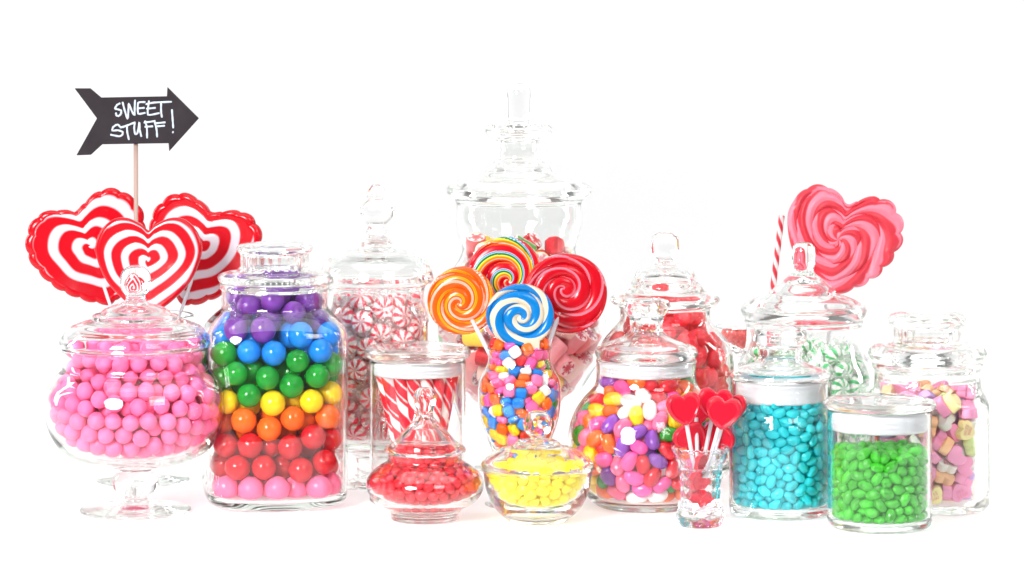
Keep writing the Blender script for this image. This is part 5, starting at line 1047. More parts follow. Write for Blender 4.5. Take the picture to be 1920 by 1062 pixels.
25 -7 172 -2 -12 -65 -46 -6 190 -20 -10 -81 29 41 182 -25 7 93 -88 26 206 -54 41 -72 16 -66 180 22 31 62 -8 82 186 34 93 4
96 8 208 -22 -37 59 -88 -16 208 -2 -1 -96 45 -31 204 -32 9 92 0 94 210 39 88 -1 17 3 193 -18 11 95 -46 -50 232 30 -2 -23
41 66 200 -9 -16 -3 -52 34 207 -74 -57 -18 59 10 196 30 -9 -94 44 24 214 52 80 21 -40 -27 214 12 12 14 -34 -89 219 8 96 25
0 48 201 16 -10 83 75 45 226 20 -26 -59 -17 8 202 9 -3 -60 13 -39 207 76 60 20 -48 14 220 -66 70 24 36 70 230 24 6 96
34 -83 201 64 -51 -29 -24 75 228 0 29 -80 -19 -66 203 -53 -80 4 10 53 224 -28 4 -95 20 -4 223 -32 15 80 39 -42 234 -18 12 69
-81 -10 230 -6 0 -12 -33 -1 237 61 -73 -25 6 -90 211 77 34 43 71 -3 227 -53 -68 -33 -10 -30 226 57 -59 -45 4 12 233 -43 16 68''',
 'teal': '''48 13 22 -90 -31 0 25 -77 25 73 -33 14 -52 -33 24 -79 51 -34 44 37 22 -98 17 7 -74 -25 24 -33 42 -79 58 -58 26 62 62 -19
69 -40 24 11 -36 -54 43 68 24 -58 -78 -19 7 18 21 76 -65 6 -53 -61 24 -58 -69 41 -32 -27 21 -4 8 48 -25 77 27 96 7 7
-16 63 22 -8 0 -99 1 -4 21 -91 -10 -4 81 -3 24 36 -23 -84 22 72 23 26 -96 8 -24 24 21 6 -6 54 -82 5 41 -64 9 -76
80 20 28 -18 -62 33 -73 -3 22 -93 25 -14 61 -18 22 10 -29 -77 -49 -11 22 -24 19 -34 29 22 22 95 2 11 -25 45 23 -89 4 -11
66 7 23 -44 34 -67 12 -30 21 10 99 -2 -1 78 23 38 87 31 50 65 40 77 -14 -52 74 -36 44 44 55 -26 -16 -80 26 -14 48 82
1 -44 22 19 78 59 -50 36 22 43 -85 -28 10 81 38 13 -80 8 26 -44 22 -28 76 -58 26 4 21 5 -10 -15 59 51 22 -60 -79 -10
-61 4 34 96 -1 -16 -39 -50 24 59 75 -21 -67 -44 24 41 -68 -28 17 23 35 -71 64 -17 -62 -16 35 -34 36 -31 28 54 23 -43 11 -8
49 -41 23 -53 -25 24 -35 -70 24 -35 16 -89 79 -16 70 -59 -58 -42 78 -23 28 66 8 -73 -46 14 22 4 -28 -96 30 77 39 65 -25 7
35 11 36 -33 -76 42 -57 56 24 -65 70 25 -21 -45 22 -26 15 -71 12 -38 37 74 -55 -36 30 -76 53 41 -26 39 -6 55 35 18 -15 -92
4 54 22 7 6 -73 6 -17 33 12 93 30 32 57 39 -11 -35 -79 -68 -44 53 11 12 95 77 7 40 -50 -12 5 -82 1 64 31 -62 -32
47 -6 22 30 -4 31 -8 77 40 10 -24 -69 4 -78 23 82 -48 2 -72 16 23 14 56 82 -10 -23 21 68 -72 6 35 -60 22 -7 -2 -99
40 -26 23 93 3 26 29 -30 35 48 -26 -28 -10 -62 23 16 -86 -44 67 47 37 -42 -76 37 -36 -2 31 -41 -28 -51 -81 -14 36 -45 -20 78
48 47 36 68 -42 1 -10 13 26 3 -69 34 15 64 39 25 36 -74 64 -10 37 -8 -15 -98 56 56 54 -64 -68 -10 62 -48 39 -10 38 83
-22 -3 21 -70 71 6 -40 64 23 -49 31 -28 18 38 22 99 10 -7 -57 22 34 96 0 2 -58 -53 39 -6 25 43 11 -82 41 -71 24 23
-20 -16 34 -3 99 2 -56 -61 58 3 -76 51 48 27 35 -80 -16 11 -76 20 64 -41 -4 -44 -9 -50 37 7 -7 98 -12 -82 47 65 -28 14
-28 77 44 -79 -18 -14 80 18 60 -67 0 68 41 -52 36 26 -22 -19 -26 -62 36 -47 37 -57 -36 33 32 38 1 52 -32 -38 36 25 14 18
-44 -23 36 -87 -33 31 -5 36 25 41 18 -81 13 46 37 4 74 67 54 6 37 -32 -13 49 20 -19 48 -11 -3 28 -73 32 25 -57 18 31
57 -29 38 -6 49 -86 22 -14 22 -4 -82 -57 16 80 56 -11 -91 15 -42 27 47 21 -20 -38 25 -41 49 -41 -81 -41 11 -60 26 26 38 -36
-70 -34 39 -6 11 -6 81 -14 48 55 -66 -27 31 76 70 -22 -68 69 50 -64 50 93 28 -7 2 5 37 82 55 -3 1 27 41 47 -3 -82
67 31 23 -24 52 -79 -7 82 57 -8 -70 -70 -8 -32 38 16 -46 85 32 37 37 48 -19 -81 -41 51 36 -82 -28 9 -48 -43 49 -45 -68 56
38 -14 36 53 2 4 -75 -9 52 -5 -16 -97 -64 44 34 37 92 9 -29 13 34 3 -21 93 -43 -63 40 33 10 53 41 -71 35 -87 6 41
-24 13 51 19 -92 26 2 64 51 -53 81 -14 -77 24 44 -63 -56 -53 -30 -21 47 -75 62 -20 61 -50 58 20 -26 94 7 -48 51 59 -6 61
-16 32 38 -36 -20 70 -16 -63 52 68 -69 8 49 17 50 -26 -13 18 -19 -1 43 28 -80 51 -50 65 42 -28 40 -86 -44 8 45 -3 17 96
24 -63 37 74 64 6 59 51 70 -11 71 -55 68 23 43 -48 -12 74 -79 -24 64 -21 -64 37 45 -39 49 -74 25 -26 62 0 52 -68 -69 20
20 -4 38 3 -86 -45 -5 -69 37 -16 -98 -14 -2 -15 47 54 82 14 35 65 54 15 0 -42 80 0 60 42 76 -37 -17 -21 59 50 -79 -22
-4 8 52 8 -33 -70 72 39 53 40 67 58 7 -67 51 12 49 86 -22 60 41 -67 -21 58 -8 44 49 99 -8 -9 -68 44 50 -56 80 21
-14 63 57 -44 -44 70 24 -58 55 -39 31 -7 17 36 52 -30 -80 -48 6 -6 59 2 43 -5 64 -24 55 -43 -28 41 -35 -75 51 -26 -63 -73
-53 -9 47 50 -4 86 -28 -45 50 26 2 48 -50 50 53 73 45 50 -67 8 52 -16 -86 45 -8 -39 53 77 61 18 17 11 49 -4 -2 22
53 36 54 -13 90 25 14 -80 62 95 14 26 40 -2 50 19 -8 0 -5 -77 65 73 68 -3 -66 -3 67 40 25 53 -46 13 60 90 40 5
9 -28 61 30 95 8 -60 24 52 31 52 78 -8 28 57 25 -5 -95 -39 67 54 34 10 79 -43 -26 56 83 -42 36 -17 2 65 -27 16 -49
50 -31 65 1 -13 85 48 -18 52 57 -4 51 -14 -55 66 -12 33 79 38 45 58 94 15 27 -23 43 65 10 -72 -65 31 -28 61 -25 20 53
63 20 64 44 -18 -58 -70 -42 71 -27 -55 63 -31 41 49 -88 42 2 12 22 61 0 -23 20 38 -50 60 -45 -85 18 6 -57 67 23 -6 -56
53 -63 86 -21 82 -36 25 2 61 8 -3 -80 80 6 81 50 -32 80 -31 -41 68 20 -52 -73 -52 -14 66 -12 13 -80 33 25 55 43 -85 14
-4 13 68 2 2 94 -29 77 67 -68 31 42 47 -67 68 35 11 37 -35 -5 57 12 14 -91 -62 -24 53 -2 -84 20 2 48 63 33 17 26
-27 24 63 -33 31 61 49 64 72 79 -13 40 -33 -60 61 -24 -41 87 -47 34 62 0 16 99 20 57 56 51 -25 -54 73 36 71 44 -11 -60
48 6 64 -32 -5 -12 -9 -78 84 -61 -39 66 27 60 71 -17 -90 14 2 82 77 44 -47 52 24 40 68 39 70 50 -21 11 80 12 39 90
-23 -78 69 60 45 -65 -42 25 76 -67 -64 22 77 23 83 36 -28 47 27 -77 79 50 31 -22 -45 66 72 64 -56 -52 17 7 75 79 -58 3
73 -35 68 67 -35 -55 -60 53 71 25 -40 62 -15 32 74 -92 -23 28 -24 -39 85 -82 47 -29 -32 -20 71 67 58 10 -54 -39 66 50 86 -1
-58 20 72 70 -58 -10 14 -14 71 -27 -89 -22 -11 -38 72 -17 -32 -74 -81 -16 84 -71 22 -55 6 -36 77 -78 50 -32 61 10 78 25 -7 -46
7 -77 77 -8 1 -60 7 67 69 -14 83 -52 22 -46 71 72 -25 32 45 28 67 -17 35 -56 -13 75 75 74 -22 -48 -44 46 74 42 50 -8
27 -62 72 21 -85 -48 -56 -56 78 26 -12 96 10 46 78 -61 -32 50 -7 -20 73 -16 -51 -79 -45 -17 81 41 -90 -17 -72 39 68 -51 -66 -19
40 -11 68 34 -8 18 -41 -71 72 13 -30 -27 42 48 79 43 -20 -87 -38 2 73 -3 -20 -97 63 -9 68 -17 -4 47 43 -47 76 -58 -76 29
-26 -6 84 1 41 -10 -29 59 67 11 57 -35 66 -13 85 -61 -44 40 -42 -40 80 5 -22 -51 -64 -26 77 -51 16 -42 -78 -25 107 -58 -41 -67
-9 54 76 94 -18 15 58 33 80 -39 -73 54 20 77 85 7 62 -70 14 -61 85 76 -58 22 -32 23 91 -18 -44 -74 65 -50 77 -46 72 52
-26 -60 79 10 -8 -52 -6 -56 83 -37 77 -52 -3 -2 79 -25 96 0 33 15 74 59 -55 -32 26 -26 78 95 22 -8 -78 6 82 16 19 10
-2 22 82 -12 -10 -84 -5 -37 89 -38 -16 77 4 -20 88 -35 16 -15 -18 -22 92 -26 -12 -80 -20 62 87 0 -8 4 1 67 88 -14 -70 46
-39 -27 93 -71 -9 36 39 69 86 14 16 -97 -51 62 89 -50 -71 7 -61 -5 83 -15 17 -97 46 5 85 46 20 -65 34 -74 95 -43 31 -84
-71 -39 88 10 4 -59 48 -20 82 -34 49 -76 -62 20 90 -10 40 -69 10 -80 94 81 -13 -9 81 -11 94 0 22 -67 27 44 87 -51 0 -56
-55 -62 99 48 45 -74 -29 43 82 -16 5 -92 32 -55 90 60 -5 -18 68 44 88 -23 -31 78 12 16 91 12 -24 50 -36 74 91 -19 -76 -19
-16 80 94 18 17 -95 -22 -60 95 39 -90 18 42 26 85 -49 19 -32 33 -9 84 -80 48 -35 13 -45 95 -66 -55 46 -3 -26 103 -96 17 4
10 82 99 69 -16 13 -36 -47 97 84 53 3 57 -35 81 75 50 -2 -54 -42 93 50 54 62 -37 56 96 -70 -57 -15 20 -64 103 95 31 1
81 16 101 65 -32 -47 -10 -4 95 0 -37 -45 -42 -65 88 64 -73 22 -44 8 88 88 -18 10 19 28 81 0 95 4 -76 25 80 33 -93 -14
53 -9 96 -24 5 96 20 62 92 63 -7 38 -62 -20 94 10 8 98 75 -33 88 -54 -10 62 3 52 97 46 14 -35 1 -60 100 -5 -50 55
-81 -5 98 1 26 80 64 26 97 -56 79 24 33 -38 89 37 5 5 52 40 95 -54 82 -17 67 48 106 34 -37 -36 30 10 92 63 70 17
-47 36 93 -20 -48 57 -14 26 97 -6 -9 90 21 -80 114 -55 -54 -32 -25 -78 91 -64 -7 -46 -22 9 100 -74 -44 -30 30 -44 105 33 88 31
66 5 96 24 -32 0 -63 46 86 11 -8 88 -11 43 90 -52 -78 -36 -46 68 110 -59 -32 -2 -56 -27 108 -97 5 4 -45 -10 97 84 -38 6
-29 41 100 -26 61 -65 -52 16 102 -28 55 -73 77 -27 106 52 56 41 48 -44 98 -68 52 51 -35 -74 106 64 -33 -7 -52 -45 112 36 48 79
14 -6 91 2 -28 88 40 56 97 -98 -17 3 37 39 106 -16 -20 29 -25 -8 104 30 -27 -22 65 -50 100 58 55 -44 49 -62 104 99 -3 15
-75 33 97 42 22 44 77 28 118 38 -28 -43 18 79 117 -19 -98 -9 -16 -43 103 5 30 90 61 -2 112 4 56 78 20 -25 97 -5 38 26
7 34 94 -18 45 -87 -63 -4 103 -62 -3 -57 -4 82 115 -43 -61 -18 -35 -40 113 75 -27 -21 60 -29 98 28 82 32 -2 8 105 -32 -6 -95
62 16 111 8 99 11 -14 -55 117 -88 28 -15 -76 13 102 -7 -82 -57 -1 -82 112 -18 -25 -94 78 7 124 24 -10 -96 34 75 103 12 46 84
-16 63 104 -38 87 -23 18 8 106 -79 58 14 -56 34 108 43 37 -82 8 67 108 10 14 99 -46 48 110 22 13 90 26 -54 118 -16 -3 96
82 -5 112 17 -51 -59 -68 -45 104 71 -47 -37 -41 -72 124 12 70 69 62 -53 127 70 7 -68 -10 43 108 82 -18 -31 -63 52 104 30 29 23
41 21 102 16 -39 90 -78 -7 116 2 -32 -87 10 -11 106 -94 -13 -26 33 -9 102 -15 -10 11 39 -71 115 -14 72 62 -55 -33 127 42 -83 28
-73 34 115 -64 -74 -10 15 31 109 -17 -92 -6 -25 77 109 79 28 30 39 -25 102 -30 65 -69 -30 25 110 -98 -14 -2 9 -39 112 -4 82 -53
7 82 136 70 21 -19 6 -81 128 -99 -10 -8 -58 -58 122 62 14 -76 66 49 126 -49 43 -12 62 -39 115 99 -8 2 59 -21 113 94 -13 30
-14 -71 105 29 -25 90 21 50 105 -74 -60 -14 -42 4 108 10 -58 -75 54 62 112 31 -52 -16 -9 -34 118 61 -64 -42 -67 -19 122 48 42 23
-64 14 117 50 26 63 -29 53 115 25 -35 -60 55 40 115 44 54 66 8 50 116 -20 71 -39 -35 -58 112 22 -68 69 -26 8 119 -13 -44 58
-42 55 126 76 -62 -9 -18 -79 124 -25 -27 -26 -4 -9 116 -25 78 -46 79 -22 126 -46 -50 18 -6 24 112 9 -91 33 46 -52 118 32 -46 -42
-61 55 123 48 -55 -66 38 7 112 9 -1 18 26 -21 115 -54 83 2 59 8 127 -62 73 -30 -26 -26 110 5 81 55 73 -38 133 15 53 -50
-31 72 125 -26 -95 8 -29 -76 140 -65 36 -17 23 -1 123 -4 98 -8 45 -9 119 56 -53 -62 -74 28 131 42 79 37 -10 60 120 10 -58 65
26 21 119 -12 10 -76 -21 -16 124 14 44 64 -44 19 122 36 -35 0 -81 13 120 31 36 48 9 -66 117 94 -1 13 -71 -41 122 73 -43 -15
-44 -14 116 -13 -32 -93 40 -54 134 17 -18 -88 36 60 115 -62 35 -18 8 -20 121 49 -44 -66 80 19 139 -60 -26 75 -23 33 125 -90 25 -17
41 -31 119 -64 -28 19 56 -34 130 12 6 51 7 68 126 -2 69 70 44 -18 135 -58 76 -12 40 10 131 -46 -75 47 4 -50 125 -74 15 -15
-24 -62 129 -54 8 -25 -43 -48 129 -68 26 15 45 26 119 -15 -10 86 -36 -1 129 49 20 78 -36 -28 127 -16 -7 -78 -71 2 131 45 -87 -18
64 -12 130 69 24 7 25 -18 131 -89 -43 -14 31 75 129 -14 -96 -14 -4 38 124 25 -1 -39 63 -45 148 -23 -82 46 6 82 159 39 68 -33
8 14 120 9 -8 65 -39 36 135 -38 84 -12 -80 -17 136 -1 75 20 -56 37 128 -36 64 -55 -24 53 132 3 22 -31 34 -75 133 15 -86 -48
-81 16 142 -8 75 -24 30 44 120 22 13 -96 20 -61 134 -58 78 23 60 -23 145 30 40 77 15 37 129 -56 -62 28 27 57 131 -18 -22 5
-50 -18 135 72 34 4 32 -19 148 6 8 -99 -53 0 125 -14 14 52 -3 -36 136 72 48 -17 -10 11 126 -15 -70 49 80 -2 139 17 -8 -47
-14 79 133 22 84 50 -22 -42 132 10 18 -4 -1 -65 132 -5 90 -22 48 62 130 -58 77 21 -48 -35 143 1 11 28 -65 -49 143 64 -18 74
-71 -32 139 84 36 17 -27 19 136 -9 -15 66 61 29 130 11 52 84 -49 -64 141 -39 32 -46 66 14 145 31 -47 -6 -29 72 142 13 39 80
-14 -54 142 30 35 -7 25 -40 130 -38 88 -22 54 -62 143 -58 54 61 67 -48 166 -19 59 -57 -18 38 141 -26 -18 -95 55 -1 144 -16 -90 -39
-18 -3 135 -30 23 -6 36 30 133 -91 19 -21 37 72 147 62 5 75 20 14 134 -2 -10 -63 2 54 134 4 -88 -47 -31 -19 140 -28 -16 -74
-6 -19 135 -34 46 -80 -1 24 136 8 61 77 4 2 133 33 0 85 -62 -8 142 -53 -26 28 -54 20 136 36 -14 60 -51 43 146 19 -56 -58
-21 -36 148 -90 -31 25 17 -80 146 -2 70 71 -50 66 139 -39 75 -52 78 -20 146 38 31 -81 42 17 146 -98 16 1 -14 55 149 45 52 71
17 29 145 90 20 -13 82 2 156 33 -35 -61 8 -50 143 0 -58 -69 -66 48 139 48 -10 61 27 77 166 -60 0 -33 -3 -26 151 12 14 77
-52 -52 156 15 -46 -80 9 11 148 -25 -97 5 14 -9 143 43 -89 -5 50 44 136 2 86 -27 20 76 146 10 24 -80 -44 10 146 -2 -10 -94
-35 -52 144 82 -54 -20 -82 -1 150 65 13 75 15 -31 142 -1 27 93 -71 32 148 92 -35 -16 75 -32 158 -82 -26 -50 -14 80 151 -26 74 -62
44 -29 159 -98 -2 18 -41 -68 156 18 -94 20 41 -36 143 -4 13 -99 -45 -12 150 -33 -10 -80 -20 -16 152 -2 46 27 47 -10 158 -7 28 90
-4 29 153 -6 -34 20 3 41 144 44 -31 50 -76 -31 155 38 62 58 -59 -28 156 74 -55 36 -66 7 150 -3 -47 -60 71 40 141 -12 14 -54
-7 -80 142 -34 -84 42 20 51 145 -8 -28 63 33 0 145 -53 54 -18 -14 9 147 66 46 4 36 43 146 -63 -33 59 52 59 147 -13 90 42
15 -64 151 81 10 17 16 38 160 19 -76 60 -2 -4 150 88 18 44 57 31 149 24 33 -90 -77 -4 170 70 29 25 -2 68 145 -96 -13 -20
-35 54 148 -93 36 5 19 -4 158 18 -17 93 -64 48 159 -29 56 -41 50 -63 164 45 49 25 67 -8 157 37 -28 -64 -68 -12 158 14 62 -76
32 -14 167 27 20 -74 -21 -79 157 98 -4 -8 -25 20 153 -29 -4 54 -31 -51 160 21 -1 91 49 47 159 70 26 66 -38 33 152 -11 -39 49
26 19 157 -82 -57 1 -10 -46 157 22 -78 53 38 -71 151 -4 66 74 -21 41 159 -87 46 -7 -79 14 165 -57 -57 -56 42 -52 151 -24 81 -49
-58 22 157 96 16 -23 56 11 159 83 55 9 -38 -30 158 19 4 43 8 17 164 -37 -6 48 77 27 157 50 69 28 -68 -45 168 -50 54 -3
15 -23 158 44 88 11 0 -80 161 -44 45 -77 -1 48 164 -26 88 -7 -36 73 158 28 24 -91 25 -44 154 11 34 -80 32 56 159 -24 16 -92
24 27 173 22 -6 -26 79 -11 170 48 -12 -69 14 63 159 13 -20 -75 -52 -60 172 -44 -90 -4 38 4 166 13 50 -86 -51 1 162 -34 7 -54
8 -65 167 -51 -12 -23 57 15 176 98 -2 14 -73 -24 171 -18 19 -18 36 41 168 -42 -59 7 -3 67 164 34 42 -82 46 -44 168 -92 -10 3
-22 -33 165 -83 -13 28 27 -37 172 17 -27 -90 -41 18 163 -23 35 -55 76 10 170 -3 94 15 20 -79 164 -67 5 24 18 50 174 2 0 -52
44 25 162 28 -55 -61 -9 -65 154 85 -10 -38 -13 0 164 36 -77 -51 -52 63 162 12 67 -26 -60 -8 177 26 -38 -78 -32 -2 157 -27 40 53
-10 21 167 -90 -38 -14 1 -13 167 -26 79 55 -74 33 165 26 13 -88 -19 59 168 -23 -9 94 18 6 174 86 49 -2 -17 78 170 29 -90 14
28 -59 165 16 14 84 3 -77 180 42 -5 -32 45 -24 175 -67 50 -51 -47 -19 170 -96 -21 0 -38 52 166 58 62 30 -60 13 174 -29 48 -82
66 49 159 -58 42 -35 47 31 178 -38 -14 42 -7 38 177 -10 41 88 -77 5 186 46 78 6 -21 -16 172 -6 17 97 61 -25 167 17 2 65
-46 -41 172 4 92 -32 -53 36 166 -89 -28 36 46 67 166 0 62 26 44 -55 179 1 91 39 -16 -76 175 -18 -66 -54 9 -45 161 57 71 -1
34 14 183 -92 26 13 31 -73 178 17 -71 68 8 20 181 -16 -3 98 -74 8 211 -1 -45 26 -28 -50 176 4 20 18 -30 -68 170 -86 -15 28
11 41 188 -46 -79 -7 -1 -32 168 26 -72 -58 -62 47 178 -92 -26 25 19 -22 177 -24 -32 -38 64 32 168 58 6 26 -2 79 182 59 -57 42
-8 -57 173 60 27 21 -42 2 176 26 22 82 -36 68 176 30 87 -38 -26 30 171 -72 -25 -38 31 62 178 53 65 55 9 -42 179 68 51 29
60 -39 181 0 4 68 73 27 184 66 -36 -50 -75 -17 188 -29 8 85 17 -74 194 63 8 17 61 -3 173 -28 29 91 -9 -75 195 -12 49 84
19 -59 182 -16 -11 -92 -70 27 181 -94 -15 7 30 44 186 16 -5 65 14 74 178 -63 -64 -14 74 -24 180 -12 -49 54 -58 -28 182 -7 -60 44
16 63 192 -35 -63 37 62 49 177 54 82 -13 -27 12 172 38 17 -64 58 -19 188 13 -63 -59 26 -7 186 45 -87 18 -16 66 185 -77 60 2
3 12 195 35 23 -85 -13 16 183 23 12 67 -33 14 190 -18 -97 -15 -14 -36 182 44 86 25 1 -21 183 -29 -17 17 -4 -3 180 91 16 3
26 -42 189 -20 15 -25 -26 49 181 -15 -70 22 20 -26 197 76 -34 3 -57 6 190 36 -93 2 67 -32 196 21 -93 -24 -45 54 183 -56 38 -27
-1 -56 189 -79 45 -24 37 -21 190 30 -24 -80 -14 42 193 72 60 -3 46 -3 182 76 32 35 -21 -60 188 -75 -52 -8 -37 -28 182 65 32 -25
-43 30 179 -4 10 66 1 57 182 74 67 6 -26 -5 184 82 54 -7 -70 -8 202 64 11 5 54 -53 196 -20 37 -87 77 2 188 71 63 19
34 67 196 85 -32 -8 55 22 191 67 26 28 -40 -64 187 57 -34 -37 -12 0 195 -14 -28 88 -31 34 191 -38 -92 2 47 56 185 -4 -14 57
-31 -69 203 -36 -52 -77 22 7 196 -44 1 90 -59 -49 186 -84 41 -29 -16 20 200 80 -5 -10 45 -38 193 38 38 -65 61 3 194 -39 48 -68
2 58 200 54 12 55 70 -14 200 9 -70 65 39 30 194 -16 8 -84 -46 -11 188 55 -40 -66 -52 29 193 19 -15 -85 -14 -20 193 0 -50 -36
35 -63 192 30 74 59 -9 74 202 0 26 -96 45 50 202 -7 81 -51 34 -45 204 51 -1 -48 14 -52 199 -58 -79 -14 8 -7 195 -81 -23 52
0 29 197 37 48 -71 -46 16 204 -91 -40 -6 -8 -50 204 -27 95 16 1 -35 194 3 -97 21 -31 -52 204 30 -48 39 -55 51 198 -73 -52 -32
5 -68 207 -20 -12 -49 20 28 196 84 52 13 47 -22 206 14 -98 12 -35 0 201 -12 24 -5 23 -62 210 46 37 47 74 3 206 -44 -79 -40
41 0 198 77 -53 36 -52 -22 201 20 19 82 -14 -70 211 35 -66 -60 -19 -11 208 0 9 7 60 42 194 25 40 -87 22 49 202 92 32 1
72 21 201 1 -53 67 -67 36 199 -63 7 73 57 -42 211 -34 -63 62 2 -25 207 -30 -92 22 -70 18 198 93 -18 19 -39 41 206 -16 -1 -1
19 18 210 17 9 26 -33 -20 198 17 -1 91 -4 4 210 -22 18 -56 35 35 210 -99 -2 1 43 -61 210 3 22 -87 25 -10 204 38 0 -28
-65 -36 198 12 87 -1 -22 -40 195 -16 93 9 -22 56 200 -8 -14 -96 -44 -43 192 41 28 87 45 15 207 72 -14 -2 -36 66 195 -90 -28 24''',
 'green': '''10 19 20 44 38 42 -6 -1 19 -81 -59 -5 46 29 20 6 6 -44 -54 -19 21 13 56 -82 -31 -22 20 -72 -63 14 17 -4 20 19 47 84
54 52 21 16 -26 -72 -43 21 20 -18 -98 -2 47 -25 20 -95 -30 -8 -12 20 20 -26 -10 6 79 -2 21 -40 70 -44 -2 80 22 -31 -87 -35
49 -62 22 -36 -15 13 -41 44 21 -49 83 -25 -32 -46 20 24 -92 -25 11 -81 31 -2 79 -14 66 15 21 64 71 16 -11 -26 20 43 90 -5
25 -33 20 -67 67 -28 19 78 24 -70 56 35 -21 56 20 -16 -26 91 67 -44 22 -35 -23 20 -3 40 20 28 -96 1 59 -6 22 46 78 -41
3 60 20 -8 28 96 -52 -39 22 36 14 82 -44 -1 20 -52 -85 -4 16 63 36 16 49 80 -26 34 22 -59 -13 58 -11 -51 20 -66 -75 -4
-21 -35 32 34 49 62 6 -64 23 -30 -31 -88 -78 -12 22 -36 23 -40 38 -3 20 -29 17 -67 -25 2 21 -15 25 77 -48 -64 23 13 57 53
60 28 34 -38 -29 71 18 42 22 -61 25 -55 47 -9 36 6 -11 76 -59 54 23 26 -55 79 -9 -77 21 88 -47 11 -74 22 22 15 -30 93
-25 76 23 27 -12 95 27 -56 22 -80 -1 -35 3 30 33 -9 22 -86 -8 -82 50 -39 -64 -61 -64 -9 36 20 0 -59 -20 12 35 -16 0 -58
74 -24 22 -23 -54 81 7 -42 21 -50 64 -38 -31 54 35 62 78 -4 -64 37 22 9 83 53 4 82 42 4 86 -48 56 59 38 -36 -37 81
-42 -10 35 14 17 -5 -29 -69 21 -1 1 54 -66 2 21 -9 -52 78 1 53 39 -85 30 42 71 39 24 47 53 65 -58 17 33 -13 -20 73
7 -18 22 -78 35 15 44 -45 22 91 -14 26 28 -75 22 91 -11 11 26 -17 33 5 -16 -96 -82 4 36 27 68 26 72 37 43 37 82 35
-12 68 34 -41 43 -41 -75 20 42 -22 -9 -43 -12 -12 34 82 55 12 30 20 22 -61 71 6 26 -71 39 62 79 -4 -39 11 35 -41 36 -32
35 -36 35 9 32 55 -22 60 49 36 61 70 39 70 23 -87 39 18 46 12 30 -10 -92 9 79 18 34 -7 -4 -56 64 -51 39 -33 -41 29
21 43 40 97 -16 -14 -23 -78 36 -10 -88 -47 -17 -60 34 -12 -27 88 -50 42 36 -61 76 -20 -71 -35 22 -6 -38 -70 17 -46 36 -9 -3 -74
40 -24 48 50 83 1 34 51 22 6 30 -35 -39 -32 35 -51 65 -37 -26 -19 46 -3 -25 -66 -14 38 36 4 8 65 14 -80 53 0 -100 -6
28 74 41 20 18 87 81 -10 38 -50 73 -29 -33 29 41 19 65 49 27 4 33 -11 22 89 58 -33 33 1 -10 -99 -81 4 56 -65 -68 32
44 -64 38 -78 57 -25 2 -30 36 -9 99 4 4 9 36 14 -12 16 -78 -22 37 17 8 80 -44 67 24 -40 40 9 -69 43 39 -81 -55 0
-38 -59 37 -8 6 80 80 13 51 -21 -17 80 42 48 38 19 -32 83 -62 -53 30 1 80 12 63 4 37 96 -20 -18 19 79 59 60 -2 -3
56 36 51 -86 27 -31 13 -6 41 23 45 -81 -36 74 42 20 -68 -67 -54 24 50 -5 -84 -52 -39 50 50 -70 66 -14 1 36 50 -3 37 88
23 -32 49 -36 -29 84 23 22 40 6 52 82 -30 -46 48 -67 -72 18 44 66 51 4 -1 80 4 -66 44 -46 -4 13 -54 -25 43 -62 64 45
76 -30 46 -56 -66 0 -31 -74 52 -14 0 7 -2 -17 49 8 17 98 -56 60 46 16 72 -2 -3 -49 37 36 47 80 63 -17 44 19 -68 -47
-54 41 56 -45 42 77 7 -27 63 24 -24 87 -22 40 53 31 1 -65 38 6 50 -20 7 42 -75 31 55 51 -83 23 43 28 42 -54 6 -42
-44 10 62 43 -66 61 -13 -57 52 -60 75 -10 75 32 62 -31 -36 74 -10 -34 52 12 85 10 -9 20 48 9 36 93 6 -46 52 -13 -26 -83
-54 5 47 6 -8 98 -69 -40 44 -44 37 24 23 -14 57 -3 16 -98 -42 70 60 -9 46 -86 62 14 54 20 85 21 26 58 53 -66 45 -29
51 -43 48 92 33 16 -18 79 52 -26 -3 -96 37 -73 60 39 54 -66 -8 -51 70 -15 17 20 42 50 63 44 21 -68 82 6 70 56 68 39
-62 -34 60 13 24 12 12 48 58 -81 6 -34 -22 69 69 -78 -61 -14 42 -45 63 3 -30 -38 4 -82 72 -11 -67 -69 -69 -16 52 11 -8 -73
-6 2 50 12 -14 -98 32 -54 50 -70 14 -37 27 34 54 -1 29 -95 53 -62 56 77 31 -43 52 -6 53 -20 1 60 -24 16 62 72 -69 -2
14 13 53 -93 32 10 46 27 62 -69 66 2 -49 -44 48 -6 -53 -4 -49 -62 50 -84 -30 -32 -66 49 68 -6 51 -75 -32 0 50 -74 -29 33
-62 -53 61 48 51 -62 -79 -21 66 55 65 37 -20 -10 61 -10 2 -78 44 -61 77 -9 -21 94 -41 -25 57 -36 23 -72 4 68 53 24 75 61
62 54 58 -74 39 3 -37 33 61 40 4 64 -60 29 68 8 -24 95 36 69 67 -21 97 -6 47 42 80 -37 90 0 -28 -59 64 -6 9 96
74 -7 55 36 -20 -32 31 -28 66 -47 -4 8 1 -8 65 -20 65 -73 68 -45 58 14 -12 -83 -53 -10 61 -40 36 -84 -55 59 85 -52 34 -73
-21 -79 69 -19 -68 70 -7 32 67 34 24 -84 48 6 66 4 30 -91 -45 -68 70 -18 -1 -28 -3 -68 63 21 -25 94 12 26 68 62 -71 -10
19 -63 60 34 86 4 -79 18 71 -69 72 7 -24 -37 62 4 17 78 -64 7 64 -26 -13 65 -8 53 62 24 -17 -60 60 25 73 -90 33 23
-53 -26 74 -5 -45 -89 66 45 76 48 1 -85 -41 54 68 51 5 -12 -12 -30 73 56 77 -28 31 18 67 10 92 11 -5 11 65 15 -42 -76
11 -37 76 11 0 39 12 64 70 6 3 93 -3 82 68 73 -10 26 -37 -8 69 -79 -46 35 -39 22 75 -2 5 8 57 -27 63 -16 66 -71
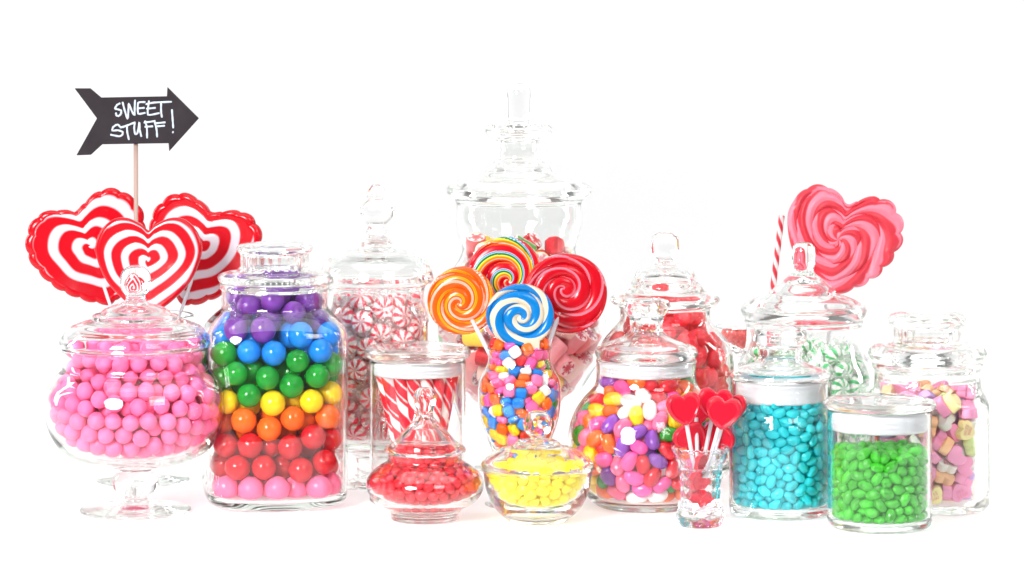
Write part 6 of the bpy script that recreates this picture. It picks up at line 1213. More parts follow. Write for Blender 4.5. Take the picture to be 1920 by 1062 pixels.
-48 40 78 7 8 99 -13 20 79 -11 -9 97 10 -62 75 -13 10 77 -62 14 81 -42 89 -11 -21 -13 78 11 -93 -31 52 63 79 48 59 65
-56 59 105 4 -4 44 -51 -1 80 14 -6 44 -21 43 72 18 -20 -79 -55 -58 84 -49 -35 67 24 -46 66 -88 9 -45 45 -13 70 22 85 -45
-33 -54 80 -18 1 18 -45 -43 70 34 14 -6 21 -16 75 -12 43 89 44 -38 79 31 -53 -55 46 66 109 -16 -1 -50 8 4 79 -25 -25 76
76 29 82 -42 -83 -10 79 -23 69 -56 -42 35 8 45 76 -5 -22 -41 -17 -45 91 50 -17 82 -71 -41 78 -24 -40 73 -28 35 87 16 -18 -56
62 -48 74 -88 39 -25 -13 -68 81 15 50 81 -8 37 88 4 50 62 -77 -3 77 -32 10 -8 39 -68 93 -43 -16 -22 -71 40 84 46 -68 -56
63 10 81 -19 -96 -18 22 79 78 88 -7 -3 23 14 82 45 68 41 -27 6 78 -3 -98 6 22 -51 85 -87 48 13 -18 16 95 84 37 22
23 1 67 2 42 88 66 -7 72 -33 4 81 -1 -56 88 -4 -43 -61 -30 -32 78 -39 -20 83 -11 81 85 98 -2 10 -36 73 80 12 51 -82
-80 16 89 -16 8 -82 59 56 95 39 -8 -38 -74 -20 84 -8 82 -56 33 57 82 -97 1 -21 4 -78 91 43 -73 -43 61 -27 81 32 22 88
2 -18 83 -35 -6 94 -34 -74 85 -13 -97 13 42 -18 89 -15 86 -13 -17 -23 92 26 -96 -3 -66 -3 92 6 7 94 22 -9 92 70 -3 -6
9 27 90 71 21 42 40 2 82 88 46 10 -40 -19 88 -24 -4 79 79 -5 86 29 -14 87 -21 49 99 9 -98 -1 -6 61 79 8 -37 -59
26 -76 78 82 34 10 27 38 72 56 -77 -12 -27 57 84 -9 95 -28 55 -56 92 -25 25 76 -42 49 95 12 -13 55 2 -36 91 15 98 0
-42 -46 94 -36 11 41 20 -79 100 43 44 -6 -6 4 89 -33 89 -18 -10 66 96 16 1 -10 35 72 93 1 -14 -99 36 -49 97 -51 18 -66
41 24 85 -22 -76 60 6 48 96 37 -18 -9 -65 18 98 61 -74 -1 80 15 93 -59 56 24 58 -6 90 -16 17 -36 -42 15 92 100 5 -6
34 8 98 -95 -27 13 -4 38 106 21 8 -38 -25 -61 96 2 -11 -10 -14 -80 98 14 -47 -7 -64 -50 98 85 -18 46 13 63 88 -13 10 92
0 -68 107 -8 -2 -20 26 48 107 84 -53 2 -47 -66 102 -20 -96 10 1 -49 104 2 -18 -15 -37 72 99 11 30 -88 59 31 92 31 -14 -64
11 81 96 18 6 -10 78 -24 90 71 34 60 -33 -34 107 -26 -82 -17 14 -20 107 -7 19 -75 13 9 98 -38 60 -61 60 11 100 12 22 94
-72 39 104 61 -55 -56 51 -37 97 -33 2 -66 -56 -32 91 16 17 -76 -80 -15 101 -40 -19 -56 -26 -5 95 9 74 65 26 41 90 31 78 36
19 -61 100 23 27 -94 25 -29 89 32 20 88 -53 33 103 50 64 56 -36 -55 111 51 -79 11 -12 81 106 -45 -10 -4 81 -4 105 -74 65 -15
-3 -10 101 21 -6 98 42 48 98 24 -8 -59 -33 31 104 58 77 26 74 36 103 48 -56 -26 -49 -1 101 -23 -83 -13 50 -60 110 52 -50 -34
12 -81 121 -24 82 47 -74 -34 100 -23 -71 -30 -8 -30 105 30 -95 -5 -42 69 118 -90 -29 25 60 -20 103 98 4 -16 -39 -16 106 90 30 16
42 26 103 2 -3 -100 -78 21 110 -48 6 87 -50 -40 111 39 -66 -6 33 -17 106 34 -7 63 47 -1 108 -2 -41 68 -3 14 107 -44 58 -61
-22 64 111 -94 -12 -10 -21 0 112 57 56 8 27 73 109 15 -39 -56 -19 23 113 -78 -41 40 63 22 114 13 -39 -40 8 66 106 96 -3 -25
16 -61 118 0 -17 80 -27 -73 109 -85 -46 -13 68 -41 93 39 -16 -67 -18 -49 112 -76 63 11 -42 -21 123 8 -20 0 32 -74 112 -45 60 -64
81 13 117 -51 -19 68 -81 1 108 -9 -49 -57 -61 -21 107 -8 -29 -67 28 15 114 -70 -20 0 16 29 108 5 31 15 8 -1 115 -4 14 -97
58 45 109 -87 -46 -6 -60 52 121 -64 -72 2 22 -40 104 -27 81 -35 -66 -46 120 16 -68 -27 -21 -20 114 -16 -57 -42 -36 12 110 67 51 54
42 -37 114 3 -35 -40 -44 32 120 -12 11 -15 72 38 122 -6 5 -45 47 -15 120 -82 -53 -1 78 23 137 -5 70 -29 -65 -2 116 -48 -47 58
52 11 126 -26 -16 -14 -53 -61 120 -43 -4 84 -40 50 114 -12 84 -44 -30 -39 126 -17 51 -65 -24 77 124 61 52 2 -9 9 125 -67 -60 30
34 74 126 26 13 94 -3 32 123 5 -42 59 48 31 121 -59 -51 20 -56 18 114 41 91 8 -12 -79 120 17 -90 -38 71 -42 128 18 -69 -55
-75 -25 121 -36 -24 50 -56 -59 140 -78 -3 -38 32 -52 118 -40 -78 46 -7 -15 128 15 70 25 12 81 117 80 -29 27 10 -38 118 -68 -2 -32
11 -19 124 -14 6 48 64 -48 110 -26 -72 32 10 45 117 -2 -33 -49 -26 27 131 -62 20 -21 -20 43 120 -80 35 -46 -27 55 133 -27 68 -46
-69 34 124 -24 -23 93 -44 -2 120 14 1 98 -34 -74 125 35 -34 2 -80 -14 137 17 -7 -50 37 52 120 -37 -92 10 56 59 125 95 -28 -10
76 -29 110 46 -54 -57 -3 -56 122 20 -34 -65 28 -29 122 50 80 10 11 16 125 -69 -22 -30 -63 52 139 -33 91 -6 -60 -9 134 -1 -80 51
-19 -59 128 -50 66 -32 1 -75 135 -20 -28 57 7 -2 133 -20 7 -97 -62 12 130 31 78 40 31 -2 122 -36 -8 16 -9 -36 125 -1 -44 -60
54 -61 128 -30 9 47 58 26 135 19 -85 37 -4 22 139 -59 25 -28 -23 -17 137 -67 -9 -63 -45 46 133 -57 -66 47 -72 -39 138 -76 31 -34
10 80 137 -48 17 -24 -44 67 136 3 29 -95 43 -45 133 86 -4 2 65 -1 114 4 55 -52 59 -29 122 -58 5 41 -5 77 123 1 -29 64
-79 6 127 8 69 57 -44 18 132 -68 47 55 27 32 122 -84 -22 29 32 -73 131 46 -86 14 -28 6 129 47 75 24 18 -37 137 70 -26 -17
78 -10 122 25 -57 -75 -16 -76 139 48 31 67 -48 -42 134 -6 78 -51 26 46 134 -77 -4 -48 25 5 140 75 -46 -40 44 -2 138 -38 43 -40
14 63 124 4 -98 20 40 -24 135 -60 27 -42 -36 -56 135 39 34 -72 -13 75 138 65 72 17 19 -17 140 -83 51 14 -43 -23 141 13 73 66
-59 -29 129 -12 -74 25 68 44 139 74 -56 -6 62 -12 133 40 57 46 -20 -38 142 -82 -46 12 2 -49 138 -24 -66 -68 -37 -72 144 -5 -31 -11
-66 -22 149 22 -50 -77 52 63 143 62 -40 -18 12 34 136 -46 -52 62 -61 30 142 9 30 90 62 -33 142 11 31 -94 -78 22 137 -52 34 66
-13 0 142 35 -33 -61 -73 5 146 96 27 -5 78 4 136 32 -25 16 78 -21 137 -52 62 -22 -15 42 139 -31 0 27 -41 -3 138 -77 36 -29
62 10 144 12 -10 -93 -56 -39 150 -8 10 54 3 59 139 28 -5 -64 45 46 137 -45 21 -61 21 -59 135 92 28 1 36 22 134 53 -56 -58
-8 56 124 40 71 58 28 63 140 4 78 62 -30 15 146 56 -45 -52''',
 'heart': '''10 -82 35 74 -21 20 -1 -50 26 -1 -1 -72 -58 59 27 40 -92 0 -32 73 26 -92 -40 0 41 22 26 -55 83 0 46 -40 26 0 -1 -83
48 64 26 -3 100 1 -3 10 35 -30 65 -63 -28 -66 26 98 -20 0 -61 75 44 -98 21 0 16 -17 25 0 -1 -45 70 36 27 1 0 19
-61 -57 27 0 0 90 56 -3 26 -97 26 -2 15 -53 49 69 29 63 -9 38 25 -80 60 1 -28 -85 50 64 -28 26 79 -4 32 18 68 23
72 70 75 0 -72 55 33 -72 40 -56 -36 65 45 -36 43 -1 0 93 43 38 51 -63 33 69 75 37 44 -100 10 0 -64 72 72 -15 69 -69
-69 -34 32 -32 -63 -61 29 -74 69 -95 2 16 -16 -25 33 -40 29 87 57 -74 40 7 69 -67 -69 -58 44 0 0 90 -56 -16 32 -28 -65 -63
73 41 62 -99 -16 0 -34 23 31 32 -63 -11 -82 -4 35 70 -34 -56 21 46 31 61 -35 -71 7 80 39 5 69 -71 -60 23 31 16 -68 -26
63 -64 61 -24 -2 -94 76 -37 39 -72 7 67 -38 40 63 19 90 -5 -35 -52 44 92 22 9 63 74 44 -2 3 -98 -17 73 53 -48 84 -14
16 66 70 26 -62 71 -4 -86 75 -9 70 70 -16 44 43 0 1 -90 -43 -79 82 26 49 30 17 85 66 -18 71 67 -2 -62 51 31 -59 -30
-63 13 59 10 24 -91 -82 25 34 32 -70 -26 19 -22 48 -5 -71 -48 11 -6 48 70 1 48 -32 -5 46 88 -20 -34 38 71 51 20 -63 -22
9 26 56 31 -56 -68 -67 -59 62 98 -21 0 -19 0 58 12 41 61 -36 -42 59 -29 12 76 61 -7 49 26 64 32 86 6 69 68 19 68
33 8 49 -11 66 50 -80 -10 65 12 23 -88 41 48 77 75 60 -26 36 -38 71 -64 -71 27 85 29 93 -32 63 -28 -32 15 80 30 -28 -82
-70 47 68 -72 17 12 56 50 98 60 2 40 -80 -19 84 6 14 -91 -5 -33 72 37 -85 15 5 1 81 -12 -99 -8 -29 80 67 22 -14 -85
78 -32 66 19 20 90 6 -58 86 -25 -93 -18 48 73 91 8 94 -7 -67 -61 79 94 -35 0 -60 16 89 37 6 -92 54 10 75 88 25 18
-48 -32 70 73 60 -5 74 67 112 -67 -7 -66 -38 80 83 27 -14 -82 -8 40 68 43 -21 -87 5 85 98 54 -46 44 -70 -64 96 0 0 8
-1 67 100 10 68 -72 34 -72 90 -14 27 -95 64 75 138 43 57 70 -16 -21 98 -38 5 43 14 -18 94 2 21 -85 -85 25 72 61 35 60
42 -33 86 -26 -11 -95 23 -39 114 -12 5 10 -18 47 93 66 -10 -9 33 20 97 -24 11 -94 -81 2 101 77 24 -18 68 -60 86 43 48 -57
-81 52 101 -9 -70 -9 57 -8 97 12 34 -65 -80 -23 101 -94 -31 -4 -47 45 88 77 -25 -33 -20 80 118 86 34 35 -25 -7 107 66 65 -15
-74 -63 114 10 100 0 -17 -73 100 -36 27 66 53 -52 119 -24 52 -82 38 80 121 -82 -38 38 63 -31 109 17 -56 77 18 34 88 16 21 44
-32 -53 98 61 65 -27 9 41 114 -78 -57 18 85 -35 93 22 68 18 -6 -39 122 70 2 -71 -72 -63 131 4 100 0 -73 27 114 18 -23 58
61 32 118 22 53 -71 -50 -18 95 -60 -44 64 29 80 104 79 -43 -39 9 67 130 45 -79 -29 0 8 115 -59 16 -75 -20 44 128 66 -22 -58
50 -82 110 -32 -63 -54 -44 -78 120 51 79 17 79 -57 126 -76 2 60 -30 21 111 -10 -24 -78 -43 43 126 68 -32 -60 80 15 124 18 -47 82
42 -28 134 58 -7 50 -9 -5 138 -7 0 98 29 -10 125 -14 11 68 9 -71 109 84 -37 -38 -48 82 104 -55 52 56 -54 -8 123 9 14 98
-53 -38 121 -15 70 64 26 26 122 -61 -75 12 -32 72 130 15 -34 -34 0 36 149 -23 25 -93 -85 -26 126 43 56 45 75 -34 142 -29 -30 -66
73 39 140 98 14 -2 32 -78 128 -52 72 -19 -28 23 150 -77 -21 -58 75 -6 122 34 38 -60 -68 60 130 -43 90 7 -49 4 137 98 -14 -8
16 -72 137 86 23 46 20 1 140 -5 -17 -92 -75 -58 148 0 0 -87 25 51 154 25 -62 48 67 -72 155 65 -18 57 -74 23 132 16 -25 66
56 -1 146 19 -65 -61 45 48 141 5 -51 -50 -51 15 153 10 13 99 86 8 155 53 -47 -53 38 -47 144 55 21 14 -72 46 153 61 -76 0
-78 56 180 55 -33 -75 -50 78 145 86 -32 -34 -15 -4 160 -11 -74 -50 74 -22 155 -35 -24 -53 -14 -81 134 43 -83 -16 42 18 139 6 79 51
-46 16 170 98 -6 -9 -28 -36 128 -66 -14 68 85 26 192 -16 67 -14 -70 -29 153 39 -88 -7 50 -63 150 11 -74 -59 -54 45 166 59 -78 1
22 2 158 -16 -6 -25 -25 60 167 -29 -31 88 33 80 148 16 4 91 4 -74 162 63 8 -77 -43 -74 146 -41 5 91 -48 -21 167 43 -26 -84
13 -27 162 13 55 -68 31 -70 172 -84 -38 -37 -5 75 158 -2 -36 -1 1 21 187 -27 -90 -18 7 34 166 34 4 67 -35 84 162 -8 72 69
69 65 182 11 33 94 20 -43 175 -18 -77 -55 72 -65 186 -3 -2 80 38 72 164 24 -96 -6 34 22 183 -43 -35 76 -76 -51 172 65 27 -31
-42 13 190 -39 -90 18 -14 -46 153 15 12 -49 54 24 169 86 45 -18 79 -42 173 -89 34 5 16 -7 180 98 -14 4 78 -10 182 21 -34 18
-57 78 197 10 74 -61 -24 -75 167 35 0 94 -1 -69 187 79 55 0 -39 -36 154 36 79 6 68 55 168 -22 -27 -90 -4 80 182 86 44 25
-9 80 200 -85 45 -22 50 -17 179 41 25 -85 -85 -20 190 -54 -42 57 27 -78 197 27 36 37 39 -34 194 94 -6 -29 10 12 200 -12 -93 -23
-51 57 186 43 55 -19 35 46 188 -56 35 53 -86 5 154 -28 65 -28 -27 44 182 43 -1 -73 -35 -51 180 -64 65 24 59 30 199 -90 33 28
-34 -83 202 55 41 -48 27 61 193 52 54 -37 7 -20 212 92 4 -36 44 -76 204 26 35 38 40 83 194 8 -72 67 -9 -44 193 16 -74 -64
26 37 216 3 -26 25 -4 -66 209 73 56 -2 -62 -16 176 36 -35 -77 -36 30 202 -4 19 57 82 -34 208 -38 56 -48 -20 -14 190 36 0 -83
-75 24 186 28 -29 63 54 -2 204 41 -23 19 65 67 204 11 33 94 -74 0 203 -40 42 59 -68 44 209 -21 89 39 -27 10 211 -37 -68 -44
-24 70 210 10 -25 -28 -58 -76 172 -4 61 72 -4 53 212 33 50 -26 -33 -18 201 36 0 -83 64 -34 212 68 -29 -65 -42 -58 197 -40 82 31
33 -18 214 -33 -12 -90 -73 -50 214 -57 -47 42 -78 24 212 -32 -86 -39 -55 -26 213 -31 50 60''',
}
# ------------------------------------------------------------------ sweets
def sph(n=18, m=12):
    V = [(0, 0, 1)]
    for i in range(1, m):
        ph = pi * i / m
        for k in range(n):
            V.append((sin(ph) * cos(2 * pi * k / n), sin(ph) * sin(2 * pi * k / n), cos(ph)))
    V.append((0, 0, -1))
    Fc = [(0, 1 + k, 1 + (k + 1) % n) for k in range(n)]
    for i in range(m - 2):
        for k in range(n):
            a, b = 1 + i * n + k, 1 + i * n + (k + 1) % n
            Fc.append((a, a + n, b + n, b))
    e = len(V) - 1
    Fc += [(e, e - n + (k + 1) % n, e - n + k) for k in range(n)]
    return np.array(V, dtype=float), Fc
def superq(V, e):
    W = np.abs(V) ** e
    k = W.sum(axis=1) ** (-1.0 / e)
    return V * k[:, None]
def bean_geo(a, b, c, bend=0.10, e=2.3, n=18, m=12):
    V, Fc = sph(n, m)
    V = V[:, [2, 0, 1]]                                     # poles along x
    V = superq(V, e)
    V = V * np.array([a / 2, b / 2, c / 2])
    V[:, 1] += bend * b * ((V[:, 0] / (a / 2)) ** 2 - .4)
    return V, [f[::1] for f in Fc]
def pillow_geo(a, b, c):
    V, Fc = sph(20, 14)
    V = V[:, [0, 1, 2]]
    A = np.abs(V)
    # squarish outline, domed faces
    V = V + 1e-7
    A = np.abs(V)
    r2 = np.hypot(V[:, 0], V[:, 1])
    k = ((A[:, 0] / r2) ** 4 + (A[:, 1] / r2) ** 4) ** (-.25)
    rim = r2 ** .55
    x = V[:, 0] / r2 * k * rim * a / 2
    y = V[:, 1] / r2 * k * rim * b / 2
    z = np.sign(V[:, 2]) * A[:, 2] ** .8 * c / 2
    return np.stack([x, y, z], 1), Fc
HEART = [(0, .56), (.15, .68), (.4, .79), (.65, .77), (.88, .58), (1, .25), (.93, -.1), (.75, -.45), (.45, -.76), (.15, -.97), (0, -1.02)]
def heart_R(n, pts=HEART, soft=1):
    "radius of the heart outline seen from its middle, n directions from the notch round clockwise to the notch"
    full_ = pts + [(-x, y) for x, y in pts[-2:0:-1]]
    P_ = np.array(full_)
    m = len(P_)
    fine = []
    for i in range(m):
        p0, p1, p2, p3 = P_[i - 1], P_[i], P_[(i + 1) % m], P_[(i + 2) % m]
        for t in np.linspace(0, 1, 12, endpoint=False):
            fine.append(.5 * (2 * p1 + (p2 - p0) * t + (2 * p0 - 5 * p1 + 4 * p2 - p3) * t * t + (3 * p1 - p0 - 3 * p2 + p3) * t ** 3))
    fine = np.array(fine)
    ang = np.unwrap(np.arctan2(fine[:, 0], fine[:, 1]))
    rad = np.hypot(fine[:, 0], fine[:, 1])
    ang = ang - ang[0]
    ang = np.append(ang, 2 * pi)
    rad = np.append(rad, rad[0])
    t = np.linspace(0, 2 * pi, n, endpoint=False)
    return t, np.interp(t, ang, rad)
def slab(t, R, thick, edge, rings, relief=None, colour=None, scale=1.0, centre=(0, 0), wall=.25, inner=None):
    """a flat sweet of outline R(t) (from +z clockwise in the x-z plane), front towards -y; rings across the face, a rounded rim.
    relief(rho, t) -> height and colour(rho, t) -> rgb arrays over the front face"""
    n = len(t)
    V, C = [], []
    rho = np.concatenate([np.linspace(0.004, 1 - edge, rings), [1 - edge * (1 - sin(a)) for a in np.linspace(pi / 8, pi / 2, 4)]])
    hz = np.concatenate([np.ones(rings), [wall + (1 - wall) * cos(a) for a in np.linspace(pi / 8, pi / 2, 4)]])
    for side in (-1, 1):
        rr = rho if side < 0 else rho[::-1]
        hh = hz if side < 0 else hz[::-1]
        for q, h in zip(rr, hh):
            Rq = R * q
            if inner is not None:
                f_ = min(1, max(0, (q - .80) / .12))
                Rq = (inner + (R - inner) * f_ * f_ * (3 - 2 * f_)) * q
            y = np.full(n, side * thick / 2 * h)
            if relief is not None and side < 0:
                y = y - relief(q, t) * h
            x = np.sin(t) * Rq + centre[0] * (1 - q)
            z = np.cos(t) * Rq + centre[1] * (1 - q)
            V.append(np.stack([x * scale, y * scale, z * scale], 1))
            C.append(colour(q, t) if colour is not None else np.ones((n, 3)))
    V = np.concatenate(V)
    C = np.concatenate(C)
    rows = len(V) // n
    Fc = grid_faces(rows, n)
    Fc.append(tuple(range(n))[::-1])
    Fc.append(tuple(range((rows - 1) * n, rows * n)))
    return V, [f[::-1] for f in Fc], C

def pal(v, bands):
    "bands: list of (upper limit, rgb)"
    v = np.asarray(v) % 1.0
    out = np.zeros(v.shape + (3,))
    lo = 0.0
    for up, c in bands:
        out[(v >= lo) & (v < up)] = c
        lo = up
    return out
def mix(a, b, w):
    return a * (1 - w[..., None]) + b * w[..., None]

# --- colours (real surface colours)
CC = dict(pink=(.92, .16, .37), gum_pink=(.88, .14, .30), red=(.54, .002, .010), orange=(.86, .12, .001), yellow=(.88, .58, .001), green=(.005, .27, .02),
          blue=(.0, .21, .72), purple=(.16, .03, .30), white=(.82, .80, .80), hotpink=(.84, .08, .33), lime=(.12, .42, .01),
          teal=(.0, .52, .59), jgreen=(.03, .42, .004), lemon=(.92, .76, .02), jred=(.68, .004, .020), lav=(.52, .30, .68), cream=(.84, .76, .62),
          h_pink=(.84, .32, .52), h_white=(.78, .78, .72), h_yellow=(.84, .74, .36), h_orange=(.86, .50, .28), h_lav=(.58, .38, .72), h_green=(.6, .74, .3))
def sim(key):
    a = np.array([float(v) for v in SETTLED[key].split()])
    if key in ('pink', 'rainbow', 'bead'):
        a = a.reshape(-1, 3)
        return a, np.tile(np.array((1.0, 0, 0, 0)), (len(a), 1))
    a = a.reshape(-1, 6)
    q = a[:, 3:] / 100.0
    w = np.sqrt(np.clip(1 - (q ** 2).sum(axis=1), 0, 1))
    return a[:, :3], np.concatenate([w[:, None], q], 1)
def visible(key, pos, rad):
    "which sweets of a jar show from in front of it: the others are packed behind them"
    base, s, yb, cx, d = INFO[key]
    W = 380
    tilt = (yb - 150 - HORIZON) / F
    zb = np.full((W, 460), 1e9)
    own = np.full((W, 460), -1)
    order = np.argsort(pos[:, 1])
    y0 = pos[:, 2].min() - 60
    for i in order:
        u, v = pos[i, 0] + W / 2, pos[i, 2] - tilt * -pos[i, 1] * 1.0 - y0
        r = rad
        a0, a1, b0, b1 = int(u - r), int(u + r) + 1, int(v - r), int(v + r) + 1
        for a in range(max(a0, 0), min(a1, W)):
            h = r * r - (a - u) ** 2
            if h <= 0:
                continue
            h = math.sqrt(h)
            lo, hi = max(int(v - h), 0), min(int(v + h) + 1, 460)
            seg = zb[a, lo:hi]
            m = seg > pos[i, 1]
            zb[a, lo:hi][m] = pos[i, 1]
            own[a, lo:hi][m] = i
    cnt = np.bincount(own[own >= 0].ravel(), minlength=len(pos))
    return cnt > 0.06 * pi * rad * rad

def zone(h, lo, hi):
    f = (h - lo) / max(hi - lo, 1)
    if f < .14: return 'near the bottom of'
    if f < .38: return 'below the middle of'
    if f < .62: return 'around the middle of'
    return 'above the middle of' if f < .86 else 'near the top of'

size_rnd = random.Random(11)
def fill(key, name, cat, rad, kind_of, describe, place, group, extra=None):
    """kind_of(i, h) -> key of a mesh in PROTO; describe(kind) -> words"""
    pos, quat = sim(key)
    base, s, yb, cx, d = INFO[key]
    pos = pos * np.array([.992, .992, 1.0]) + np.array([0, 0, 2.0])     # clear of the wall by a hair
    turn = JARS[key].get('rot', 0)
    if turn:
        ca, sa = cos(radians(turn)), sin(radians(turn))
        pos = np.stack([pos[:, 0] * ca - pos[:, 1] * sa, pos[:, 0] * sa + pos[:, 1] * ca, pos[:, 2]], 1)
    vis = visible(key, pos, rad)
    lo, hi = pos[:, 2].min(), pos[:, 2].max()
    hid = {}
    for i in range(len(pos)):
        k = kind_of(i, pos[i, 2])
        q = Quaternion((0, 0, 1), radians(turn)) @ Quaternion(quat[i]).normalized()
        loc = base + Vector(pos[i]) * s
        if vis[i]:
            o = link(name, PROTO[k][0], loc=loc, rot=q)
            sz = s * (1 + size_rnd.uniform(-1, .6) * .045)
            o.scale = (sz, sz * (1 + size_rnd.uniform(-1, 1) * .02), sz)
            tag(o, f"{describe(k)} {zone(pos[i, 2], lo, hi)} {place}", cat, group)
            for cn, cm in PROTO[k][1]:
                link(cn, cm, o)
        else:
            hid.setdefault(PROTO[k][2], []).append((k, loc, q))
    # what lies behind them, packed out of sight: one mass
    if hid:
        V, Fc, mi, mats, C = [], [], [], [], []
        for mt, items in hid.items():
            mats.append(mt)
            for k, loc, q in items:
                me = PROTO[k][0]
                low = PROTO[k][3]
                R = q.to_matrix()
                A = np.array(low[0]) * s
                A = A @ np.array(R).T + np.array(loc)
                o0 = len(V)
                V += [tuple(a) for a in A]
                C += [low[2]] * len(A)
                Fc += [tuple(v + o0 for v in f) for f in low[1]]
                mi += [len(mats) - 1] * len(low[1])
        me = mesh(name + '_mass', V, Fc, mats[0], cols=np.array(C))
        for mt in mats[1:]:
            me.materials.append(mt)
        me.polygons.foreach_set('material_index', mi)
        o = link(name + '_mass', me)
        tag(o, f"{describe(None)} packed deep inside {place}", None, None, 'stuff')
    return sum(vis)

PROTO = {}   # kind -> (mesh, [(child name, child mesh)], material of the mass, (low V, low F, colour))
def low_ell(a, b, c, col):
    V, Fc = sph(8, 6)
    return (V[:, [2, 0, 1]] * np.array([a / 2, b / 2, c / 2]), Fc, col)
def proto(k, geo, mat, low, cols=None, children=(), smooth=True, massmat=None):
    me = mesh(k, geo[0], geo[1], mat, smooth, cols)
    PROTO[k] = (me, list(children), massmat or mat, low)

n_ind = {}
# pink gumballs
V, Fc = sph(24, 16)
m = pbr('pink_gumball_shell', CC['pink'], .42, vary=.06, sss=.15, bump=.08, bscale=160)
proto('pink', (V * 16, Fc), m, low_ell(32, 32, 32, CC['pink']))
n_ind['pink'] = fill('pink', 'pink_gumball', 'gumball', 16, lambda i, h: 'pink', lambda k: 'matt pink gumball' if k else 'pink gumballs',
     'the footed glass dish', 'pink gumballs in the footed dish')
# rainbow gumballs, a colour for each layer
for c in ('gum_pink', 'red', 'orange', 'yellow', 'green', 'blue', 'purple'):
    m = pbr('gumball_shell_' + c, CC[c], .16, coat=.1, vary=.05, spec=.45)
    proto('gb_' + c, (V * 23.2, Fc), m, low_ell(47, 47, 47, CC[c]))
def rb(i, h):
    y = 944 - h + ((i * 37) % 9 - 4)
    return 'gb_' + ('gum_pink' if y > 886 else 'red' if y > 808 else 'orange' if y > 766 else 'yellow' if y > 726 else 'green' if y > 658 else 'blue' if y > 612 else 'purple')
n_ind['rainbow'] = fill('rainbow', 'gumball', 'gumball', 23.5, rb, lambda k: ('glossy ' + k[3:].replace('gum_', '') + ' gumball') if k else 'rainbow gumballs',
     'the square glass jar', 'rainbow gumballs in the square jar')

# wrapped round mints: a striped disc in twisted clear film
def mint_geo(col, a=20, c=20):
    V, Fc = sph(72, 14)
    r2 = np.hypot(V[:, 0], V[:, 1])
    W = V.copy()
    k = np.where(r2 > 1e-6, (r2 ** .62) / np.maximum(r2, 1e-6), 0)
    W[:, 0] *= k * a
    W[:, 1] *= k * a
    W[:, 2] = np.sign(V[:, 2]) * np.abs(V[:, 2]) ** .75 * c / 2
    th = np.arctan2(W[:, 1], W[:, 0])
    rr = np.hypot(W[:, 0], W[:, 1]) / a
    v = (th / (2 * pi) * 7 + rr * .35) % 1
    C = np.tile(np.array((.92, .84, .84)), (len(W), 1))
    C[(v < .46) & (rr > .22)] = col
    C[rr <= .2] = np.array(col) * .5 + .4
    return (W, Fc), C
def wrapper_geo(seed, a=21, c=23):
    rnd = random.Random(seed)
    V, Fc = [], []
    n = 20
    # rows along x: fan, pinch, pouch, pinch, fan
    rows = [(-37, 15, 2.5), (-31, 12, 3), (-26, 6.5, 3), (-22, 3.5, 3), (-17, 13, 9), (-9, 19, 11.5), (0, 21.5, 12), (9, 19, 11.5), (17, 13, 9), (22, 3.5, 3), (26, 6.5, 3), (31, 12, 3), (37, 15, 2.5)]
    for ri, (x, ry, rz) in enumerate(rows):
        fan = abs(x) > 23
        for k in range(n):
            t = 2 * pi * k / n
            j = 1 + rnd.uniform(-.1, .1) + (.12 * (-1) ** k if not fan else 0)
            V.append((x + rnd.uniform(-1.5, 1.5), ry * cos(t) * j, rz * sin(t) * j + (3.2 * (-1) ** k if fan and abs(x) > 30 else 0)))
    Fc = grid_faces(len(rows), n)
    return V, Fc
wrap_meshes = [mesh('mint_wrapper', *wrapper_geo(q), FILM, smooth=False) for q in range(4)]
MINTMAT = pbr('striped_hard_candy', (1, 1, 1), .3, vcol=True, coat=.3, sss=.1)
for ck, colr in (('red', (.85, .02, .07)), ('green', (.03, .50, .14))):
    (W, Fm), C = mint_geo(colr)
    for q in range(4):
        proto(f'mint_{ck}_{q}', (W, Fm), MINTMAT, low_ell(40, 40, 20, tuple(np.array(colr) * .35 + .55)), cols=C, children=[('wrapper', wrap_meshes[q])])
n_ind['mint'] = fill('mint', 'wrapped_peppermint', 'peppermint', 21, lambda i, h: f'mint_red_{i % 4}', lambda k: 'red and white peppermint in clear film' if k else 'red and white peppermints',
     'the tall footed jar', 'wrapped peppermints in the tall jar')
n_ind['green_mint'] = fill('green_mint', 'wrapped_mint', 'mint', 21, lambda i, h: f'mint_green_{i % 4}', lambda k: 'green and white mint in clear film' if k else 'green and white mints',
     'the wide lidded jar', 'wrapped green mints in the wide jar')

# small red and yellow sweets
m = pbr('red_candy', CC['jred'], .18, coat=.3, spec=.5, vary=.12, sss=.25)
proto('red_small', bean_geo(23, 20, 17, .05, 2.1), m, low_ell(22, 19, 16, CC['jred']))
n_ind['reddish'] = fill('reddish', 'red_candy', 'red candy', 9.5, lambda i, h: 'red_small', lambda k: 'shiny small red sweet' if k else 'small red sweets',
     'the squat glass dish', 'red sweets in the squat dish')
m = pbr('yellow_candy', CC['lemon'], .3, coat=.2, vary=.06, sss=.3)
proto('yellow_a', bean_geo(27, 19, 17, .16, 2.2), m, low_ell(26, 19, 16, CC['lemon']))
proto('yellow_b', bean_geo(24, 20, 17, -.05, 2.6), m, low_ell(26, 19, 16, CC['lemon']))
n_ind['yellow'] = fill('yellow', 'yellow_candy', 'yellow candy', 10, lambda i, h: 'yellow_' + 'ab'[i % 2], lambda k: ('small curved yellow sweet' if k == 'yellow_a' else 'small stubby yellow sweet') if k else 'small yellow sweets',
     'the small glass bowl', 'yellow sweets in the small bowl')
m = pbr('bead_candy', (.80, .06, .05), .3, coat=.2, vary=.1)
proto('bead', (sph(12, 8)[0] * 5.6, sph(12, 8)[1]), m, low_ell(11, 11, 11, CC['jred']))
